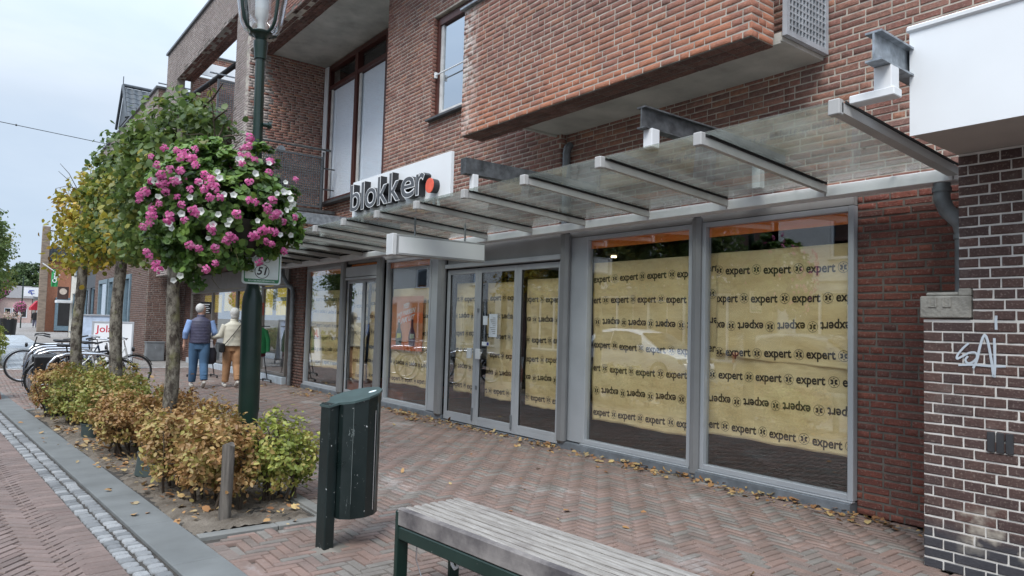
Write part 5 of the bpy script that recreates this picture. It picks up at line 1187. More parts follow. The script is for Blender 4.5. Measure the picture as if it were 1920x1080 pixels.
body = MB().prism(poly, lambda p: T @ Vector((p[0], p[1], .20)), lambda p: T @ Vector((p[0], p[1], zt(p[0])-.012))).build('body', sg_, bn)
lidp = [(-.035, -.06), (.04, -.065), (.10, -.152), (.20, -.172), (.295, -.147), (.362, -.09), (.394, 0), (.362, .09), (.295, .147), (.20, .172), (.10, .152), (.04, .065), (-.035, .06)]
lid = MB().prism(lidp, lambda p: T @ Vector((p[0], p[1], zt(p[0])-.011)), lambda p: T @ Vector((p[0], p[1], zt(p[0])+.004))).build('lid', pbr('faded_green_lid', (.05, .08, .078), .45, var=.15, vs=10, bump=.05), bn)
m = MB(); e = T @ Vector((.27, -.152, .24)); f_ = T @ Vector((.27, -.152, .9)); m.tube([e, f_], .0028, 6); m.build('door_seam', chrome, bn)
MB().prism([(.03*math.cos(a), .018*math.sin(a)) for a in [2*math.pi*k/14 for k in range(14)]], lambda p: T @ Vector((.30+p[0], -.06+p[1], zt(.30+p[0])+.0045)), lambda p: T @ Vector((.30+p[0], -.06+p[1], zt(.30+p[0])+.0055))).build('sticker', pbr('sticker', (.6, .66, .66), .5, bump=0), bn)
m = MB()
for (x_, z0, z1) in ((.098, .3, .93), (.292, .28, .95)):
    yy = -.148 if x_ < .2 else -.143; m.tube([T @ Vector((x_, yy, z0)), T @ Vector((x_, yy, z1))], .0022, 5)
m.build('body_edge_line', pbr('worn_edge', (.10, .12, .115), .5, bump=0), bn)
m = MB(); rs2 = random.Random(5); g = []
for k in range(16): a = 2*math.pi*k/16; g.append((1.98+.13*math.cos(a)*(1+rs2.uniform(-.35, .35)), 4.45+.10*math.sin(a)*(1+rs2.uniform(-.35, .35)), -.004))
m.v = g+[(1.95, 4.47, .022)]; m.f = [(k, (k+1) % 16, 16) for k in range(16)]; m.mi = [0]*16; stuff(m.build('sand_heap', pbr('spilt_sand', (.17, .155, .135), .95, bump=.6, bs=80), None, True), 'sandy dirt heaped round the foot of the bin', 'sand')
# ================================================================== BENCH
be = thing('street_bench', 'backless park bench of weathered grey slats on a dark green steel frame', 'bench', (2.1, 3.5, 0))
def pz(px, py, z):
    d = fw+rv*((px-960)/FPX)-uv*((py-540)/FPX); t = (z-HC)/d.z; return CAMP+d*t
A_ = pz(746.5, 952, .47); B_ = pz(1073, 1075, .47); C_ = pz(864, 931, .47)
bd = (B_-A_).normalized(); bw = Vector((-bd.y, bd.x, 0))
if bw.dot(C_-A_) < 0: bw = -bw
W_ = (C_-A_).dot(bw); LB = 2.1
BT = frameT(A_, bd, bw, bd.cross(bw) if bd.cross(bw).z > 0 else -bd.cross(bw))
Zs = .47
BT = Matrix(((bd.x, bw.x, 0, A_.x), (bd.y, bw.y, 0, A_.y), (0, 0, 1, 0), (0, 0, 0, 1)))
MB().bbox((0, -.004, .375), (LB, .036, .47), .006, BT).build('front_board', slat_f, be)
ns = 7; wd = (W_-.045)/ns
for k in range(ns): MB().bbox((0, .042+k*wd, .432), (LB, .042+(k+1)*wd-.017, .468+random.uniform(-.001, .001)), .006, BT).build('slat', slat, be)
MB().bbox((-.012, -.002, .30), (LB, .03, .371), .006, BT).build('steel_rail', green, be); MB().bbox((-.012, W_-.04, .36), (LB, W_-.008, .43), .006, BT).build('steel_rail', green, be)
for xx in (-.016, LB-.03):
    m = MB(); m.bbox((xx, -.008, -.02), (xx+.028, .07, .455), .005, BT); m.bbox((xx, W_-.07, -.02), (xx+.028, W_, .44), .005, BT); m.box((xx+.002, .07, .36), (xx+.026, W_-.07, .43), BT); m.build('leg_frame', green, be)
for (x_, y_, z_, s_) in ((.17, .10, .30, 1), (.27, .20, .22, 1.25), (.23, .34, .27, 1)):
    m = MB(); P = [(x_-.022*s_, y_, z_+.045), (x_-.026*s_, y_, z_), (x_-.018*s_, y_, z_-.03*s_), (x_, y_, z_-.042*s_), (x_+.018*s_, y_, z_-.03*s_), (x_+.026*s_, y_, z_), (x_+.022*s_, y_, z_+.045), (x_+.026*s_, y_, z_+.06)]
    m.tube([BT @ Vector(p) for p in P], .009, 8); m.build('hanging_hook', pbr('white_plastic', (.7, .7, .7), .5), be, True)
m = MB(); m.tube([BT @ Vector(p) for p in ((.11, .06, .37), (.105, .06, .2), (.14, .1, .05), (.3, .2, .02))], .004, 6); m.build('cable', chrome, be, True)
m = MB(); m.box((.1, .06, .0), (LB-.1, W_-.08, .02), BT); m.build('bottom_plate', black, be)
# rust steel thing at the left edge
m = MB(); m.prism([(-.30, -.35), (.30, -.35), (.30, .35), (-.30, .35)], lambda p: (.28+p[0], 15.15+p[1], 0), lambda p: (.28+p[0]*.45, 15.15+p[1]*.45, .85)); rp = m.build('steel_planter', pbr('corten_steel', (.13, .045, .03), .8, var=.3, vs=10, bump=.2), None)
tag(rp, 'rust-brown tapered steel block on the kerb at the left edge', 'planter')
# ================================================================== PEOPLE
def ring(c, rx, ry, n=16, ax=None, yaw=0., f=None):
    c = Vector(c); P = []
    for k in range(n):
        a = 2*math.pi*k/n; r_ = 1 if f is None else f(a); p = Vector((rx*math.cos(a)*r_, ry*math.sin(a)*r_, 0))
        if ax is not None: p = Vector(ax).to_track_quat('Z', 'X').to_matrix() @ p
        else: p = Matrix.Rotation(yaw, 3, 'Z') @ p
        P.append(c+p)
    return P
def limb(m, pts, rs_, n=12):
    pts = [Vector(p) for p in pts]; m.tube(pts, rs_, n)
def ell(m, c, r, n=14, k=9, R_=None):
    rings = []
    for i in range(k+1):
        t = math.pi*i/k; z = -math.cos(t); q = max(.02, math.sin(t)); pr = []
        for j in range(n):
            a = 2*math.pi*j/n; p = Vector((r[0]*q*math.cos(a), r[1]*q*math.sin(a), r[2]*z)); p = (R_ @ p) if R_ else p; pr.append(Vector(c)+p)
        rings.append(pr)
    m.loft(rings)
def remesh(o, vs=.012, sm=3):
    r_ = o.modifiers.new('merge', 'REMESH'); r_.mode = 'VOXEL'; r_.voxel_size = vs; r_.use_smooth_shade = True
    if sm: s_ = o.modifiers.new('smooth', 'SMOOTH'); s_.iterations = sm; s_.factor = .5
def person(loc, h, yaw, lab, mats, female=False, head_turn=0., stride=.16, arms=None, sc_=1.):
    s = h/1.75; T = Matrix.Translation(loc) @ Matrix.Rotation(yaw, 4, 'Z') @ Matrix.Scale(s, 4)
    root = thing('person', lab, 'person', loc); msk, mtop, mslv, mleg, mshoe, mhair = mats
    def fin(m, nm, mt, vs, sm=3, par=root):
        m.v = [tuple(T @ Vector(v)) for v in m.v]; o = m.build(nm, mt, par); remesh(o, vs*s, sm); return o
    hipw = .095; L_ = [(-hipw, stride), (hipw, -stride)]
    b = MB(); feet = []
    for (x_, st) in L_:
        back = st < 0; ank = (x_*1.05, st*1.1, .10+(.05 if back else 0)); kn = (x_, st*.45+.03, .50); limb(b, [(x_, 0, .93), (x_, st*.25+.01, .70), kn, (x_, st*.8, .32), ank], [.085, .075, .055, .052, .038]); feet.append((ank, back))
    b.loft([ring((0, 0, z), rx, ry) for z, rx, ry in ((.84, .13, .10), (.95, .165, .115), (1.08, .14, .10), (1.25, .165, .11), (1.38, .17, .10), (1.45, .09, .07), (1.50, .058, .058), (1.56, .056, .058))])
    A = arms or [[(-.19, 0, 1.40), (-.25, -.03, 1.13), (-.24, .05, .90)], [(.19, 0, 1.40), (.25, -.03, 1.13), (.24, .05, .90)]]
    for P in A:
        limb(b, P, [.05, .042, .03]); w_ = Vector(P[-1]); d = (w_-Vector(P[-2])).normalized(); limb(b, [w_, w_+d*.05, w_+d*.09], [.028, .036, .03])
        sd_ = d.cross(Vector((0, 1, 0))).normalized() if abs(d.y) < .9 else Vector((1, 0, 0))
        for q_, ln in ((-.027, .065), (-.009, .078), (.009, .074), (.026, .06)): c0 = w_+d*.08+Vector((0, q_, 0)); limb(b, [c0, c0+d*ln*.6, c0+d*ln+Vector((0, .012, 0))], [.0105, .010, .009], 8)
        c0 = w_+d*.03+Vector((0, .03, 0)); limb(b, [c0, c0+d*.03+Vector((0, .022, 0)), c0+d*.06+Vector((0, .03, 0))], [.013, .012, .010], 8)
    HR = Matrix.Rotation(head_turn, 3, 'Z'); hc = Vector((0, .012, 1.64)); ell(b, hc, (.082, .10, .115), R_=HR)
    nose = hc+HR @ Vector((0, .098, -.012)); ell(b, nose, (.014, .02, .022)); ell(b, hc+HR @ Vector((0, .055, -.06)), (.052, .045, .05))
    for sx in (-1, 1): ell(b, hc+HR @ Vector((sx*.077, -.005, -.005)), (.012, .022, .032), 8, 6)
    fin(b, 'body', msk, .011, 2)
    m = MB()
    for sx in (-1, 1): ell(m, hc+HR @ Vector((sx*.03, .087, .012)), (.010, .008, .007), 8, 6)
    m.v = [tuple(T @ Vector(v)) for v in m.v]; m.build('eye', black, root, True)
    m = MB(); m.tube([hc+HR @ Vector(p) for p in ((-.022, .088, -.055), (0, .094, -.057), (.022, .088, -.055))], .0045, 6); m.v = [tuple(T @ Vector(v)) for v in m.v]; m.build('mouth', pbr('lip', (.35, .12, .10), .5, bump=0), root, True)
    m = MB(); ell(m, hc+HR @ Vector((0, -.032, .022)), (.090, .092, .106) if not female else (.103, .112, .115), R_=HR)
    if female: ell(m, hc+HR @ Vector((0, -.05, -.05)), (.095, .07, .09))
    fin(m, 'hair', mhair, .014, 2)
    # trousers
    m = MB()
    for (x_, st) in L_:
        ank = (x_*1.05, st*1.1, .12+(.05 if st < 0 else 0)); q = [(x_, 0, .95), (x_, st*.25+.01, .72), (x_, st*.45+.03, .50), (x_, st*.8, .32), ank]; limb(m, q, [.118, .108, .09, .082, .072], 14)
        for k in range(3): ell(m, Vector(q[4])+Vector((0, .0, .03+.045*k)), (.066, .068, .016), 12, 5)
    m.loft([ring((0, -.005, z), rx, ry) for z, rx, ry in ((.80, .15, .115), (.90, .178, .13), (1.0, .165, .12), (1.06, .155, .115))]); fin(m, 'trousers', mleg, .013, 2)
    m = MB()
    for (ank, back) in feet:
        a = Vector(ank); pit = -.5 if back else .1; Rf = Matrix.Rotation(pit, 3, 'X'); cz = .045 if not back else .085
        m.loft([[Vector((a.x, a.y+.05, cz))+Rf @ Vector((wx*math.cos(t), yy, .0+hz*math.sin(t))) for t in [2*math.pi*i/12 for i in range(12)]] for yy, wx, hz in ((-.12, .028, .03), (-.09, .038, .045), (0, .042, .045), (.09, .045, .035), (.14, .035, .025), (.16, .012, .012))])
    fin(m, 'shoes', mshoe, .010, 1)
    return root, T, fin, A
denim = pbr('blue_denim', (.06, .125, .22), .9, var=.35, vs=6, bump=.4, bs=50, stretch=(1, 1, .3)); navyv = pbr('navy_quilted_vest', (.06, .058, .10), .55, var=.2, bump=.2)
shirtb = pbr('light_blue_shirt', (.22, .33, .58), .85, bump=.2); camel = pbr('camel_trousers', (.38, .21, .11), .85, var=.15, vs=8, bump=.3); cream = pbr('cream_quilted_jacket', (.55, .52, .43), .7, var=.08, bump=.3, bs=30)
shoew = pbr('pale_shoes', (.50, .47, .43), .7)
ML = (3.98, 15.9, 0)
root, T, fin, A = person(ML, 1.77, R(-8), 'elderly person in navy quilted vest, blue shirt sleeves and jeans walking away', (skin, None, None, denim, shoew, hairw), head_turn=R(-50), stride=.15, arms=[[(-.20, 0, 1.40), (-.28, -.05, 1.15), (-.29, .02, .92)], [(.20, 0, 1.40), (.28, -.02, 1.16), (.30, .14, .98)]])
m = MB(); zs = np.linspace(.93, 1.47, 46)
m.loft([ring((0, -.004, z), np.interp(z, (.93, 1.1, 1.3, 1.4, 1.47), (.205, .205, .215, .20, .10))*(1+.022*abs(math.sin((z-.93)*math.pi/.062))), np.interp(z, (.93, 1.1, 1.3, 1.4, 1.47), (.155, .155, .155, .135, .09))*(1+.03*abs(math.sin((z-.93)*math.pi/.062))), 28) for z in zs]); m.loft([ring((0, 0, z), r_, r_, 18) for z, r_ in ((1.44, .085), (1.52, .075), (1.535, .065))]); fin(m, 'vest', navyv, .010, 1)
m = MB()
for P in A: limb(m, [P[0], P[1], Vector(P[1])*.45+Vector(P[2])*.55], [.072, .062, .052], 14)
m.loft([ring((0, 0, z), rx, ry) for z, rx, ry in ((1.30, .20, .12), (1.40, .185, .11), (1.45, .11, .08))]); fin(m, 'shirt', shirtb, .012, 2)
WL = (4.62, 15.75, 0)
root, T, fin, A = person(WL, 1.70, R(-4), 'elderly person with white hair in cream quilted jacket and camel trousers, arm linked', (skin, None, None, camel, shoew, hairw), True, R(8), .13, arms=[[(-.18, 0, 1.38), (-.27, .02, 1.14), (-.42, .16, 1.10)], [(.18, 0, 1.38), (.25, -.02, 1.14), (.24, .08, .93)]])
m = MB(); zs = np.linspace(.92, 1.45, 30)
m.loft([ring((0, -.006, z), np.interp(z, (.92, 1.1, 1.3, 1.4, 1.45), (.225, .20, .205, .18, .10)), np.interp(z, (.92, 1.1, 1.3, 1.4, 1.45), (.165, .155, .15, .13, .09))*(1+.012*math.sin(z*55)), 24) for z in zs]); m.loft([ring((0, 0, z), r_, r_, 18) for z, r_ in ((1.42, .085), (1.52, .08))])
for P in A: limb(m, [P[0], P[1], Vector(P[2])], [.078, .070, .055], 14)
fin(m, 'jacket', cream, .012, 2)
m = MB(); m.tube([(.15, -.15, 1.44), (.05, -.175, 1.3), (-.1, -.185, 1.1), (-.2, -.15, .96)], .009, 6); m.tube([(.15, -.15, 1.44), (.12, .02, 1.49)], .009, 6); m.v = [tuple(T @ Vector(v)) for v in m.v]; m.build('bag_strap', black, root, True)
m = MB(); m.bbox((-.30, -.20, .78), (-.20, -.02, .98), .02); m.v = [tuple(T @ Vector(v)) for v in m.v]; m.build('shoulder_bag', black, root)
bg = MB(); bg.loft([ring((4.19+.0, 15.92, z), rx, ry, 14) for z, rx, ry in ((.50, .10, .05), (.55, .15, .07), (.75, .15, .07), (.85, .11, .04))]); bg.tube([(4.10, 15.92, .84), (4.12, 15.92, .98), (4.26, 15.92, .98), (4.28, 15.92, .84)], .007, 6)
tag(bg.build('shopping_bag', pbr('dark_bag', (.02, .02, .03), .7), None, True), 'dark shopping bag hanging between the two linked walkers', 'bag')
for (lc, hh, lab, tp, lg_) in (((5.55, 84, 0), 1.75, 'distant person in a black coat walking down the street', (.01, .01, .012), (.12, .12, .17)), ((6.35, 85, 0), 1.62, 'distant person in a pale green jacket and black skirt beside the black coat', (.38, .42, .36), (.012, .012, .014))):
    root, T, fin, A = person(lc, hh, 0, lab, (skin, None, None, pbr('far_legs%d' % lc[0], lg_, .8), pbr('dark_shoes', (.02, .02, .02), .6), pbr('grey_hair', (.15, .13, .12), .9)))
    m = MB(); m.loft([ring((0, 0, z), rx, ry) for z, rx, ry in ((.75, .24, .18), (1.0, .22, .16), (1.3, .22, .15), (1.42, .18, .12), (1.5, .09, .08))])
    for P in A: limb(m, P, [.075, .065, .05], 12)
    fin(m, 'coat', pbr('far_coat%d' % lc[0], tp, .8), .02, 2)

# ================================================================== CLOTHES RACKS outside the shop
def rack(x, y, gcol, lab, sgn, sl, gar):
    t = thing('clothes_rack', lab, 'clothes rack', (x, y, 0), 'wheeled clothes racks outside the shop'); m = MB()
    for sx in (-.28, .28):
        m.tube([(x+sx, y-.02, .06), (x+sx*.2, y, 1.32)], .012, 8); m.tube([(x+sx, y-.28, .06), (x+sx, y+.28, .06)], .012, 8)
    m.tube([(x-.3, y, 1.32), (x+.3, y, 1.32)], .012, 8); m.tube([(x, y, 1.3), (x, y, 1.62)], .008, 8); m.tube([(x-.28, y, .06), (x+.28, y, .06)], .01, 8); m.build('frame', black, t, True)
    for sx in (-.28, .28):
        for sy in (-.28, .28): MB().lathe([(.001, -.012), (.032, -.012), (.032, .012), (.001, .012)], (x+sx, y+sy, .033), 12, ax=Matrix.Rotation(R(90), 3, 'Y')).build('castor', black, t, True)
    MB().bbox((x-.13, y-.03, 1.58), (x+.13, y-.01, 1.88), .004).build('sign_board', sgn, t)
    m = MB()
    for k in range(5): m.box((x-.09, y-.033, 1.81-.05*k), (x+.09-(k % 2)*.03, y-.031, 1.825-.05*k))
    m.build('sign_lines', whitesign, t)
    for i, (dx, col, ln, nm) in enumerate(gar):
        g = MB(); w_ = .22 if nm == 'hanging_jacket' else .17
        g.loft([[(x+dx+(w_*q)*math.cos(a), y-.05+i*.05+.055*math.sin(a)*(1+.3*math.sin(3*a+z_*8)), z_) for a in [2*math.pi*j/18 for j in range(18)]] for z_, q in ((1.30-ln, .98), (1.30-ln+.03, 1.02), (1.30-ln*.55, .92), (1.22, 1.0), (1.28, .62), (1.31, .25))])
        if nm == 'hanging_jacket':
            for sx in (-1, 1): g.tube([(x+dx+sx*.17, y-.05, 1.22), (x+dx+sx*.24, y-.07, 1.0), (x+dx+sx*.25, y-.07, .72)], [.06, .055, .045], 10)
        o = g.build(nm, pbr('cloth_%s_%d' % (lab[:6], i), col, .8, bump=.3, bs=20), None, True); o['category'] = 'garment'; o['label'] = '%s hanging on the %s' % (sl[i], 'rack right of the lamp post' if x > 5.4 else 'rack behind the walkers'); o['group'] = 'garments on the racks outside'
rack(5.50, 16.9, None, 'right black clothes rack with a red sign board and a green jacket', pbr('red_board', (.38, .08, .06), .6), ['bright green jacket', 'dark red garment'], [(0, (.015, .16, .055), .62, 'hanging_jacket'), (.05, (.12, .02, .03), .7, 'hanging_garment')])
rack(4.75, 18.6, None, 'black clothes rack with a black sign board seen between the two walkers', black, ['black garment', 'white garment'], [(-.1, (.02, .02, .025), .7, 'hanging_garment'), (.12, (.5, .48, .5), .65, 'hanging_garment')])

# ================================================================== BICYCLES
def bicycle(lab, frame_c, seed=0, step=False, basket=False, battery=False, r=.345):
    t = thing('bicycle', lab, 'bicycle', (0, 0, 0), 'bicycles parked at the steel hoops'); fm = pbr('bike_paint_%d' % seed, frame_c, .35, .1, bump=0)
    wb = 1.10
    for cx in (0, wb):
        w_ = MB().tube([(cx+(r-.018)*math.cos(a), 0, r+(r-.018)*math.sin(a)) for a in [2*math.pi*k/40 for k in range(40)]], .019, 8, True).build('wheel', rubber, t, True)
        MB().tube([(cx+(r-.042)*math.cos(a), 0, r+(r-.042)*math.sin(a)) for a in [2*math.pi*k/40 for k in range(40)]], .010, 6, True).build('rim', chrome, w_, True)
        m = MB()
        for k in range(20): a = 2*math.pi*k/20; m.tube([(cx, .02*(-1)**k, r), (cx+(r-.045)*math.cos(a), 0, r+(r-.045)*math.sin(a))], .0018, 4)
        m.build('spokes', chrome, w_); MB().lathe([(.001, -.05), (.022, -.05), (.03, 0), (.022, .05), (.001, .05)], (cx, 0, r), 12, ax=Matrix.Rotation(R(90), 3, 'X')).build('hub', chrome, w_, True)
        m = MB(); a0, a1 = ((20, 170) if cx else (0, 200)); pr = [((r+.022)*math.cos(R(a)), (r+.022)*math.sin(R(a))) for a in np.linspace(a0, a1, 18)]
        m.loft([[(cx+p[0]*q, yy, r+p[1]*q) for yy, q in ((-.026, .97), (-.015, 1.0), (.015, 1.0), (.026, .97), (.015, .985), (-.015, .985))] for p in pr]); m.build('mudguard', fm if seed != 2 else black, t, True)
    bb = (.44, 0, .29); st = (.28, 0, .80); hd0 = (wb-.13, 0, .60); hd1 = (wb-.19, 0, .84); f = MB()
    f.tube([bb, st], .016); f.tube([(0, .05, r), bb], .010); f.tube([(0, -.05, r), bb], .010); f.tube([(0, .05, r), (.33, .012, .68)], .008); f.tube([(0, -.05, r), (.33, -.012, .68)], .008); f.tube([hd0, hd1], .019)
    if step: f.tube([(hd0[0]-.01, 0, .66), (.72, 0, .36), (.58, 0, .29), bb], .022); f.tube([hd1, (.75, 0, .50), (.60, 0, .38), (.40, 0, .42)], .014)
    else: f.tube([(hd0[0], 0, .64), bb], .018); f.tube([hd1, (.30, 0, .74)], .016)
    f.build('frame', fm, t, True)
    m = MB()
    for s_ in (-.05, .05): m.tube([(hd0[0], s_*.6, .60), (wb-.06, s_, .48), (wb, s_, r)], .010)
    m.build('fork', fm, t, True)
    m = MB(); m.tube([hd1, (wb-.22, 0, .98)], .012); m.tube([(wb-.42, -.29, 1.0), (wb-.32, -.27, 1.03), (wb-.19, -.13, 1.03), (wb-.18, 0, .99), (wb-.19, .13, 1.03), (wb-.32, .27, 1.03), (wb-.42, .29, 1.0)], .011); hb_ = m.build('handlebar', chrome if seed else black, t, True)
    m = MB()
    for s_ in (-1, 1): m.tube([(wb-.46, s_*.295, .995), (wb-.34, s_*.275, 1.025)], .017)
    m.build('grip', black, hb_, True)
    MB().lathe([(.001, 0), (.045, .01), (.05, .05), (.001, .06)], (wb-.07, 0, .80), 14, ax=Matrix.Rotation(R(90), 3, 'Y')).build('headlight', black, t, True)
    m = MB(); m.tube([st, (.26, 0, .90)], .013); m.loft([[(x_, w2*math.cos(a), .93+zz+hh*math.sin(a)) for a in [2*math.pi*k/12 for k in range(12)]] for x_, w2, hh, zz in ((.11, .05, .02, .015), (.14, .09, .03, .01), (.2, .09, .032, 0), (.28, .05, .025, 0), (.38, .02, .018, -.005), (.41, .01, .01, -.01))]); m.build('saddle', black, t, True)
    m = MB()
    for s_ in (-.06, 0, .06): m.tube([(-.22, s_, .74), (.2, s_, .75)], .006, 6)
    for x_ in (-.22, -.05, .12, .2): m.tube([(x_, -.06, .745), (x_, .06, .745)], .006, 6)
    for s_ in (-.065, .065): m.tube([(0, s_, r), (-.16, s_, .74)], .006, 6)
    m.build('carrier', galv_d, t, True)
    m = MB(); m.lathe([(.001, -.004), (.095, -.004), (.095, .004), (.001, .004)], (bb[0], -.06, bb[2]), 20, ax=Matrix.Rotation(R(90), 3, 'X')); m.tube([bb, (.44, -.09, .29), (.50, -.09, .14)], .010); m.tube([bb, (.44, .09, .29), (.38, .09, .44)], .010); m.bbox((.46, -.18, .125), (.54, -.09, .15), .004); m.bbox((.34, .09, .43), (.42, .18, .455), .004); m.build('crank', black, t, True)
    m = MB(); m.prism([(-.03, .30), (.10, .36), (.44, .40), (.53, .33), (.52, .22), (.42, .19), (.05, .29)], lambda p: (p[0], -.035, p[1]), lambda p: (p[0], -.055, p[1])); m.build('chain_guard', black, t)
    m = MB(); m.tube([(.36, .03, .26), (.28, .12, .0)], .008); m.build('kickstand', black, t, True)
    if battery: MB().bbox((.50, -.035, 0), (.60, .035, .36), .01, Matrix.Translation((.02, 0, .33)) @ Matrix.Rotation(R(18), 4, 'Y')).build('battery', whitesign, t); MB().bbox((.53, -.038, .02), (.57, -.036, .2), .001, Matrix.Translation((.02, 0, .33)) @ Matrix.Rotation(R(18), 4, 'Y')).build('green_stripe', pbr('bright_green', (.10, .5, .05), .4, bump=0), t)
    if basket:
        for s_ in (-1, 1): MB().bbox((-.22, s_*.08, .42), (.14, s_*.20, .76), .02).build('pannier', black, t)
    return t
def park(b, x, y, rz, lean=0.): b.location = (x, y, 0); b.rotation_euler = (R(lean), 0, R(rz))
park(bicycle('old dark bicycle farthest left with its front wheel clear of the hedge', (.03, .035, .04), 0), 2.15, 18.3, 176, -3)
park(bicycle('black bicycle nearest the hedge with double panniers and black mudguards', (.012, .012, .014), 1, False, True), 1.20, 14.75, 3, 4)
park(bicycle('white electric bicycle with a green striped battery', (.62, .64, .64), 2, True, False, True), 1.72, 16.2, 4, 3)
park(bicycle('dark blue step-through bicycle between the white one and the old one', (.02, .035, .07), 3, True), 1.35, 17.1, 1, 3)
hp = None
for k, (x_, y_) in enumerate(((1.15, 14.35), (1.0, 15.5), (1.05, 16.6), (1.05, 17.6), (1.1, 18.8))):
    if hp is None:
        hp = thing('bicycle_stand', '', 'bicycle stand', (0, 0, 0), 'steel bicycle hoops')
        MB().tube([(0, 0, -.02), (0, 0, .45), (.03, 0, .62), (.13, 0, .74), (.28, 0, .79), (.55, 0, .80), (.82, 0, .79), (.97, 0, .74), (1.07, 0, .62), (1.10, 0, .45), (1.10, 0, -.02)], .024, 12).build('hoop', chrome, hp, 60)
        m = MB(); m.lathe([(.055, 0), (.055, .008), (.026, .012)], (0, 0, 0), 16); m.lathe([(.055, 0), (.055, .008), (.026, .012)], (1.10, 0, 0), 16); m.build('ground_collars', chrome, hp); o = hp
    else: o = dup(hp)
    o.location = (x_, y_, 0); o['label'] = '%s steel bicycle hoop, counted from the hedge towards the white line' % ('nearest', 'second', 'third', 'fourth', 'fifth')[k]

# ================================================================== STREET BEYOND THE WHITE LINE
def board(x, y, w_, h, rz, lab, face, txt=None, frame=alu):
    t = thing('pavement_sign', lab, 'sign', (x, y, 0)); T = Matrix.Translation((x, y, 0)) @ Matrix.Rotation(rz, 4, 'Z')
    for s_ in (-1, 1):
        Tt = T @ Matrix.Translation((0, s_*.22, 0)) @ Matrix.Rotation(R(-9*-s_), 4, 'X'); m = MB()
        m.bbox((-w_/2, -.02, 0), (-w_/2+.05, .02, h), .005, Tt); m.bbox((w_/2-.05, -.02, 0), (w_/2, .02, h), .005, Tt); m.bbox((-w_/2+.05, -.019, h-.05), (w_/2-.05, .019, h), .004, Tt); m.bbox((-w_/2+.05, -.019, .12), (w_/2-.05, .019, .17), .004, Tt); m.build('frame', frame, t)
        MB().box((-w_/2+.04, -.008, .16), (w_/2-.04, .008, h-.04), Tt).build('panel', face, t)
        if s_ == -1 and txt:
            V, F = text(txt[0], txt[1], off=.004); MB().add(V, F, Tt @ Matrix.Translation((txt[3], -.0085, txt[4])) @ Matrix.Rotation(R(90), 4, 'X')).build('lettering', txt[2], t)
    return t
redp = pbr('crimson_print', (.55, .01, .04), .5, bump=0)
j = board(3.28, 22.2, 1.02, 1.32, R(-12), 'white framed pavement sign reading Jola in red', whitesign, ('Jola', .27, redp, -.20, 1.10))
board(3.05, 23.6, .9, 1.5, R(-8), 'pale blue pavement sign standing just behind the Jola sign', pbr('pale_blue_face', (.45, .53, .66), .5, bump=0))
ub = thing('utility_cabinet', 'grey metal utility cabinet against the brown brick wall', 'cabinet', (5.03, 25.8, 0))
MB().bbox((4.78, 25.62, 0), (5.32, 25.95, .61), .008).build('body', pbr('cabinet_grey', (.18, .19, .20), .5), ub); MB().bbox((4.76, 25.6, .61), (5.34, 25.96, .64), .006).build('lid', pbr('cabinet_grey', (.18, .19, .20), .5), ub); MB().bbox((4.81, 25.612, .03), (5.29, 25.621, .58), .003).build('door', pbr('cabinet_grey2', (.16, .17, .18), .5), ub)
m = MB(); m.lathe([(.02, 0), (.024, .004), (.001, .004)], (5.05, 25.61, .44), 14, ax=Matrix.Rotation(R(90), 3, 'X')); m.build('lock', chrome, ub)
# old brown brick building beyond Y = 26 (corner at X 4.77)
HB = thing('brown_brick_house', 'older brown brick building beyond the trees with a parapet and grey tiled gable roof', 'building', (4.8, 30, 0))
HP = Pieces('brick', HB, [bm_far, bm_gr], HI, 300, .016, 34); mh = MB()
brickface(HP, mh, (4.80, 26.05, 0), X, Z, -Y, 1.2, 9.2, (), 0, seed=50, mf=lambda a, y, r: 1 if y > 7 and r.random() < .4 else 0)
SHW = [(28.9, 30.1), (30.5, 31.9), (32.2, 33.8), (34.2, 36.6)]
brickface(HP, mh, (4.77, 38.0, 0), mY, Z, -X, 11.93, 9.2, tuple((38.0-c, .1, 38.0-a, 3.0) for a, c in SHW)+((2, 4.3, 4, 6.2), (5, 4.3, 7, 6.2), (8, 4.3, 10, 6.2)), 0, seed=51, mf=lambda a, y, r: 1 if y > 6.5 else 0); HP.finish()
mh.box((5.1, 26.4, 0), (12, 38, 8.9)); mh.build('wall', mo_g, HB)
bl = pbr('blue_grey_joinery', (.13, .19, .23), .45, bump=.05)
for a, c in SHW:
    m = MB(); frm(m, a, c, .1, 3.0, 4.72, 4.82, .16); w_ = m.build('shop_window', bl, HB); MB().box((4.79, a+.15, .2), (4.796, c-.15, 2.9)).build('pane', g_shop, w_)
for a, c in ((28, 30), (31, 33), (34, 36)):
    m = MB(); frm(m, a, c, 4.3, 6.2, 4.79, 4.86, .09); w_ = m.build('window', white, HB); MB().box((4.83, a+.08, 4.36), (4.836, c-.08, 6.12)).build('pane', g_up, w_)
m = MB(); m.bbox((4.70, 26.0, 9.2), (5.0, 38, 9.28), .01); m.bbox((5.0, 26.0, 9.2), (6.1, 26.3, 9.279), .01); m.build('coping', pbr('dark_coping', (.13, .14, .15), .5), HB)
pipe([(5.62, 25.93, 2.75), (5.62, 25.93, 2.6), (5.72, 25.93, 2.4), (5.72, 25.93, .03)], .05, [((5.72, 25.93, z), Z) for z in (.6, 1.5, 2.2)], 'grey downpipe in the corner beside the cabinet', HB)
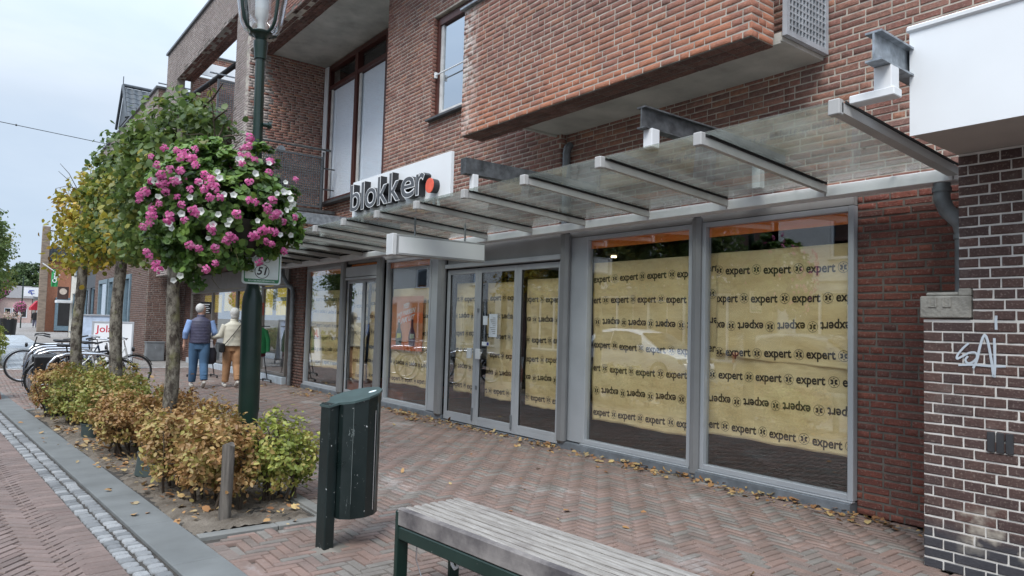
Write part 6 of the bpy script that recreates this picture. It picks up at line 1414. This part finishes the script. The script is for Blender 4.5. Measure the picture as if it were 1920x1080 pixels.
# tiled gable roof piece (faces the camera side)
def tiles(par, O, u, v, n, U, V, tu, tv, mt, name='roof_tile', limit=300):
    pr = []
    for j in range(int(V/tv)):
        for i in range(int(U/tu)): pr.append((i, j))
    k = 7; tm = MB()
    a = [[(x_, y_, .03+.028*math.sin(x_/tu*math.pi*2)+(0.03 if y_ else .045)) for x_ in np.linspace(0, tu*1.02, k)] for y_ in (0, tv*1.1)]
    tm.v = [tuple(p) for p in a[0]+a[1]]+[(p[0], p[1], p[2]-.03) for p in a[0]]; tm.f = [(i, i+1, k+i+1, k+i) for i in range(k-1)]+[(2*k+i, 2*k+i+1, i+1, i) for i in range(k-1)]; tm.mi = [0]*len(tm.f)
    me = tm.mesh(name); me.materials.append(mt); shade(me, 50); W = wl(par)
    for i, j in pr[:limit]:
        o = bpy.data.objects.new(name, me); COL.objects.link(o); o.parent = par; c = Vector(O)+u*(i*tu)+v*(j*tv)-W; o.matrix_local = frameT(c, u, v, n)
sl = Vector((0, -.0, 0)); rv1 = Vector((.0, .62, .785)).normalized(); rn = X.cross(rv1)
GR = thing('gabled_brick_house', 'narrow brick house with grey pantile roof rising behind the parapet', 'building', (5, 36, 0))
m = MB(); m.box((5.25, 34.6, 9.0), (9, 36.5, 10.15)); GP = Pieces('brick', GR, [bm_far], HI, 300, .016, 45); brickface(GP, m, (5.22, 34.55, 8.9), X, Z, -Y, 4, 1.3, (), 0, seed=60); brickface(GP, m, (5.22, 36.5, 8.6), mY, Z, -X, 1.93, 1.55, (), 0, seed=61); GP.finish(); m.build('wall', mo_g, GR)
rb_ = MB(); rb_.prism([(34.3, 10.1), (35.5, 11.7), (36.7, 10.1)], lambda p: (5.15, p[0], p[1]), lambda p: (9, p[0], p[1])); rf = rb_.build('roof', roof_t, GR)
tiles(rf, (5.12, 34.25, 10.06), X, rv1, X.cross(rv1), 3.9, 2.0, .30, .33, roof_t)
m = MB(); m.tube([(5.08, 34.2, 10.05), (5.08, 35.5, 11.8)], .06, 8); m.tube([(5.08, 35.5, 11.8), (5.08, 36.8, 10.05)], .06, 8); m.tube([(5.08, 35.5, 11.8), (9, 35.5, 11.8)], .08, 8); m.tube([(5.08, 35.5, 11.8), (5.08, 35.5, 12.2)], .02, 6); m.build('verge', roof_t, GR)
# dark shop front further on, then the small street houses
def simple_house(name, lab, x, y0, y1, h, wallm, wins, roofm=None, rh=0, gable=False, bandm=None, depth=8, wm=None):
    t = thing(name, lab, 'building', (x, (y0+y1)/2, 0)); s_ = 1 if x > 0 else -1
    xi = x+s_*.25
    holes = tuple(((y1-c) if s_ > 0 else (a-y0), p, (y1-a) if s_ > 0 else (c-y0), q) for a, c, p, q, _ in wins); m = MB()
    if s_ > 0: core(m, (x, y1, 0), mY, Z, -X, y1-y0, h, holes, .25, 0)
    else: core(m, (x, y0, 0), Y, Z, X, y1-y0, h, holes, .25, 0)
    m.box((x, y0, 0), (x+s_*depth, y0+.2, h)); m.box((x, y1-.2, 0), (x+s_*depth, y1, h)); m.box((x+s_*(depth-.2), y0+.2, 0), (x+s_*depth, y1-.2, h)); m.build('wall', wallm, t)
    MB().box((x+s_*.9, y0+.25, 0), (x+s_*.92, y1-.25, h-.1)).build('dark_room', dark_in, t)
    for (a, c, p, q, k) in wins:
        m = MB(); f_ = wm or white; th = .08; xo = x+s_*.06
        m.box((xo, a, p), (xo+s_*.08, a+th, q)); m.box((xo, c-th, p), (xo+s_*.08, c, q)); m.box((xo+s_*.001, a+th, p), (xo+s_*.08, c-th, p+th)); m.box((xo+s_*.001, a+th, q-th), (xo+s_*.08, c-th, q))
        if k > 1:
            for i in range(1, k): yy = a+(c-a)*i/k; m.box((xo+s_*.002, yy-.035, p+th), (xo+s_*.078, yy+.035, q-th))
        w_ = m.build('door' if p < .15 and c-a < 1.3 else 'window', f_, t); MB().box((xo+s_*.04, a+.06, p+.06), (xo+s_*.045, c-.06, q-.06)).build('pane', g_up if p > 3 else g_shop, w_)
        if p > .3: MB().bbox((x-s_*.06, a-.05, p-.06), (x+s_*.06, c+.05, p-.005), .005).build('sill', bluestone, w_)
    if bandm: MB().box((x-s_*.08, y0, 3.2), (x+s_*.0, y1, 3.55)).build('cornice', bandm, t)
    if rh:
        xs = (x-s_*.2, x+s_*depth/2, x+s_*(depth+.2))
        if gable: MB().prism([(y0-.1, h), ((y0+y1)/2, h+rh), (y1+.1, h)], lambda p: (x-s_*.1, p[0], p[1]), lambda p: (x+s_*depth, p[0], p[1])).build('roof', roofm, t)
        else: MB().prism([(xs[0], h), (xs[1], h+rh), (xs[2], h)], lambda p: (p[0], y0-.1, p[1]), lambda p: (p[0], y1+.1, p[1])).build('roof', roofm, t)
    return t
simple_house('dark_shop', 'dark grey panelled shop front seen between the tree trunks', 4.95, 38.1, 44, 5.2, pbr('anthracite_panel', (.035, .038, .045), .5), [(38.6, 41, .3, 2.8, 2), (41.6, 43.4, .3, 2.8, 1)], roof_t, 2.5, wm=bl)
th2 = simple_house('white_shop', 'narrow house with a white fronted ground floor beyond the dark shop', 5.2, 44.1, 52, 6.2, pbr('pale_render', (.55, .52, .46), .8), [(45, 46.5, .1, 2.6, 1), (47.2, 51, .4, 2.7, 3), (45.2, 46.6, 3.8, 5.4, 1), (48.5, 50.3, 3.8, 5.4, 2)], roof_t, 3.2, gable=True, wm=bl)
m = MB(); m.bbox((4.40, 50.6, 2.12), (5.18, 52.0, 2.28), .01); tag(m.build('shop_awning_box', white, None), 'white awning box above the pale shop door far down the street', 'awning')
bs_ = thing('brown_shop_sign', 'dark brown shop sign with a pale ornament above the white awning box', 'sign', (5.1, 52, 3.1)); MB().bbox((4.53, 52.2, 2.35), (5.13, 52.3, 3.15), .01).build('panel', pbr('dark_brown_sign', (.05, .025, .02), .5), bs_)
m = MB(); V, F = text('DE KROON', .17, off=.002); m.lathe([(.001, 0), (.20, 0), (.20, .012), (.001, .012)], (4.83, 52.2, 2.85), 18, ax=Matrix.Rotation(R(90), 3, 'X')); m.build('emblem', pbr('pale_emblem', (.5, .42, .36), .5, bump=0), bs_)
# orange gable house with the tall pillar
oh = simple_house('orange_brick_house', 'orange brick house with a tall pillar and dark tiled roof far down the street', 5.2, 66, 73, 5.6, bm_or, [(67, 68.6, 3.4, 5, 2), (70, 72.3, 3.4, 5, 2), (67, 72.3, .4, 2.6, 3)], roof_t, 2.4, gable=False)
m = MB(); m.bbox((4.45, 65.2, 0), (4.97, 65.7, 8.2), .03); m.build('brick_pillar', pbr('brownish_pillar', (.22, .17, .13), .9, var=.3, vs=3, bump=.4, stretch=(1, 1, 4)), oh); m = MB(); m.tube([(4.95, 65.5, 7.9), (7.2, 65.5, 7.9)], .05, 8); m.build('tie_bar', galv_d, oh)
RO = MB(); RO.prism([(65.9, 0), (66.2, 0), (66.2, 9), (65.9, 9)], lambda p: (4.98, p[0], p[1]*.62), lambda p: (9.5, p[0], p[1]*.62)); RO.build('side_wall', bm_or, oh)
MB().bbox((5.6, 65.5, .1), (9.4, 65.88, 2.7), .02).build('shop_front', bl, oh); MB().box((5.8, 65.48, .5), (9.2, 65.498, 2.5)).build('shop_glass', dark_in, oh)
tl = MB().box((4.98, 65.75, 5.62), (8.0, 65.88, 6.7)).build('roof', roof_t, oh); tiles(tl, (4.98, 65.72, 5.6), X, Z, -Y, 3, 1.1, .3, .36, roof_t)
ra = thing('red_awning', 'red shop awning far down the street under a grey flat canopy', 'awning', (5.6, 81, 2.2))
m = MB(); m.prism([(0, 1.7), (0, 1.95), (.5, 2.6), (1.45, 2.6), (1.45, 1.7)], lambda p: (4.93+p[0], 80, p[1]), lambda p: (4.93+p[0], 83, p[1])); m.build('cloth', pbr('red_cloth', (.42, .012, .03), .7, bump=.1), ra)
MB().bbox((5.0, 78, 2.7), (6.7, 78.8, 2.9), .01).build('flat_canopy', pbr('grey_canopy', (.12, .13, .14), .5), ra)
m = MB(); m.tube([(5.3, 78.2, 2.9), (6.7, 78.2, 3.8)], .03, 6); m.build('stay', white, ra)
fg = thing('green_flag', 'green flag with pale lettering on a slanted white pole far down the street', 'flag', (5.0, 60, 5)); MB().tube([(4.2, 60, 5.0), (5.3, 60, 4.2)], .035, 8).build('pole', white, fg)
m = MB(); N_ = 8; m.v = [(4.78+.42*i/N_, 60+.05*math.sin(i*1.3+j_*.5), 4.62-1.25*j_/N_) for j_ in range(N_+1) for i in range(N_+1)]+[(4.78+.42*i/N_, 60.01+.05*math.sin(i*1.3+j_*.5), 4.62-1.25*j_/N_) for j_ in range(N_+1) for i in range(N_+1)]
q_ = (N_+1)**2; m.f = [(j_*(N_+1)+i, (j_+1)*(N_+1)+i, (j_+1)*(N_+1)+i+1, j_*(N_+1)+i+1) for j_ in range(N_) for i in range(N_)]; m.f += [tuple(q_+a for a in f)[::-1] for f in m.f]; m.mi = [0]*len(m.f); m.build('cloth', pbr('flag_green', (.03, .26, .08), .7, bump=0), fg)
V, F = text('Csps', .36, off=.01); MB().add(V, F, frameT((4.99, 59.93, 4.0), Z, -X, -Y)).build('lettering', whitesign, fg)
ws2 = thing('white_hanging_sign', 'white shop sign with a blue swash far down the street', 'sign', (4.85, 80, 3)); MB().bbox((4.28, 79.5, 2.96), (5.41, 79.6, 3.77), .01).build('panel', whitesign, ws2)
m = MB(); m.tube([(4.62+.3*t+.0, 79.49, 3.3+.22*math.sin(t*4.2)) for t in np.linspace(0, 1, 14)], .04, 6); m.tube([(4.8, 79.49, 3.52), (5.05, 79.49, 3.52)], .035, 6); m.tube([(4.6, 79.49, 3.3), (5.1, 79.49, 3.24)], .025, 6); m.build('blue_mark', pbr('blue_mark', (.02, .06, .35), .5, bump=0), ws2, True)
db = thing('display_board', 'grey poster board on the pavement under the red awning', 'sign', (5.85, 74, 0)); MB().bbox((5.4, 73.9, .2), (6.3, 74.05, 1.6), .01).build('panel', pbr('pale_poster', (.42, .45, .47), .6, var=.4, vs=6), db); m = MB(); m.bbox((5.36, 73.8, 0), (6.34, 74.1, .2), .01); m.build('base', white, db); MB().box((5.4, 73.88, 1.45), (6.3, 73.898, 1.6)).build('header', pbr('green_header', (.04, .15, .1), .5, bump=0), db)
m = MB(); m.lathe([(.42, 0), (.48, 1.0), (.5, 1.05), (.001, 1.05)], (2.28, 56, 0), 12); tag(m.build('street_bin', black, None, 30), 'black planter tub at the end of the far hedge', 'planter')
tb = thing('tub_flowers', 'pale pink flowers planted in the distant black tub', 'plant', (2.28, 56, 1.05)); rs = np.random.RandomState(5); leaves('blossom', OV, np.array([2.28, 56, 1.2])+rs.normal(size=(260, 3))*np.array([.28, .28, .12]), .13, rs, leafmat('pale_mixed', [(0, (.55, .3, .2)), (.5, (.65, .5, .45)), (1, (.2, .25, .1))]), tb)
def farbasket(x, y, z, r_, lab, ph):
    t = thing('flower_post', lab, 'flower basket', (x, y, 0)); MB().tube([(x, y, 0), (x, y, ph)], .055, 10).build('pole', green, t); rs = np.random.RandomState(int(y)); n = 1300
    d = rs.normal(size=(n, 3)); d /= np.linalg.norm(d, axis=1, keepdims=True); p = np.array([x-.1, y-.1, z])+d*np.array([r_, r_, r_*1.0])*rs.uniform(.6, 1, (n, 1)); k = rs.rand(n) < .5
    leaves('foliage', OV, p[~k], .12, rs, lf_fl, t, d[~k], .5); leaves('blossom', OV, p[k]+d[k]*.04, .11, rs, pink, t, d[k], .5)
farbasket(1.02, 36.5, 2.45, .55, 'pink flower basket on a pole beside the far hedge at the left edge', 4.8); farbasket(4.2, 80, 1.95, .5, 'small pink flower basket on a pole above the distant walkers', 4.8)
# white houses closing the street, big tree behind
cream2 = pbr('cream_render', (.60, .57, .50), .8)
for i, (x0, x1, lab) in enumerate(((-2.0, 3.6, 'cream house left of the street end with a grey roof'), (3.8, 7.4, 'pale house at the very end of the street, above the walkers'), (7.6, 12, 'white house at the street end, right of the pale one'))):
    t = thing('end_house', lab, 'building', ((x0+x1)/2, 118, 0), 'houses closing the end of the street'); y0 = 117+i*2; m = MB(); m.box((x0, y0, 0), (x1, y0+8, 3.4)); m.build('wall', (cream2, pbr('pale_pink_render', (.5, .36, .32), .8), cream2)[i], t)
    MB().prism([(y0-.3, 3.4), (y0+4, 5.2), (y0+8.3, 3.4)], lambda p: (x0-.1, p[0], p[1]), lambda p: (x1+.1, p[0], p[1])).build('roof', pbr('grey_tile_roof', (.16, .15, .15), .8), t)
    for k in range(3):
        for zz in (.7,): xx = x0+.5+k*(x1-x0-.9)/3; w_ = MB().box((xx, y0-.04, zz), (xx+.8, y0-.003, zz+1.3)).build('window', white, t); MB().box((xx+.1, y0-.05, zz+.1), (xx+.7, y0-.041, zz+1.2)).build('pane', dark_in, w_)
bt = thing('big_tree', 'large round green tree behind the houses at the end of the street', 'tree', (7.4, 135, 0)); MB().tube([(7.4, 135, 0), (7.5, 135, 3), (7.4, 135, 6.5)], [.5, .4, .25], 10).build('trunk', twig, bt)
rs = np.random.RandomState(8); lb = [((7.2, 135, 5.6), 3.0), ((5.0, 134, 4.4), 2.2), ((9.4, 135, 4.8), 2.6), ((7.8, 136, 7.4), 2.0), ((6.2, 135, 6.9), 1.5), ((12, 136, 4.2), 2.2)]
pts, k = clumps(rs, 9000, 200, lambda: tuple((lambda c, r_, d: np.array(c)+d/np.linalg.norm(d)*r_*rs.uniform(.5, 1))(*lb[rs.randint(6)], rs.normal(size=3))), .75)
leaves('foliage', LIME, pts, .42, rs, leafmat('far_green', [(0, (.05, .085, .035)), (.5, (.09, .14, .05)), (1, (.15, .20, .075))]), bt, (pts-np.array([7.4, 135, 5]))/5, .6, clump_tone(k, 200, rs))
t = MB().tube([(-11, 17.5, 5.9), (0.4, 20, 5.87), (2.66, 20.6, 5.87), (4.7, 21.3, 5.9)], .008, 5).build('overhead_cable', black, None); tag(t, 'thin overhead cable across the sky at upper left', 'cable'); MB().lathe([(.001, -.03), (.03, 0), (.001, .03)], (.72, 20.08, 5.87), 8).build('cable_clamp', black, t)

# ================================================================== THE OTHER SIDE (seen mirrored in the shop glass)
quad('carriageway', [(-7.2, -20), (-2.7, -20), (-2.7, 60), (-7.2, 60)], .006, pbr('street_asphalt', (.12, .115, .11), .9, vs=3, bump=.3))
wr = pbr('white_render', (.66, .65, .62), .8, var=.06, vs=2)
simple_house('white_fronted_house', 'white rendered shop house across the street with tall windows', -9.6, -2, 13.5, 6.4, wr, [(-1.2, 1.8, .5, 2.9, 3), (2.4, 3.5, .1, 2.7, 1), (4.2, 7.5, .5, 2.9, 3), (8.2, 9.3, .1, 2.7, 1), (10, 12.8, .5, 2.9, 3), (-.5, 1, 3.9, 5.6, 2), (3, 4.5, 3.9, 5.6, 2), (6.5, 8, 3.9, 5.6, 2), (10, 11.5, 3.9, 5.6, 2)], roof_t, 3.2, bandm=white)
simple_house('brown_brick_house_opposite', 'brown brick house across the street with a white ground floor band', -9.8, 13.8, 28, 6.2, bm_far, [(14.5, 17.5, .4, 2.9, 3), (18.2, 19.3, .1, 2.7, 1), (20, 23, .4, 2.9, 3), (24, 27, .4, 2.9, 3), (15, 16.3, 3.9, 5.5, 2), (18, 19.3, 3.9, 5.5, 2), (21.5, 22.8, 3.9, 5.5, 2), (25, 26.3, 3.9, 5.5, 2)], pbr('red_tile_roof', (.20, .07, .05), .8), 3.5, bandm=white)
simple_house('grey_roofed_house_opposite', 'white house across the street with a high grey roof', -9.4, 28.3, 44, 5.0, wr, [(29, 32, .4, 2.8, 3), (33, 34.1, .1, 2.6, 1), (35, 38, .4, 2.8, 3), (39.5, 42.5, .4, 2.8, 3), (30, 31.3, 3.6, 4.8, 1), (36, 37.3, 3.6, 4.8, 1), (41, 42.3, 3.6, 4.8, 1)], roof_t, 4.5)
def car(lab, paint, x, y, rz):
    t = thing('parked_car', lab, 'car', (0, 0, 0), 'cars parked across the street'); pm = NT('car_paint'); p = pm.bsdf(paint, .25); p.inputs['Coat Weight'].default_value = .6; pm = pm.m
    # stations along the length: x, z_low, z_belt, z_roof, half width belt, half width roof
    st = [(-2.02, .35, .62, .64, .62, .55), (-1.95, .25, .80, .95, .76, .60), (-1.78, .22, .92, 1.25, .82, .58), (-1.45, .22, .94, 1.44, .84, .58), (-.9, .22, .94, 1.51, .85, .60), (-.2, .22, .93, 1.50, .85, .60), (.35, .22, .92, 1.40, .85, .58), (.80, .22, .90, 1.16, .84, .60), (1.15, .22, .88, .96, .83, .66), (1.6, .22, .80, .84, .80, .62), (1.88, .24, .68, .70, .74, .6), (2.0, .33, .52, .54, .62, .5)]
    rings = []
    for x_, zl, zb, zr, wb_, wr_ in st: rings.append([(x_, -wb_*.9, zl), (x_, -wb_, zl+.12), (x_, -wb_, (zl+zb)/2), (x_, -wb_*.97, zb), (x_, -wr_, zr-.05), (x_, -wr_*.8, zr), (x_, wr_*.8, zr), (x_, wr_, zr-.05), (x_, wb_*.97, zb), (x_, wb_, (zl+zb)/2), (x_, wb_, zl+.12), (x_, wb_*.9, zl)])
    m = MB(); m.loft(rings); m.build('body', pm, t, 50)
    gk = pbr('car_glass', (.015, .018, .02), .08, bump=0)
    for s_ in (-1, 1):
        for pts in ([(-1.50, .96, .835, .0), (-.72, .95, .842, 0), (-.72, 1.42, .625, 0), (-1.30, 1.36, .615, 0)], [(-.66, .95, .842, 0), (.62, .93, .842, 0), (.36, 1.33, .62, 0), (-.1, 1.43, .625, 0), (-.66, 1.44, .628, 0)]):
            m = MB(); P = [(a, s_*(w2+.012), z_) for a, z_, w2, _ in pts]; P2 = [(a, s_*(w2-.02), z_) for a, z_, w2, _ in pts]; n_ = len(P); m.add(P+P2, [tuple(range(n_)), tuple(range(n_, 2*n_))[::-1]]+[(i, (i+1) % n_, n_+(i+1) % n_, n_+i) for i in range(n_)]); m.build('side_window', gk, t)
        m = MB(); m.bbox((1.72, s_*.62-.12, .58), (1.93, s_*.62+.12, .74), .02); m.build('headlight', chrome, t); m = MB(); m.bbox((.55, s_*.86, .92), (.70, s_*1.0, 1.06), .02); m.build('mirror', pm, t)
        m = MB(); m.bbox((-2.0, s_*.66-.09, .72), (-1.88, s_*.66+.09, .98), .02); m.build('tail_light', redp, t)
        for cx in (-1.28, 1.22):
            w_ = MB().lathe([(.001, -.11), (.29, -.11), (.315, -.07), (.315, .07), (.29, .11), (.001, .11)], (cx, s_*.76, .315), 28, ax=Matrix.Rotation(R(90), 3, 'X')).build('wheel', rubber, t, 40); MB().lathe([(.001, -.118), (.19, -.118), (.2, -.112), (.2, .112), (.19, .118), (.001, .118)], (cx, s_*.76, .315), 20, ax=Matrix.Rotation(R(90), 3, 'X')).build('hubcap', chrome, w_, 40)
    m = MB(); m.add([(.40, -.56, 1.405), (1.16, -.66, .985), (1.16, .66, .985), (.40, .56, 1.405), (.38, -.56, 1.38), (1.14, -.66, .96), (1.14, .66, .96), (.38, .56, 1.38)], [(0, 1, 2, 3), (7, 6, 5, 4), (0, 4, 5, 1), (1, 5, 6, 2), (2, 6, 7, 3), (3, 7, 4, 0)]); m.build('windscreen', gk, t)
    m = MB(); m.bbox((1.93, -.35, .32), (2.03, .35, .48), .01); m.build('grille', black, t); t.location = (x, y, 0); t.rotation_euler.z = rz; return t
car('white hatchback parked across the street, mirrored in the shop glass', (.78, .80, .82), -3.9, 14.1, R(-90)); car('dark grey hatchback parked in front of the white one, mirrored in the right window', (.08, .085, .09), -3.9, 8.6, R(-90))
